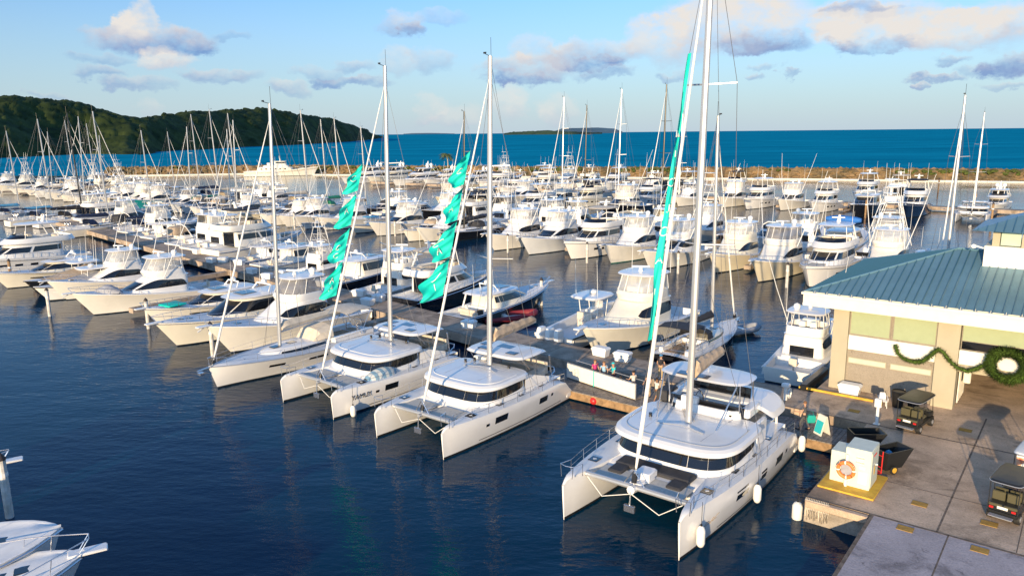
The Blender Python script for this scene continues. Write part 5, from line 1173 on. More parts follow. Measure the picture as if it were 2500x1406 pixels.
# ---------------- things on the quay
def wheel(mb, x, y, z, r, w, ax='y'):
    mb.tube([(x, y - w / 2, z), (x, y + w / 2, z)], r, 14) if ax == 'y' else mb.tube([(x - w / 2, y, z), (x + w / 2, y, z)], r, 14)
def golfcart(label, s, n, rz, roofm='plastic', seatm='seatv', bodym='plastic', picture=False):
    r = sroot('golf_cart', label, 'golf cart', s, n, 1.2, 'golf carts parked on the quay', rz)
    mb = MB(); mb.box(0, 0, .32, 2.5, 1.15, .22, b=.08); mb.box(-.85, 0, .5, .85, 1.15, .38, b=.12); mb.box(1.0, 0, .5, .6, 1.05, .35, b=.15); obj('body', mb, bodym, r)
    for x in (-.85, .9):
        for y in (-.52, .52):
            mb = MB(); wheel(mb, x, y, .25, .25, .2); w_ = obj('wheel', mb, 'rubber', r); mb = MB(); wheel(mb, x, y + (.105 if y > 0 else -.105), .25, .13, .02); obj('rim', mb, 'alu', w_)
    for x, nm in ((-.15, 'seat'), (-1.05, 'rear_seat')):
        mb = MB()
        for y in (-.28, .28): mb.box(x, y, .72, .5, .52, .14, b=.06); mb.box(x - .24 if nm == 'seat' else x + .25, y, .85, .12, .5, .42, b=.05)
        obj(nm, mb, seatm, r)
    mb = MB(); rr_ = [LV(1.82, 1.1, -1.35, .62, 6, 6, .5), LV(1.87, 1.13, -1.38, .65, 6, 6, .5), LV(1.93, 1.05, -1.3, .6, 6, 6, .5)]; t = obj('roof', house(rr_, 32, bot=True, camber=.04), roofm, r)
    mb = MB(); R = ring(LV(1.86, 1.14, -1.39, .66, 6, 6, .5), 32); mb.tube(R + R[:1], .02, 4); obj('roof_edge', mb, 'alu', t)
    mb = MB()
    for y in (-.55, .55): mb.tube([(1.0, y, .8), (.75, y, 1.84)], .02, 5); mb.tube([(-.5, y, .8), (-.5, y, 1.84)], .02, 5); mb.tube([(-1.25, y, .5), (-1.25, y, 1.84)], .02, 5)
    mb.tube([(-1.25, -.55, .5), (-1.25, .55, .5)], .03, 5)
    for x in (.75, -.5): mb.tube([(x, -.55, 1.82), (x, .55, 1.82)], .02, 5)
    for y in (-.55, .55): mb.tube([(.75, y, 1.82), (-1.25, y, 1.82)], .02, 5)
    obj('roof_frame', mb, 'plastic', r)
    mb = MB(); mb.tube([(.55 + .12 * cos(a * pi / 6), -.28 + .17 * sin(a * pi / 6), 1.0 + .1 * cos(a * pi / 6)) for a in range(13)], .015, 4); mb.tube([(.8, -.28, .8), (.56, -.28, 1.0)], .02, 4); obj('steering_wheel', mb, 'rubber', r)
    for y in (-.42, .42): mb = MB(); mb.box(-1.29, y, .62, .03, .16, .09); obj('tail_lamp', mb, 'tail', r)
    mb = MB(); mb.box(-1.3, 0, .66, .03, .4, .12); obj('number_plate', mb, 'label', r)
    mb = MB(); mb.box(-1.5, 0, .38, .3, .9, .04, b=.02); obj('footplate', mb, 'alu', r)
    if picture:
        mb = MB(); mb.box(-1.35, -.1, .75, .04, 1.1, 1.0); b_ = obj('picture_board', mb, 'pic', r)
        for z in (.98, 1.38): mb = MB(); mb.tube([(-1.375, -.1, z), (-1.385, -.1, z)], .34, 20); mb.xf(Matrix.Translation((0, -.1, z)) @ Matrix.Diagonal((1, 1, .5, 1)) @ Matrix.Translation((0, .1, -z))); obj('plate_picture', mb, 'label', b_)
        mb = MB(); mb.box(-1.38, -.1, 1.74, .03, 1.1, .08); mb.box(-1.38, -.1, .68, .03, 1.1, .08); obj('picture_trim', mb, 'label', b_)
    return r
golfcart('black golf cart with pale-edged roof and red tail lamps at the right edge', -1.75, 38.0, radians(82))
golfcart('white-roofed golf cart carrying a board with food pictures', -1.2, 41.9, radians(82), roofm='dome', picture=True)
golfcart('dark golf cart with olive seats parked before the building wall', -7.1, 46.6, radians(80))
c = sroot('utility_cabinet', 'tall pale green utility cabinet with red labels on a yellow plinth', 'cabinet', -7.75, 37.1, 1.3)
mb = MB(); mb.box(0, 0, 0, 1.15, 1.5, 1.95, b=.04); obj('cabinet_body', mb, 'cabinet', c)
mb = MB(); mb.box(.585, 0, .12, .02, 1.3, 1.7); d_ = obj('door', mb, 'cabinet', c); mb = MB(); mb.tube([(.6, .35, .95), (.66, .35, .95)], .06, 10); obj('door_handle', mb, 'steel', d_)
mb = MB(); mb.box(.6, -.05, .62, .012, .16, .42); obj('lock_label', mb, 'yellow', d_)
mb = MB(); mb.box(.1, -.757, 1.45, .34, .012, .16); mb.box(.1, -.757, 1.22, .34, .012, .16); mb.box(.2, -.757, .98, .28, .012, .14); mb.box(.25, -.757, .25, .4, .012, .6); lb = obj('white_labels', mb, 'label', c)
Rx = Matrix.Rotation(pi / 2, 4, 'X'); Rzx = Matrix.Rotation(pi / 2, 4, 'Z') @ Rx
text_mesh('danger_text', 'DANGER', .09, Matrix.Translation((.1, -.768, 1.53)) @ Rx, 'red', lb); text_mesh('danger_text', 'DANGER', .09, Matrix.Translation((.1, -.768, 1.30)) @ Rx, 'red', lb)
text_mesh('danger_text', 'DANGER', .13, Matrix.Translation((.602, -.1, 1.62)) @ Rzx, 'red', d_)
c = sroot('utility_cabinet', 'lower pale green utility cabinet behind the life ring', 'cabinet', -8.65, 37.2, 1.3)
mb = MB(); mb.box(0, 0, 0, .75, 1.3, 1.55, b=.04); obj('cabinet_body', mb, 'cabinet', c); mb = MB(); mb.box(0, -.66, .15, .55, .02, 1.2); obj('door', mb, 'cabinet', c)
p = sroot('cabinet_plinth', 'bright yellow plinth slab under the utility cabinets', 'plinth', -8.05, 37.05, 1.2); mb = MB(); mb.box(0, 0, .01, 2.5, 2.9, .09, b=.02); obj('slab', mb, 'yellow', p)
lr = sroot('life_ring', 'orange and white life ring hung on its post by the cabinets', 'life ring', -8.2, 36.12, 0)
RG = [(.36 * cos(a * pi / 16), 0, 2.18 + .36 * sin(a * pi / 16)) for a in range(33)]
mb = MB(); mb.tube(RG, .09, 10, False); ringo = obj('ring', mb, 'orange', lr)
for k in range(4):
    a = k * pi / 2 + .1; mb = MB(); mb.tube([(.36 * cos(a + q * .09), 0, 2.18 + .36 * sin(a + q * .09)) for q in (-1, 0, 1)], .095, 10); obj('white_band', mb, 'fender', ringo)
mb = MB(); mb.tube([(.46 * cos(a * pi / 8), -.03, 2.14 + .47 * sin(a * pi / 8)) for a in range(17)], .012, 4); obj('grab_line', mb, 'fender', ringo)
pp_ = sroot('life_ring_post', 'white square post with bracket holding the orange life ring', 'post', -8.2, 36.28, 1.3); mb = MB(); mb.box(0, 0, 0, .11, .11, 1.6); obj('post', mb, 'wband', pp_); mb = MB(); mb.box(0, -.06, .62, .5, .03, .5, b=.02); obj('bracket_board', mb, 'grayc', pp_)
def bin_cart(label, s, n, rz, truck):
    r = sroot('tilt_cart', label, 'tilt cart', s, n, 1.2, 'black tilt carts', rz); L_ = 1.75; mb = MB(); W_ = .5
    out = [[(-.75 * .8, -W_ * .8, .22), (.5, -W_ * .8, .22), (.5, W_ * .8, .22), (-.6, W_ * .8, .22)], [(-.62, -W_, 1.15), (1.1, -W_, 1.15), (1.1, W_, 1.15), (-.62, W_, 1.15)]]
    inn = [[(-.56, -W_ + .05, 1.15), (1.03, -W_ + .05, 1.15), (1.03, W_ - .05, 1.15), (-.56, W_ - .05, 1.15)], [(-.5, -.36, .35), (.45, -.36, .35), (.45, .36, .35), (-.5, .36, .35)]]
    mb.grid([out[0], out[1], inn[0], inn[1]], cv=True); mb.ngon(inn[1]); mb.ngon(out[0], True); obj('tub', mb, 'plastic', r, sharp=20)
    for y in (-.5, .5): mb = MB(); wheel(mb, -.15, y, .22, .22, .07); w_ = obj('wheel', mb, 'rubber', r); mb = MB(); wheel(mb, -.15, y * 1.09, .22, .14, .02); obj('hub', mb, 'yellow', w_)
    mb = MB(); mb.box(.25, W_ + .005 - .04, .78, .62, .03, .2); obj('label_strip', mb, 'label', r)
    if truck:
        t_ = sroot('hand_truck', 'red tubular hand truck leaning on the black tilt cart', 'hand truck', s, n, 1.2, None, rz); mb = MB()
        for y in (-.26, .26): mb.tube([(-.72, y, .05), (-.70, y, 1.2)], .03, 6)
        for z in (.12, .35, .95): mb.tube([(-.72, -.26, z), (-.72, .26, z)], .022, 5)
        obj('truck_frame', mb, 'red', t_); mb = MB(); mb.box(-.85, 0, .04, .25, .5, .02); obj('toe_plate', mb, 'red', t_)
        g_ = sroot('bag_bundle', 'light blue bundled bag lying in the nearer black tilt cart', 'bag', s, n, 1.2, None, rz); mb = MB(); mb.sph((.1, .1, .72), .2, 10, 8, 1.5); mb.sph((.6, -.1, .65), .15, 10, 8); obj('bag', mb, 'bluec', g_)
bin_cart('black tilt cart with a label strip and red hand truck at its end', -7.05, 39.6, radians(60), True)
bin_cart('second black tilt cart standing behind the utility cabinets', -8.7, 41.2, radians(35), False)
# A-frame sign
a_ = sroot('a_frame_sign', 'white and teal A-frame board sign standing on the timber float', 'sign', -11.4, 43.75, .68, None, radians(-35))
for sg, m_ in ((-1, 'signteal'), (1, 'label')):
    mb = MB(); mb.grid([[(x, sg * .30, 0), (x, 0 + sg * .02, 1.15)] for x in (-.33, .33)], flip=sg > 0); mb.grid([[(x, sg * .33, 0), (x, sg * .05, 1.15)] for x in (-.33, .33)], flip=sg < 0); f_ = obj('board', mb, 'label', a_)
    if sg < 0: mb = MB(); mb.grid([[(x, -.3095 + .28 * 0, .12 - .0), (x, -.12, .82)] for x in (-.28, .28)]); mb.xf(Matrix.Translation((0, -.03, 0))); obj('poster', mb, 'signteal', f_)
pd = sroot('power_pedestal', 'white power pedestal with a box head beside the golf cart', 'pedestal', -8.95, 45.8, 1.2); mb = MB(); mb.tube([(0, 0, 0), (0, 0, 1.25)], .09, 8); mb.box(0, 0, 0, .35, .3, .04); obj('post', mb, 'dome', pd); mb = MB(); mb.box(0, 0, 1.05, .38, .3, .5, b=.06); hd_ = obj('head', mb, 'dome', pd); mb = MB(); mb.box(.19, 0, 1.15, .02, .2, .3); obj('hatch', mb, 'ochre', hd_)
def dockbox(label, s, n, z, rz=0., w=1.25, m='dome'):
    r = sroot('dock_box', label, 'dock box', s, n, z, 'white dock boxes', rz); mb = MB()
    mb.loft([[(x * w / 2 * k, y * .38 * k, zz) for x, y in ((1, -1), (1, 1), (-1, 1), (-1, -1))] for zz, k in ((0, .85), (.52, 1))]); obj('box_body', mb, m, r)
    mb = MB(); mb.loft([[(x * w / 2 * k, y * .38 * k + o_, zz) for x, y in ((1, -1), (1, 1), (-1, 1), (-1, -1))] for zz, k, o_ in ((.52, 1.05, 0), (.60, 1.05, 0), (.70, .85, .03))]); obj('lid', mb, m, r)
dockbox('white dock box against the building wall', -11.6, 50.35, 1.2, 0, 1.3)
ch = sroot('plastic_chair', 'white plastic armchair by the building wall', 'chair', -9.35, 49.0, 1.2, None, radians(-70)); mb = MB(); mb.box(0, 0, .4, .45, .45, .05, b=.03); obj('seat', mb, 'dome', ch)
mb = MB(); mb.grid([[(-.24 - .08 * (z - .45), y * (1 - .3 * (z > .8)), z) for z in (.45, .65, .85)] for y in (-.2, -.1, 0, .1, .2)]); mb.grid([[(-.26 - .08 * (z - .45), y * (1 - .3 * (z > .8)), z) for z in (.45, .65, .85)] for y in (-.2, -.1, 0, .1, .2)], flip=True); obj('backrest', mb, 'dome', ch)
for x in (-.2, .2):
    for y in (-.2, .2): mb = MB(); mb.tube([(x * 1.1, y * 1.1, 0), (x, y, .42)], .025, 5); obj('leg', mb, 'dome', ch)
for y in (-.26, .26): mb = MB(); mb.tube([(.2, y, .42), (.2, y, .62), (-.25, y, .66)], .022, 5); obj('armrest', mb, 'dome', ch)
for k, (s, n) in enumerate(((-8.6, 49.6), (-7.75, 49.7))):
    r = sroot('planter_tub', ('left' if k == 0 else 'right') + ' black lidded tub of the pair behind the dark golf cart', 'tub', s, n, 1.2, 'black tubs by the wall'); mb = MB(); mb.tube([(0, 0, 0), (0, 0, .95), (0, 0, 1.0)], [.3, .4, .43], 14); obj('tub', mb, 'plastic', r); mb = MB(); mb.tube([(.4 * cos(a * pi / 8), .4 * sin(a * pi / 8), 1.02) for a in range(17)], .03, 5); obj('rim', mb, 'plastic', r)
hp = sroot('hose_pedestal', 'white water pedestal with a coiled hose on the pier', 'pedestal', -14.6, 46.9, 1.15); mb = MB(); mb.tube([(0, 0, 0), (0, 0, .9)], .12, 8); mb.box(0, 0, .85, .5, .4, .25, b=.1); obj('post', mb, 'dome', hp); mb = MB()
for k in range(4): mb.tube([(.22 + .02 * k, .26 * cos(a * pi / 8), .5 + .32 * sin(a * pi / 8)) for a in range(17)], .025, 4)
obj('hose', mb, 'fender', hp)
kb = sroot('yellow_kerb', 'yellow painted kerb beam along the pier before the building', 'kerb', -12.3, 49.62, 1.2); mb = MB(); mb.box(0, 0, 0, 4.6, .16, .14, b=.03); obj('beam', mb, 'yellow', kb)
bp_ = sroot('bumper_rail', 'sloping dark rail beam between the pier and the moored yacht', 'rail', -14.3, 52.0, .9); mb = MB(); mb.box(0, 0, 0, .5, 5, .6, b=.15); obj('beam', mb, 'plastic', bp_)
# fenders and ropes at the quay corner
def fender(label, p, L_=.85, r=.17, line=1.2, parent=None, rz=0., red=False):
    o = thing('fender', label, 'fender', (p.x, p.y, p.z), rz, 'white boat fenders' if not red else None); mb = MB()
    mb.tube([(0, 0, -L_ / 2), (0, 0, -L_ / 2 + .06), (0, 0, -L_ / 2 + .2), (0, 0, L_ / 2 - .2), (0, 0, L_ / 2 - .06), (0, 0, L_ / 2)], [.05, r * .7, r, r, r * .7, .05], 14); obj('body', mb, 'fender' if not red else 'red', o)
    mb = MB(); mb.tube([(0, 0, L_ / 2 - .04), (0, 0, L_ / 2 + .08)], .05, 6); mb.tube([(0, 0, L_ / 2), (.02, .02, L_ / 2 + line)], .012, 4); obj('line', mb, 'blackm', o); return o
fender('white fender hanging at the corner of the quay by the coiled ropes', SN(-9.75, 34.2, .35), 1.0, .24, .4)
rp_ = sroot('rope_coils', 'pale mooring ropes hanging in loops over the quay corner', 'rope', -9.2, 34.1, .0); mb = MB(); rg = random.Random(2)
for k in range(14): x = -.15 + k * .075; mb.tube([(x, 0, 1.25), (x + .02, -.12, 1.2), (x + rg.uniform(-.04, .04), -.14, .75), (x + .03, -.13, rg.uniform(.2, .4)), (x + .06, -.12, .8), (x + .06, -.1, 1.2)], .022, 4)
obj('ropes', mb, 'canvas', rp_)
bk = sroot('bumper_block', 'weathered concrete edge beam along the end of the quay strip', 'beam', -8.0, 34.05, .0); mb = MB(); mb.box(0, 0, .85, 2.7, .3, .32, b=.05); obj('beam', mb, 'conc', bk)
# long white gangway panel in front of the people
pa, pb = un(1384, 922, .72), un(1550, 977, .72); v = pb - pa; gl = thing('gangway_panel', 'long white side panel of a gangway on the float, beside the standing people', 'panel', tuple(pa), atan2(v.y, v.x)); L_ = v.length
mb = MB(); mb.box(L_ / 2, 0, .08, L_, .05, 1.02); obj('panel', mb, 'wband', gl); mb = MB()
for x in (0, L_ / 2, L_): mb.tube([(x, .06, 0), (x, .06, 1.15)], .03, 5)
mb.tube([(0, .06, 1.12), (L_, .06, 1.12)], .025, 5); mb.tube([(0, .9, 1.12), (L_, .9, 1.12)], .025, 5); obj('handrail', mb, 'alu', gl)
mb = MB(); mb.box(L_ * .42, -.045, .02, .07, .02, 1.12); obj('teal_strap', mb, 'flagteal', gl)
mb = MB(); mb.box(L_ / 2, .48, 0, L_, .85, .06); obj('gangway_floor', mb, 'wood', gl)
by = thing('mooring_buoy', 'round red buoy hanging at the float edge below the white panel', 'buoy', tuple(un(1450, 978, .3))); mb = MB(); mb.sph((0, 0, 0), .27, 16, 10); obj('ball', mb, 'red', by); mb = MB(); mb.tube([(0, 0, .25), (0, .1, .6)], .02, 4); obj('line', mb, 'blackm', by)
# ------------------------------------------------------------------ the boats
HEAD = radians(-128); BACK = radians(52)
HV = Vector((cos(HEAD), sin(HEAD), 0))
def cat_at(key, name, label, bowL, bowR, hd, L, group, **k):
    a = un(*bowL); b = un(*bowR); m = (a + b) / 2; hd = radians(hd); c = m - Vector((cos(hd), sin(hd), 0)) * (L / 2 - .05)
    return place(key, name, label, 'catamaran', c, hd, group, **k), c, hd
catF = catamaran('catF', 14.4, 5.9, fly=True, mastx=-.05, mh=25.5)
catB = catamaran('catB', 12.8, 5.4, mastx=-1.35, mh=19.45)
A_, cA, hA = cat_at('catF', 'sailing_catamaran', 'big white sailing catamaran in front with flybridge, dark foredeck cushions and one long teal banner', (1375,1270),(1655,1368), -127.5, 14.4, 'white sailing catamarans')
B_, cB, hB = cat_at('catB', 'sailing_catamaran', 'white sailing catamaran next left of the big one, tan sail bag behind its mast', (917,1070),(1082,1122), -127, 12.8, 'white sailing catamarans')
C_, cC, hC = cat_at('catB', 'sailing_catamaran', 'white sailing catamaran with a dark hull name, between the white sloop and the middle catamaran', (690,982),(812,1025), -128.5, 12.8, 'white sailing catamarans', skip=('boom', 'sail_bag', 'topping_lift'))
# hull name and the faint script on the big hull
def on_hull(P, root, t, z, sgn, s, size, m, name, slant=0):
    H = P.H[0 if sgn > 0 else 1]; a = Vector(H.P(t, z, 1, .025)); b = Vector(H.P(t - .03, z, 1, .025)); u = (b - a).normalized() * (1 if sgn > 0 else -1) * 1.0
    u = (a - b).normalized() if sgn < 0 else u
    u = -u if False else u; n = Vector((0, sgn, 0)); n = (n - u * n.dot(u)).normalized(); up = Vector((0, 0, 1)); R = Matrix((u, n.cross(u) if False else up, n)).transposed().to_4x4()
    return text_mesh(name, s, size, Matrix.Translation(a + n * .02) @ R, m, root)
port_is_right = True
hulls = [o for o in C_.children if o.name.startswith('hull')]
on_hull(catB, C_, .835, 1.14, 1, 'YAMUY', .46, 'blackm', 'hull_name')
mb = MB(); H = catF.H[0]
for (ta, tb, za, zb) in ((.885, .865, .9, 1.15), (.865, .85, 1.15, .95), (.85, .83, .95, 1.2), (.835, .80, 1.0, 1.25), (.88, .81, .95, 1.05), (.895, .87, .82, .86)):
    mb.tube([H.P(lerp(ta, tb, i / 4), lerp(za, zb, i / 4) + .05 * sin(i * pi / 4), 1, .02) for i in range(5)], .012, 4)
obj('hull_script', mb, 'tan', A_)

# teal banners flown beside the furled jibs
def flag(P, root, f0, f1, wd, seed, label, marks=(), lean=(0, 0), long=False):
    """a rippled pennant hoisted from f1 down to f0 of the stay (0 = tack, 1 = mast head)"""
    M4 = root.matrix_basis if False else Matrix.Translation(root.location) @ Matrix.Rotation(root.rotation_euler.z, 4, 'Z')
    a = M4 @ P.base; b = M4 @ P.top; d = (b - a); o = thing('teal_banner', label, 'banner', tuple(a.lerp(b, f0)), 0, 'teal banners on the forestays'); loc = a.lerp(b, f0)
    side = Vector((-1, -.35, 0)).normalized(); nrm = d.normalized().cross(side).normalized(); K, J = 30, 9; rows = []; rg = random.Random(seed); ph = rg.uniform(0, 6)
    def PT(u, v):
        """u: 0 top .. 1 bottom; v: 0 edge .. 1 free edge"""
        c = a.lerp(b, lerp(f1, f0, u)); wdt = wd * (min(1, u * 1.9) ** .8 if not long else (.45 + .55 * sin(min(1, u * 1.2) * pi / 2))) * (1 - (.25 * (u > .93) * (u - .93) / .07 if not long else 0))
        sag = Vector((0, 0, -1)) * (v * wdt * (.12 + .22 * u)) * (1 if not long else .3); w_ = .16 * sin(u * 9 + v * 4 + ph) + .08 * sin(u * 21 - v * 7 + ph * 2) + .05 * noise.noise(Vector((u * 7, v * 5, ph)))
        x_ = c + side * (.10 + v * wdt * (1 - .12 * sin(u * 13 + ph))) + sag + nrm * w_ * (.3 + v) * (1 if not long else .5); return x_ - loc + Vector((lean[0] * u * v, 0, 0))
    rows = [[tuple(PT(i / K, j / J)) for j in range(J + 1)] for i in range(K + 1)]; mb = MB(); mb.grid(rows); back = [[tuple(Vector(p) + nrm * .012) for p in r] for r in rows]; mb.grid(back, flip=True); c_ = obj('cloth', mb, 'flagteal', o, sharp=60)
    for (u, v, ch, sc_) in marks:
        stroke = {'C': [(cos(t_) * .5, sin(t_) * .5) for t_ in [pi * .25 + i * pi * 1.5 / 10 for i in range(11)]], 'A': [(-.4, -.5), (0, .5), (.4, -.5), (.25, -.1), (-.25, -.1)], 'J': [(.2, .5), (.2, -.3), (0, -.5), (-.2, -.4)], 'O': [(cos(t_) * .45, sin(t_) * .55) for t_ in [i * pi / 6 for i in range(13)]], 'I': [(0, -.5), (0, .5)]}[ch]
        mb = MB(); S_ = sc_ / wd; du = sc_ / (d.length * (f1 - f0)); pts = [PT(min(1, max(0, u - q * du)), min(1, max(0, v + p_ * S_))) for p_, q in [(-a_, b_) for a_, b_ in stroke]]
        for sg in (-1, 1): mb.tube([tuple(p + nrm * .02 * sg) for p in pts], .028, 4)
        obj('letter_mark', mb, 'fender', c_)
    return o
TopA = catF.top
flag(catF, A_, .245, .725, .30, 3, 'very long narrow teal banner down the forestay of the big front catamaran', [(.35, .5, 'I', .3), (.45, .5, 'C', .36), (.54, .5, 'J', .36), (.62, .5, 'O', .36), (.72, .5, 'A', .3), (.83, .5, 'I', .3), (.28, .5, 'A', .3)], long=True)
for k, (f0, f1, wd, mk) in enumerate([(.305, .405, 1.5, [(.45, .5, 'J', .45), (.7, .4, 'I', .4)]), (.408, .50, 1.3, [(.5, .75, 'C', .4), (.72, .6, 'A', .4)]), (.505, .592, .9, [(.6, .5, 'A', .3)]), (.60, .69, .95, [(.55, .5, 'C', .3)])]):
    flag(catB, B_, f0 * 1.055, f1 * 1.055, wd, 10 + k, ['lowest', 'second lowest', 'second highest', 'topmost'][k] + ' teal pennant on the forestay of the middle catamaran', mk)
for k, (f0, f1, wd, mk) in enumerate([(.25, .352, 1.05, [(.5, .5, 'A', .35), (.7, .5, 'A', .35)]), (.358, .452, 1.05, [(.55, .6, 'C', .3), (.8, .5, 'C', .3)]), (.462, .557, 1.05, [(.5, .5, 'A', .35)]), (.566, .648, .95, [(.5, .5, 'C', .4)])]):
    flag(catB, C_, f0 * 1.055, f1 * 1.055, wd, 20 + k, ['lowest', 'second lowest', 'second highest', 'topmost'][k] + ' teal pennant on the forestay of the catamaran with the hull name', mk)
# fenders on the catamarans
def hull_fender(P, root, t, side, z, label, L_=.9, line=1.0):
    H = P.H[0 if side > 0 else 1]; M4 = Matrix.Translation(root.location) @ Matrix.Rotation(root.rotation_euler.z, 4, 'Z'); p = M4 @ Vector(H.P(t, 1.6, 1, .22)); p.z = z; return fender(label, p, L_, .19, line)
hull_fender(catF, A_, .925, 1, .85, 'white fender nearest the bow of the big catamaran, with a black line', 1.0, 1.1)
hull_fender(catF, A_, .56, 1, .9, 'white fender amidships on the big catamaran, between its long hull windows', .95, 1.0)
hull_fender(catF, A_, .06, 1, .95, 'white fender at the stern of the big catamaran by the timber float', .95, .8)
hull_fender(catB, C_, .90, 1, .35, 'white fender hanging low from the hull before the dark hull name', .8, 1.4)
# striped paddle board cover on the foredeck of C
o = thing('board_cover', 'blue and white striped cover on the side deck of the left catamaran', 'cover', tuple(Matrix.Translation(cC) @ Matrix.Rotation(hC, 4, 'Z') @ Vector((1.9, 2.55, 1.78))), hC + .05)
M['stripew'] = mat('striped_canvas', (.75, .75, .70), .8)
nt = M['stripew'].node_tree; wv = nt.nodes.new('ShaderNodeTexWave'); wv.inputs['Scale'].default_value = .55; wv.wave_profile = 'SIN'; rm = nt.nodes.new('ShaderNodeValToRGB'); rm.color_ramp.interpolation = 'CONSTANT'; rm.color_ramp.elements[0].color = (.72, .73, .68, 1); rm.color_ramp.elements[1].position = .5; rm.color_ramp.elements[1].color = (.22, .38, .50, 1)
tc_ = nt.nodes.new('ShaderNodeTexCoord'); nt.links.new(tc_.outputs['Object'], wv.inputs[0]); nt.links.new(wv.outputs[1], rm.inputs[0]); nt.links.new(rm.outputs[0], nt.nodes['Principled BSDF'].inputs['Base Color'])
mb = MB(); rows = []
for i in range(15):
    u = i / 14; w_ = .62 * sin(pi * (.03 + .94 * u)) ** .45; rows.append([(lerp(-1.5, 1.5, u), w_ * cos(a), .95 * w_ * sin(a) * 1.0) for a in [pi * j / 8 for j in range(9)]])
mb.grid(rows); obj('cover', mb, 'stripew', o)

# kinds of motor boats
sportfish('sf_swoosh'); sportfish('sf_eye', 16, 5, eyewin=True); sportfish('sf_wind', 17, 5.2, front=True); sportfish('sf_sedan', 16.5, 5.1, sedan=True, white_tub=False); sportfish('sf_tower', 17, 5.2, tower=True)
sportfish('sf_open', 15, 4.8, encl=False, eyewin=True)
express('ex_roof'); express('ex_soft', 12, 3.8, roof=False, soft='darkc', rake=1.5); express('ex_tan', 11.5, 3.7, roof=False, soft='tan', rake=1.5); express('ex_big', 16, 4.8, tall=.35, fsb=(1.4, 2.4))
motoryacht('my_hard'); motoryacht('my_canvas', 15, 4.8, bimini='canvas'); motoryacht('my_dark', 14, 4.6, bimini='darkc'); motoryacht('my_mega', 27, 6.8, decks=3, big=True)
console('cc', 10, 3.); console('cc_blue', 9, 2.8, nout=2, ttop='bluec'); tender('tender')
M['darkred'] = mat('dark_red_hypalon', (.22, .02, .03), .6); tender('tender_red', 4.6, 2.1, tube='darkred')
sloop('sl_plain', bim='canvas'); sloop('sl_blue', boomc='bluec', bim='navy', dodger='navy'); sloop('sl_dark', boomc='darkc', bim='darkc', dodger='darkc', mastm='blackm'); sloop('sl_green', boomc='green', bim='green', dodger='green'); sloop('sl_navyboom', boomc='navy', bim=None, dodger='navy')
sloop('sl_white', 13.6, 4.5, 16.3, boomc='canvas', bim='canvas', dodger='canvas'); sloop('sl_silver', boomc='darkc', bim='darkc', dodger='darkc'); sloop('sl_teak', teak=True, boomc='tan', bim='tan', dodger='tan')
M['smoke'] = mat('smoked_vinyl', (.25, .25, .27), .1, alpha=.7); M['canvasc'] = mat('cream_side_curtain', (.70, .66, .58), .6)
KD = {   # kind: (object name, category, what it looks like)
 'sf_swoosh': ('sportfishing_yacht', 'motor yacht', 'white sportfishing yacht with swept side windows'), 'sf_eye': ('sportfishing_yacht', 'motor yacht', 'white sportfishing yacht with dark eye-shaped side windows'),
 'sf_wind': ('sportfishing_yacht', 'motor yacht', 'white sportfishing yacht with a dark front windshield'), 'sf_sedan': ('sportfishing_yacht', 'motor yacht', 'white sportfishing yacht with paired front windows'),
 'sf_tower': ('sportfishing_yacht', 'motor yacht', 'white sportfishing yacht under a tall tuna tower'), 'sf_open': ('sportfishing_yacht', 'motor yacht', 'white sportfishing yacht with an open flybridge'),
 'ex_roof': ('express_cruiser', 'motor yacht', 'low white cruiser with dark windscreen'), 'ex_soft': ('express_cruiser', 'motorboat', 'small white cruiser with charcoal canvas top'), 'ex_tan': ('express_cruiser', 'motorboat', 'small white cruiser with tan canvas top'),
 'ex_big': ('express_cruiser', 'motor yacht', 'tall-sided white cruiser with long white roof'), 'my_hard': ('flybridge_yacht', 'motor yacht', 'white flybridge yacht with hard roof'), 'my_canvas': ('flybridge_yacht', 'motor yacht', 'white flybridge yacht with cream roof'),
 'my_dark': ('flybridge_yacht', 'motor yacht', 'white flybridge yacht with dark roof'), 'my_mega': ('superyacht', 'motor yacht', 'large three-deck white yacht with satellite domes'), 'cc': ('center_console_boat', 'motorboat', 'white open boat with T-top and outboards'),
 'cc_blue': ('center_console_boat', 'motorboat', 'white open boat with pale blue top'), 'tender': ('inflatable_tender', 'dinghy', 'grey inflatable tender with outboard'), 'sl_plain': ('sailing_yacht', 'sailboat', 'white sailing yacht with cream canvas'),
 'sl_blue': ('sailing_yacht', 'sailboat', 'white sailing yacht with blue sail cover'), 'sl_dark': ('sailing_yacht', 'sailboat', 'white sailing yacht with black mast'), 'sl_green': ('sailing_yacht', 'sailboat', 'white sailing yacht with green canvas'),
 'sl_navyboom': ('sailing_yacht', 'sailboat', 'white sailing yacht with navy sail cover'), 'sl_white': ('sailing_yacht', 'sailboat', 'white sailing yacht with cream sail cover'), 'sl_silver': ('sailing_yacht', 'sailboat', 'white sailing yacht with dark canvas'), 'sl_teak': ('sailing_yacht', 'sailboat', 'white sailing yacht with teak deck and tan canvas')}
KL = {'sf_swoosh': 16, 'sf_eye': 16, 'sf_wind': 17, 'sf_sedan': 16.5, 'sf_tower': 17, 'sf_open': 15, 'ex_roof': 15, 'ex_soft': 12, 'ex_tan': 11.5, 'ex_big': 16, 'my_hard': 17, 'my_canvas': 15, 'my_dark': 14, 'my_mega': 27, 'cc': 10, 'cc_blue': 9, 'tender': 3.8, 'sl_white': 13.6}
KB = {'my_mega': 6.8, 'tender': 2, 'cc': 3, 'cc_blue': 2.8}
ROWS = {}
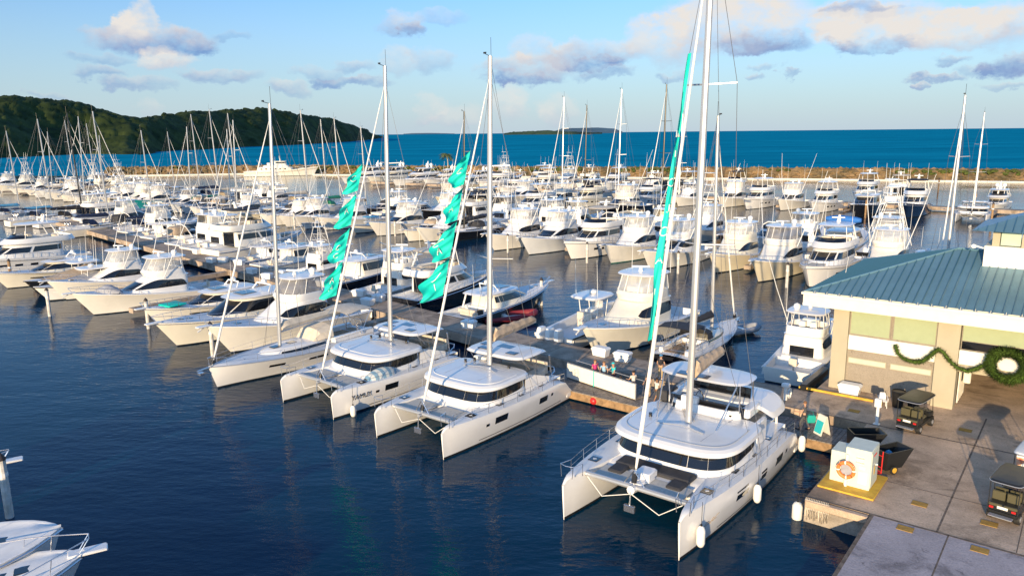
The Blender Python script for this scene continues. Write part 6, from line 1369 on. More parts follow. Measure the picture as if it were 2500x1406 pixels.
HC = {'black': ({'hull': ('black', 'antifoul')}, 'black-hulled'), 'teal': ({'hull': ('teal', 'antifoul')}, 'teal-hulled'), 'navy': ({'hull': ('navyhull', 'antifoul')}, 'navy-hulled'), 'red': ({'hull': ('gel2', 'rust')}, 'red-bottomed'), 'cream': ({'hull': ('cream', 'antifoul')}, 'cream-hulled'), 'greenb': ({'hull': ('gel2', 'tealb')}, 'green-bottomed')}
M['navyhull'] = mat('navy_hull_paint', (.01, .025, .07), .12, coat=.6); M['cream'] = mat('cream_hull_paint', (.80, .72, .55), .2, coat=.4); M['tealb'] = mat('green_bottom_paint', (.01, .16, .12), .5)
RB = random.Random(31)
def boat(kind, c, hd, row, scale=1., hull=None, skip=(), label=None):
    nm, cat, desc = KD[kind]; mats = None
    if hull: mats, adj = HC[hull]; desc = (desc.replace('white', adj, 1) if hull not in ('red', 'greenb') else desc.replace('white', 'white ' + adj, 1))
    if hull and mats: mats = dict(mats)
    mats = dict(mats or {}); g_ = RB.choice(['gel', 'gel', 'gel', 'gel2', 'gel3', 'gel4'])
    if g_ != 'gel':
        for nm_ in ('deckhouse', 'cabin', 'saloon', 'coachroof', 'flybridge'): mats[nm_] = g_
        if not hull: mats['hull'] = (g_, None)
    if RB.random() < .3: mats['bimini'] = RB.choice(['canvas', 'grayc', 'navy', 'gel']); mats['sun_pad'] = RB.choice(['tan', 'grayc', 'gel']); mats['bait_freezer'] = 'canvas'
    if RB.random() < .3: mats['clear_curtain'] = RB.choice(['smoke', 'smoke', 'canvasc'])
    if RB.random() < .35: skip = tuple(skip) + ('outrigger',)
    r = place(kind, nm, label or 'x', cat, c, hd, None, scale, mats, skip); r['group'] = 'boats berthed on the ' + (row if row != 'x' else 'first pier')
    if not label: ROWS.setdefault(row, []).append((r, desc))
    return r
def bow_at(kind, px, py, row, scale=1., hull=None, dh=0., **k):
    L = KL.get(kind, 13); rk = {'s': 1.9, 'e': 1.6, 'm': 1.6, 'c': 1.1, 't': 0}[kind[0]] if not kind.startswith('sl') else .45
    hd = HEAD + radians(dh); b = un(px, py); c = b - Vector((cos(hd), sin(hd), 0)) * (L / 2 - rk) * scale; return boat(kind, c, hd, row, scale, hull, **k)
def stern_at(kind, s, n, row, scale=1., hull=None, dh=0., **k):
    L = KL.get(kind, 13); hd = BACK + radians(dh); c = SN(s, n) + Vector((cos(hd), sin(hd), 0)) * L / 2 * scale; return boat(kind, c, hd, row, scale, hull, **k)

# --- first pier, near side: the white sloop and the motor yachts left of it
def sloop_mast(kind, mx, my, n, row, hull=None, flip=False, label=None, skip=(), zfix=None):
    """a sloop whose mast head is seen at pixel mx, my and whose berth lies at distance n from the quay line"""
    d = ray(mx, my); k = n / (d.x * E2.x + d.y * E2.y); p = d * k; z = CAMH + p.z; sc_ = max(.7, z / (19.6 if kind != 'sl_white' else 18.3)); hd = BACK if flip else HEAD
    f = Vector((cos(hd), sin(hd), 0)); L = KL.get(kind, 13); head_off = (.10 * L - (z / sc_ - 2) * .035) * sc_; c = Vector((p.x, p.y, 0)) - f * head_off; return boat(kind, c, hd, row, sc_, hull, label=label, skip=skip)
D_ = bow_at('sl_white', 530, 948, 'x', 1.13, dh=1.5, label='white sailing yacht with a blue waterline stripe, just left of the catamarans')
H = None
bow_at('sf_eye', 560, 862, 'x', 1.0, label='white sportfishing yacht with round roof, its bow beside the white sloop')
bow_at('ex_big', 428, 846, 'x', 1.02, label='long low cruiser with big white roof, second to the left of the white sloop')
bow_at('ex_roof', 392, 800, 'x', .95, dh=-1, label='white cruiser with a bright teal cushion on its foredeck')
bow_at('sf_wind', 226, 770, 'x', .95, dh=-6, label='white sportfishing yacht with dark wrap-round window and grey covered tender on its foredeck')
bow_at('sf_swoosh', 160, 733, 'x', .9, dh=-3, label='white sportfishing yacht just left of the one with the covered tender')
bow_at('cc', 95, 720, 'x', 1.25, 'black', label='black-hulled console boat wrapped in tan canvas below its T-top')
bow_at('cc', 118, 735, 'x', 1.2, dh=-2, label='console boat under grey canvas right of the tan-wrapped one')
bow_at('ex_roof', 15, 705, 'x', .95, label='white cruiser with broad dark windows at the left edge of the nearest row')
bow_at('my_hard', -90, 680, 'near side of the first pier'); bow_at('sf_swoosh', -180, 660, 'near side of the first pier')
# canvas shrouds over the two consoles
def shroud(c, hd, L, Wd, z, m, label):
    o = thing('boat_cover', label, 'cover', tuple(c), hd); mb = MB(); rows = []
    for i in range(15):
        u = i / 14; x = lerp(-L / 2, L / 2 * .98, u); w_ = Wd / 2 * (1 if u < .5 else (1 - ((u - .5) / .5) ** 2.2)) + .03; zt_ = z + (1.25 * sstep(1.0, .35, u) + .25) + .06 * sin(i * 2.1); zl = z - .1
        rows.append([(x, -w_ - .03, zl), (x, -w_, zl + .3), (x, -w_ * .6, lerp(zl, zt_, .8)), (x, 0, zt_), (x, w_ * .6, lerp(zl, zt_, .8)), (x, w_, zl + .3), (x, w_ + .03, zl)])
    mb.grid(rows, flip=True); mb.ngon(rows[0], True); obj('canvas', mb, m, o); return o
b = un(95, 720); shroud(b - HV * 5.2 + Vector((0, 0, 0)), HEAD, 12.5, 3.9, 1.45, 'tan', 'tan canvas wrapped over the black-hulled console boat')
b = un(118, 735); shroud(b - (HV * 5.0), HEAD - .035, 12, 3.7, 1.4, 'grayc', 'grey canvas wrapped over the console boat right of the tan one')
# things on deck
def ondeck(r, x, y, z): return Matrix.Translation(r.location) @ Matrix.Rotation(r.rotation_euler.z, 4, 'Z') @ Vector((x, y, z))
sfd = [o for o in C.objects if o.get('label', '').startswith('white sportfishing yacht with dark wrap')][0]
o = thing('covered_tender', 'small tender under grey-brown canvas on the foredeck of a sportfishing yacht', 'dinghy', tuple(ondeck(sfd, 4.6, .3, 2.2)), sfd.rotation_euler.z + pi / 2 + .5); mb = MB(); rows = []
for i in range(13):
    u = i / 12; w_ = .75 * sin(pi * (.04 + .92 * u)) ** .5; rows.append([(lerp(-1.6, 1.6, u), w_ * cos(a) * (1 + .08 * sin(i * 2 + a * 3)), (.85 + .35 * sin(u * pi) ** 3) * w_ * sin(a) ** .8 * .9) for a in [pi * j / 8 for j in range(9)]])
mb.grid(rows); obj('cover', mb, 'grayc', o)
exd = [o for o in C.objects if o.get('label', '').startswith('white cruiser with a bright teal')][0]
o = thing('foredeck_cushion', 'bright teal cushion on the foredeck of a white cruiser', 'cushion', tuple(ondeck(exd, 4.3, .2, 2.03)), exd.rotation_euler.z + .1); mb = MB(); mb.box(0, -.48, 0, 1.9, .9, .16, b=.1); mb.box(0, .48, 0, 1.9, .9, .16, b=.1); obj('pad', mb, 'flagteal', o)

# --- first pier, far side
row = 'far side of the first pier'
def at1(px, py): return un(px, py)
bow_at('sf_eye', 1452, 872, 'x', 1.06, label='white sportfishing yacht with raked white front and radar, bow to the concrete pier', hull=None)
sl = stern_at('sl_silver', -24.8, 51.2, 'x', 1.0, 'black', dh=0, label='black-hulled sailing yacht with dark canvas, stern to the concrete pier'); 
stern_at('sf_open', -16.6, 53.2, 'x', .82, dh=2, label='white flybridge fishing yacht seen from astern beside the building')
stern_at('cc', -35.2, 50.6, 'x', 1.38, None, dh=2, label='open console boat with white outboards and white T-top left of the raked sportfishing yacht')
p = un(1245, 785); place('tender_red', 'inflatable_tender', 'black and dark red inflatable tender at the pier left of the console boat', 'dinghy', p, radians(20), None, 1.25)
stern_at('ex_roof', -47.2, 51.2, 'x', .98, 'black', dh=-3, label='black-hulled cruiser with white roof and open cockpit, bow pointing right')
stern_at('my_canvas', -55.2, 52.5, 'x', .95, 'black', dh=0, label='black-hulled flybridge yacht with cream stern gangway, behind the middle catamaran')
stern_at('sf_open', -62.0, 53.0, 'x', .95, dh=0, label='white sportfishing yacht with radome-topped hardtop behind the mast of the name-lettered catamaran')
stern_at('ex_big', -70.0, 54.2, 'x', 1.0, 'black', dh=2, label='black-and-white cruiser with green side glass and long white roof')
stern_at('sf_tower', -79.5, 56.5, 'x', .72, dh=3, label='white boat with ladder-like tower behind the mast of the white sloop')
stern_at('ex_big', -86.5, 56.8, 'x', .95, dh=0, label='white cruiser with green-lit aft glass left of the ladder-towered boat')
stern_at('ex_roof', -93.5, 58.0, 'x', .95, dh=0, label='white cruiser with pilothouse roof in the row behind the covered tender')
stern_at('my_dark', -101, 58.5, 'x', 1.15, dh=0, label='white flybridge yacht with charcoal canvas enclosed top')
stern_at('sf_open', -109, 59.5, 'x', 1.05, dh=0, label='white sportfishing yacht with open bridge left of the charcoal-topped yacht')
kinds = ['sf_wind', 'ex_tan', 'ex_big', 'ex_roof', 'sf_eye', 'sl_navyboom', 'ex_soft', 'sf_swoosh', 'cc', 'my_hard', 'ex_soft', 'sf_eye', 'ex_roof']
for i, k in enumerate(kinds): stern_at(k, -115.5 - i * 5.7, 60.6 + i * .8, row, 1.0 if k != 'tender' else 1.6, None)
sloop_mast('sl_navyboom', 225, 265, 66, row, None, True); sloop_mast('sl_dark', 162, 270, 70, row, None, True, skip=('mast_',)); sloop_mast('sl_blue', 90, 285, 67, row, None, True); sloop_mast('sl_blue', 14, 315, 67, row, None, True)

# --- middle pier, near side
row = 'near side of the middle pier'
for (k, px, py, sc_, hu) in [('sf_eye', 1205, 613, 1.0, None), ('sf_wind', 1290, 623, 1.0, None), ('my_canvas', 1393, 634, 1.0, None), ('sf_swoosh', 1490, 644, 1.0, 'greenb'), ('sf_sedan', 1585, 662, 1.02, None), ('sf_swoosh', 1745, 668, 1.0, 'cream'),
        ('sf_swoosh', 1850, 690, 1.03, 'cream'), ('my_hard', 1975, 702, .95, None), ('sf_tower', 2128, 690, .95, None), ('cc', 2240, 690, 1.1, None),
        ('sf_eye', 1035, 592, .95, None), ('ex_tan', 1000, 590, .9, None), ('sf_wind', 920, 577, .95, None), ('cc_blue', 868, 570, 1.0, None), ('sf_swoosh', 792, 563, .95, None), ('cc', 745, 560, .8, None), ('sf_wind', 700, 556, .9, None), ('ex_soft', 652, 548, 1.0, None),
        ('sl_plain', 518, 532, .95, 'red'), ('ex_tan', 478, 526, .9, None), ('ex_tan', 432, 520, .95, None), ('ex_roof', 372, 514, .9, None), ('sf_swoosh', 325, 511, .95, 'teal'), ('sf_swoosh', 282, 509, 1.0, 'cream'), ('sf_wind', 250, 502, .9, None), ('sl_blue', 214, 498, .9, 'cream'),
        ('ex_roof', 166, 493, .9, None), ('sf_wind', 112, 487, .95, None), ('ex_roof', 72, 479, .95, None), ('ex_roof', 36, 476, .95, None), ('sf_tower', 4, 470, .95, None), ('sf_wind', -40, 466, .95, None)]:
    bow_at(k, px, py, row, sc_ * 1.07, hu)
sloop_mast('sl_dark', 1133, 265, 99, row, 'black'); sloop_mast('sl_navyboom', 2358, 222, 99, row); 
for (mx, my, k, n) in [(568, 288, 'sl_plain', 99), (455, 305, 'sl_green', 99), (115, 318, 'sl_plain', 99), (190, 280, 'sl_teak', 99)]: sloop_mast(k, mx, my, n, row)
for (k, px, py, sc_, hu) in [('sf_swoosh', 52, 477, .9, None), ('my_hard', 92, 482, .85, None), ('sf_eye', 132, 489, .9, None), ('ex_roof', 190, 496, .85, None), ('sf_swoosh', 235, 500, .8, None), ('sf_open', 308, 510, .85, None), ('sf_wind', 398, 517, .9, None), ('ex_soft', 455, 523, .9, None), ('ex_roof', 498, 528, .85, None), ('sf_eye', 548, 536, .9, None), ('ex_roof', 603, 543, .9, 'cream'), ('sf_swoosh', 675, 551, .85, None)]:
    bow_at(k, px, py, row, sc_, hu)
# --- middle pier, far side
row = 'far side of the middle pier'
rk = random.Random(12)
cyc = ['sf_tower', 'ex_big', 'sf_open', 'ex_soft', 'ex_roof', 'sf_tower', 'sf_eye', 'my_canvas', 'ex_soft', 'sf_open', 'sf_wind', 'ex_big', 'sf_tower', 'my_dark', 'sf_sedan']
taken = []
for (mx, my, k) in [(157, 290, 'sl_plain'), (210, 298, 'sl_blue'), (408, 318, 'sl_teak'), (465, 275, 'sl_plain'), (510, 262, 'sl_dark2'), (555, 272, 'sl_plain'), (733, 265, 'sl_white'), (782, 287, 'sl_plain'), (815, 283, 'sl_green'), (880, 305, 'sl_teak')]:
    r = sloop_mast(k if k != 'sl_dark2' else 'sl_navyboom', mx, my, 118, row, None, True); s, n = to_sn(r.location); taken.append(s)
s = -24.; i = 0
while s > -300:
    if all(abs(s - t) > 4.2 for t in taken):
        k = cyc[i % len(cyc)]; flip = rk.random() < .35
        if flip: boat(k, SN(s, 111.8 + KL[k] / 2), HEAD, row, rk.uniform(.92, 1.08), rk.choice([None, None, None, None, 'black', 'navy']))
        else: stern_at(k, s, 111.4, row, rk.uniform(.92, 1.08), rk.choice([None, None, None, None, None, 'black']))
        i += 1
    s -= rk.uniform(5.5, 6.1) if s > -200 else rk.uniform(5.8, 6.8)
# --- farthest pier
row = 'near side of the farthest pier'
for (k, px, py, sc_, hu) in [('my_hard', 1258, 526, 1.0, None), ('sf_wind', 1075, 505, 1.0, 'cream'), ('ex_big', 1130, 500, 1.15, 'black'), ('sf_wind', 1235, 500, 1.0, None), ('sf_sedan', 1330, 508, 1.0, None), ('my_hard', 1395, 508, 1.0, None), ('sf_wind', 1478, 530, 1.15, 'black'), ('my_dark', 1552, 505, 1.0, None),
        ('sf_wind', 1760, 508, 1.05, None), ('my_hard', 1822, 512, 1.05, None), ('sf_sedan', 1905, 515, 1.05, None), ('my_hard', 1985, 521, 1.0, None), ('ex_big', 2085, 530, 1.2, 'black'), ('my_dark', 2212, 532, 1.15, 'navy'), ('my_mega', 2420, 520, .72, None), ('cc', 1350, 490, 1.1, None), ('ex_soft', 1530, 500, 1, None), ('sf_open', 1655, 505, .95, None)]:
    bow_at(k, px, py, row, sc_, hu)
place('catB', 'sailing_catamaran', 'cruising catamaran with a white mast at far right, before the tall yacht', 'catamaran', un(2362, 545) - HV * 6.2, HEAD + radians(4), 'white sailing catamarans', .93)
for (mx, my, k, n) in [(1377, 232, 'sl_plain', 181), (1433, 252, 'sl_dark', 180), (1518, 212, 'sl_teak', 180), (1628, 200, 'sl_dark', 184), (1668, 255, 'sl_plain', 182)]: sloop_mast(k, mx, my, n, row)
for (k, px, py, sc_) in [('my_mega', 842, 450, .95), ('my_mega', 965, 455, .95), ('my_mega', 905, 447, .9), ('my_mega', 1040, 452, .8), ('my_mega', 1120, 455, .78), ('my_hard', 1175, 466, 1.15), ('ex_big', 1085, 470, 1.3), ('my_hard', 1290, 470, 1.1), ('my_canvas', 1225, 478, 1)]:
    bow_at(k, px, py, row, sc_)
row = 'far side of the farthest pier'
for i, (k, px, py) in enumerate([('sf_tower', 1240, 448), ('my_hard', 1315, 452), ('sf_tower', 1385, 455), ('my_canvas', 1450, 458), ('my_hard', 1500, 462), ('sf_open', 1590, 470), ('my_hard', 1690, 475), ('my_dark', 1790, 478), ('my_hard', 2110, 488), ('my_canvas', 2200, 492)]):
    b = un(px, py); boat(k, b, HEAD if i % 3 else BACK, row, 1.05)
# white ship along the breakwater
M['shipw'] = mat('ship_white_paint', (.80, .77, .68), .4)
def ship():
    P = PB('ship'); H = Hull(38, 7.5, 2.6, 4.6, .35, 2.4, 2.5, .9, .92, 1.2, 2.0, .5); h = P.add('hull', H.shell(26), ('shipw', 'antifoul')); P.add('rub_rail', H.rail(.02, -.8, .09), 'tan', h); P.add('deck', H.deck(20, .15, 0, 0, .5), 'deck')
    lv = [LV(2.4, 6, -12, 2.9, 5, 8, .5), LV(4.6, 5.5, -12, 2.8, 5, 8, .5)]; c = P.add('deckhouse', house(lv), 'shipw')
    for sg in (-1, 1):
        for k in range(6): P.add('window', MB().box(-10 + k * 2.4, sg * 2.86, 3.4, .9, .06, .6), 'glass', c)
    l2 = [LV(4.6, 4, -9.5, 2.5, 4, 6, .5), LV(5.5, 3.7, -9, 2.4, 4, 6, .5)]; P.add('boat_deck', house(l2), 'shipw')
    l3 = [LV(5.5, 3, -3.5, 2.1, 4, 6, .5), LV(7.6, 2.4, -3.5, 1.9, 4, 6, .5)]; w_ = P.add('wheelhouse', house(l3), 'shipw')
    for a0, a1 in ((-38, -14), (-12, 12), (14, 38)): P.add('window', patch(l3, a0, a1, .5, .85, .02), 'glass', w_)
    for sg in (-1, 1): P.add('window', patch(l3, sg * 50, sg * 120, .5, .85, .02), 'glass', w_)
    P.add('wheelhouse_roof', house([LV(7.6, 2.9, -4.2, 2.3, 4, 5, .5), LV(7.75, 2.9, -4.2, 2.3, 4, 5, .5)], bot=True), 'shipw', w_)
    mb = MB(); mb.tube([(-.5, 0, 7.7), (-.9, 0, 10.5)], [.25, .08], 8); mb.tube([(-.7, -1.2, 9.2), (-.7, 1.2, 9.2)], .06, 5); mb.box(-.5, 0, 8.6, .3, 2., .2); P.add('signal_mast', mb, 'shipw')
    mb = MB(); mb.sph((-5, 1.5, 5.9), .5, 10, 6); mb.box(-6.5, 0, 5.5, 1.6, 1.6, 1.4, b=.2); P.add('funnel', mb, 'shipw'); P.add('bow_rail', H.bowrail(.4, 1.0, 12, .04), 'shipw')
ship(); b0, b1 = un(598, 431), un(778, 427.5); v = b1 - b0
place('ship', 'motor_ship', 'old white motor ship lying along the pontoon at left, bow to the right', 'ship', (b0 + b1) / 2, atan2(v.y, v.x), None, v.length / 38)
# blue tender on top of the flybridge yacht
fy = [r for r, d_ in ROWS['near side of the middle pier'] if 'hard roof' in d_ and 'flybridge' in d_]; fy = sorted(fy, key=lambda r: -r.location.x)[0]
o = thing('roof_tender', 'bright blue canvas-covered tender lying on a yacht roof', 'dinghy', tuple(ondeck(fy, -4.9, .2, 6.85)), fy.rotation_euler.z + pi / 2); mb = MB(); rows = []
for i in range(11):
    u = i / 10; w_ = .62 * sin(pi * (.06 + .88 * u)) ** .4; rows.append([(lerp(-2.1, 2.1, u), w_ * cos(a), w_ * sin(a) * .8) for a in [2 * pi * j / 12 for j in range(12)]])
mb.grid(rows, cv=True); mb.ngon(rows[0], True); mb.ngon(rows[-1]); obj('cover', mb, 'blue', o)
# --- shaded boats at lower left, bows to the right
express('ex_blunt', 14, 4.6, hp=3.4, rake=1.2); express('ex_blunt2', 15, 5.2, hp=4.5, tall=.3, rake=.9, fsb=(1.5, 2.6))
p = un(262, 1345, 2.2); hd = radians(30)
q = place('ex_blunt', 'express_cruiser', 'shaded white cruiser at lower left with a long bow pulpit pointing right', 'motor yacht', Vector((p.x, p.y, 0)) - Vector((cos(hd), sin(hd), 0)) * 8.1, hd, 'shaded cruisers at lower left', 1.05)
p = un(150, 1290, 2.5); hd = radians(24); q = place('ex_blunt2', 'express_cruiser', 'shaded white cruiser with a rounded blue-white foredeck, left of the long pulpit', 'motor yacht', Vector((p.x, p.y, 0)) - Vector((cos(hd), sin(hd), 0)) * 7.5, hd, 'shaded cruisers at lower left', 1.0, skip=('bow_rail', 'bow_pulpit'))
p = un(34, 1108, 2.6); hd = radians(33); q = place('ex_soft', 'express_cruiser', 'shaded cruiser at the left edge showing only its bow rail and pulpit', 'motorboat', Vector((p.x, p.y, 0)) - Vector((cos(hd), sin(hd), 0)) * 6.4, hd, 'shaded cruisers at lower left', 1.0)
# --- tenders and dock boxes along the first pier
for i, (px, py, k, rz, lab) in enumerate([(1815, 815, 'tender', 30, 'grey inflatable tender astride the bow of the black-hulled sloop'), (1648, 855, 'tender', 0, 'grey inflatable tender with outboard behind the stern of the black-hulled sloop')]):
    place(k, 'inflatable_tender', lab, 'dinghy', un(px, py), radians(rz), 'inflatable tenders', 1.0)
for i, (px, py, lab) in enumerate([(1467, 868, 'white dock box on the concrete pier below the raked sportfishing yacht'), (1520, 880, 'white dock box on the pier between the raked sportfishing yacht and the black sloop'), (1145, 800, 'white dock box behind the middle catamaran'), (925, 735, 'white rounded dock box left of the middle catamaran mast'), (600, 690, 'white dock box on the pier beyond the low cruiser'), (672, 700, 'white dock box right of the other one beyond the low cruiser'), (545, 640, 'white dock box on the pier behind the teal-cushioned cruiser')]):
    p = un(px, py, 1.15); s, n = to_sn(p); n = min(max(n, 46.2 + p1n(s)), 48.9 + p1n(s)); dockbox(lab, s, n, 1.15, .1 * i)

bxs = [(s_, n_) for i_, s_ in enumerate([-57.5, -61.5, -65, -69, -74, -78.5, -83, -90, -95, -104]) for n_ in [(46.6, 48.4)[i_ % 2]]]
for i, (s_, n_) in enumerate(reversed(bxs)): dockbox(f'white dock box, {NTH[i]} from left of ten along the first pier', s_, n_ + p1n(s_), 1.15, .15 * (i % 3), 1.4)
# --- labels of the boats in rows: counted from the left as the camera sees them
def scr(r):
    p = r.location; return p.x / p.y
for row, L_ in ROWS.items():
    L_.sort(key=lambda x: scr(x[0]))
    for i, (r, desc) in enumerate(L_): r['label'] = f'{desc}, {NTH[i]} from left, {row.replace("of the ", "")}'

for o_ in C.objects:
    if o_.parent is None and len(o_.get('label', '').split()) > 16: print('LONG', o_.name, '|', o_['label'])
# ------------------------------------------------------------------ people
SKIN = mat('skin', (.50, .29, .19), .55); M['skin'] = SKIN; M['skin2'] = mat('skin_dark', (.28, .15, .09), .55)
for nm, c in dict(shirtteal=(.02, .55, .6), shirtblue=(.30, .50, .68), shirtmag=(.55, .04, .20), shirtwhite=(.75, .70, .62), shirtblack=(.02, .02, .025), shorts=(.08, .08, .09), khaki=(.42, .32, .19), shortsred=(.35, .12, .12), hair=(.03, .02, .015), hair2=(.2, .1, .05), capblue=(.05, .3, .6), bagteal=(.01, .35, .3)).items(): M[nm] = mat('cloth_' + nm, c, .85, var=.08, scale=10)
def skinmesh(name, V, Eg, R, m, parent, sub=1):
    me = bpy.data.meshes.new(name); me.from_pydata([tuple(v) for v in V], Eg, []); o = bpy.data.objects.new(name, me); C.objects.link(o)
    md = o.modifiers.new('s', 'SKIN'); me.skin_vertices.new() if not me.skin_vertices else None
    for i, r in enumerate(R): me.skin_vertices[0].data[i].radius = (r, r) if not isinstance(r, tuple) else r
    me.skin_vertices[0].data[0].use_root = True; md.use_smooth_shade = True; sb = o.modifiers.new('u', 'SUBSURF'); sb.levels = sub; sb.render_levels = sub
    dg = bpy.context.evaluated_depsgraph_get(); nm = bpy.data.meshes.new_from_object(o.evaluated_get(dg)); bpy.data.objects.remove(o); nm.materials.clear(); nm.materials.append(M[m])
    for p in nm.polygons: p.use_smooth = True
    return obj(name, nm, None, parent)
def person(label, loc, rz, shirt, bottom, hair='hair', cap=None, pose='stand', skin='skin', h=1.74, arms=((.1, .2), (.15, -.1)), long=False, bend=0., bag=None):
    k = h / 1.74; r = thing('person', label, 'person', (loc.x, loc.y, loc.z), rz); r.scale = (k, k, k)
    sit = pose == 'sit'; hz = .93 if not sit else .5; B = sin(bend); Cb = cos(bend)
    T = lambda x, y, z: Vector((x * Cb + (z) * B, y, hz + z * Cb - x * B))
    st = .16 if pose == 'walk' else .0
    V = [T(0, 0, 0), T(.01, 0, .18), T(.01, 0, .36), T(0, 0, .50), T(.01, 0, .57), T(.03, 0, .66), T(.02, 0, .76)]; R = [(.15, .11), (.125, .10), (.15, .11), (.12, .08), .055, .085, .07]
    Eg = [(0, 1), (1, 2), (2, 3), (3, 4), (4, 5), (5, 6)]
    def limb(start, pts, rad):
        p = start
        for q, rr_ in zip(pts, rad): V.append(q); R.append(rr_); Eg.append((p, len(V) - 1)); p = len(V) - 1
    ends = []
    for sg, (af, ao) in zip((-1, 1), arms):
        sh = T(.0, sg * .19, .47); el = T(.28 * sin(af), sg * (.22 + .05), .47 - .28 * cos(af)); wr = T(.28 * sin(af) + .25 * sin(af + .5 + ao), sg * .25, .47 - .28 * cos(af) - .25 * cos(af + .5 + ao)); limb(3, [sh, el, wr], [.055, .042, .03])
        dirn = (wr - el).normalized(); palm = wr + dirn * .06; V.append(palm); R.append((.038, .02)); Eg.append((len(V) - 2, len(V) - 1)); pi_ = len(V) - 1
        side = Vector((0, 1, 0)).cross(dirn).normalized()
        for q in range(4):
            o_ = side * (.027 - .018 * q); ln = (.062, .072, .068, .052)[q]; limb(pi_, [palm + dirn * .045 + o_, palm + dirn * (.045 + ln * .6) + o_ + Vector((0, -sg * .012, 0)), palm + dirn * (.045 + ln) + o_ + Vector((0, -sg * .03, 0))], [.010, .009, .007])
        limb(pi_, [palm + side * .045 + dirn * .0, palm + side * .06 + dirn * .04], [.011, .008]); ends.append(wr)
    for sg in (-1, 1):
        f = st * sg
        if sit: limb(0, [Vector((.02, sg * .10, hz)), Vector((.42, sg * .13, hz + .02)), Vector((.45, sg * .13, .08)), Vector((.57, sg * .14, .04))], [.09, .062, .04, .035])
        else: limb(0, [Vector((.0, sg * .10, hz - .08)), Vector((f * .9 + .03, sg * .11, .49)), Vector((f * 1.7 - .03, sg * .11, .09)), Vector((f * 1.7 + .12, sg * .12, .035))], [.092, .06, .042, (.045, .032)])
    skinmesh('body', V, Eg, R, skin, r)
    # head details
    hc = T(.025, 0, .70)
    mb = MB(); mb.sph((0, 0, 0), .098, 14, 10, 1.22); mb.xf(Matrix.Translation(hc)); 
    for sg in (-1, 1): mb.sph(tuple(hc + Vector((0, sg * .1, 0))), .022, 6, 4)
    mb.sph(tuple(hc + Vector((.1, 0, -.01))), .018, 6, 4); obj('head', mb, skin, r)
    mb = MB(); mb.sph(tuple(hc + Vector((-.012, 0, .025))), .106, 14, 7, 1.15, -.15, 1); hr = obj('hair', mb, hair, r)
    if cap: mb = MB(); mb.sph(tuple(hc + Vector((-.005, 0, .045))), .112, 14, 6, 1., .1, 1); mb.box(hc.x + .14, 0, hc.z + .055, .1, .15, .012, b=.01); obj('cap', mb, cap, r)
    # shirt and shorts: the same skeleton, a little thicker
    V2 = V[:4] + [T(0, -.19, .47), T(.1 * sin(arms[0][0]), -.225, .34), T(0, .19, .47), T(.1 * sin(arms[1][0]), .225, .34)]; skinmesh('shirt', V2, [(0, 1), (1, 2), (2, 3), (3, 4), (4, 5), (3, 6), (6, 7)], [(.155, .125), (.15, .12), (.168, .128), (.125, .09), .072, .062, .072, .062], shirt, r)
    V3 = [T(0, 0, .04)]; E3 = []; R3 = [(.165, .125)]
    for sg in (-1, 1):
        f = st * sg; a = Vector((0, sg * .10, hz - .06)); kn = Vector((f * .9 + .03, sg * .11, .52)) if not sit else Vector((.36, sg * .13, hz + .02)); pts = [a, a.lerp(kn, .8)] if not long else [a, kn] + ([Vector((f * 1.7 - .03, sg * .11, .12))] if not sit else [])
        p = 0
        for q, rr_ in zip(pts, (.11, .085, .06)): V3.append(q); R3.append(rr_); E3.append((p, len(V3) - 1)); p = len(V3) - 1
    skinmesh('trousers' if long else 'shorts', V3, E3, R3, bottom, r)
    mb = MB()
    for sg in (-1, 1):
        f = st * sg
        if not sit: mb.box(f * 1.7 + .06, sg * .115, 0, .27, .095, .07, b=.03)
        else: mb.box(.52, sg * .135, 0, .27, .095, .07, b=.03)
    obj('shoes', mb, 'shirtblack' if not cap else 'shirtwhite', r); return r, ends
ZF = .68
def at(px, py, z=ZF): p = un(px, py, z); return p
person('person in a magenta shirt at the left end of the group behind the white panel', at(1452, 936), radians(-60), 'shirtmag', 'shorts', 'hair2')
person('person in a pale blue shirt beside the magenta shirt', at(1474, 941), radians(-100), 'shirtblue', 'shorts', 'hair2', arms=((.5, .6), (.3, .3)))
person('person in a teal shirt and teal cap facing the group', at(1497, 944), radians(200), 'shirtteal', 'shortsred', 'hair2', cap='shirtteal', arms=((.7, .8), (.3, .2)))
person('person in white sitting low beside the table', at(1514, 960), radians(20), 'shirtwhite', 'khaki', pose='sit', h=1.6)
person('dark-haired person in a white T-shirt standing at the table', at(1546, 966), radians(120), 'shirtwhite', 'shorts', arms=((.4, .5), (.5, .4)))
person('person in a dark shirt and khaki trousers near the forestay', at(1583, 968), radians(210), 'shirtblack', 'khaki', long=True)
person('person in a cream shirt and dark shorts walking away along the float', at(1602, 985), radians(20), 'shirtwhite', 'shorts', pose='walk', skin='skin2')
person('person in a black shirt and blue cap standing on the concrete pier', at(1612, 925, 1.15), radians(60), 'shirtblack', 'khaki', cap='capblue', long=True)
_, en = person('person with short hair carrying a teal bag near the board sign', at(1962, 1048), radians(150), 'shorts', 'shorts', 'hair2', pose='walk', long=True, arms=((.2, .1), (.5, .5)))
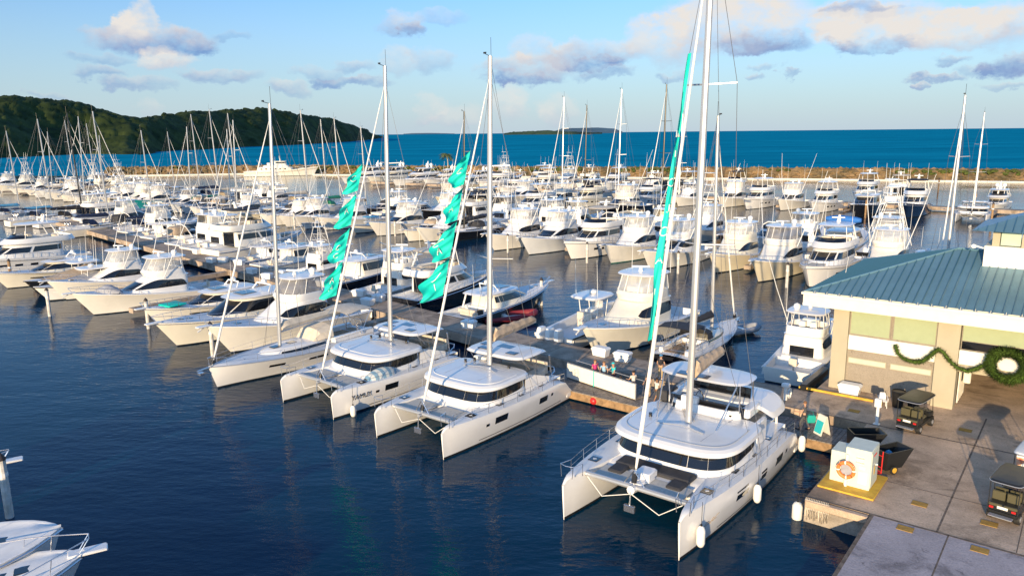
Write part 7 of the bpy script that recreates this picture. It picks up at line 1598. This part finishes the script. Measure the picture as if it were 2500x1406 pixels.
p = at(1975, 1050); bg_ = thing('tote_bag', 'teal carrier bag held by the person beside the board sign', 'bag', (p.x + .12, p.y + .1, ZF + .45)); mb = MB(); mb.loft([[(x * .24 * q, y * .1 * q, z) for x, y in ((1, -1), (1, 1), (-1, 1), (-1, -1))] for z, q in ((0, .85), (.25, 1.1), (.45, .8))]); obj('bag_body', mb, 'bagteal', bg_); mb = MB(); mb.tube([(-.14, 0, .43), (-.08, 0, .68), (.08, 0, .68), (.14, 0, .43)], .012, 4); obj('handles', mb, 'bagteal', bg_)
tb = thing('folding_table', 'small folding table with a pale blue cloth on the float', 'table', tuple(at(1528, 958)), RZ + .3); mb = MB(); mb.box(0, 0, .70, 1.1, .6, .04); obj('table_top', mb, 'shirtblue', tb)
for x in (-.48, .48):
    for y in (-.24, .24): mb = MB(); mb.tube([(x, y, 0), (x, y, .7)], .02, 5); obj('leg', mb, 'alu', tb)
# ------------------------------------------------------------------ unseen sheds added behind the camera to cast shade on the lower corners
def shed(label, x, y, rz, Lx, Ly, h):
    r = thing('added_shade_shed', label, 'shed', (x, y, 0), rz, 'unseen added sheds that cast shade'); mb = MB(); mb.box(0, 0, -1, Lx, Ly, h + 1 - .9); obj('wall', mb, 'stucco2', r)
    mb = MB(); hx, hy = Lx / 2 + .4, Ly / 2 + .4; rows = [[(-hx, -hy, h - .9), (-hx, 0, h), (-hx, hy, h - .9)], [(hx, -hy, h - .9), (hx, 0, h), (hx, hy, h - .9)]]; mb.grid(rows); mb.ngon(rows[0], True); mb.ngon(rows[1]); obj('roof', mb, 'roof', r, sharp=10)
    for k in range(int(Lx // 4)): mb = MB(); mb.box(-Lx / 2 + 2 + k * 4, Ly / 2 + .03, 0, 2.2, .06, 3); obj('door', mb, 'wband', r)
_al = Vector((sin(SUN_AZ - pi), cos(SUN_AZ - pi), 0)); _pp = Vector((_al.y, -_al.x, 0))
def shade_shed_at(label, al, p, Lx, Ly, h): c = _al * al + _pp * p; shed(label, c.x, c.y, atan2(_pp.y, _pp.x), Lx, Ly, h)
shade_shed_at('long low added shed out of view, shading the lower right corner', -6, 12, 24, 7, 6.3)
shade_shed_at('taller added shed out of view, shading the lower left corner', -20, -28, 15, 8, 8.0)
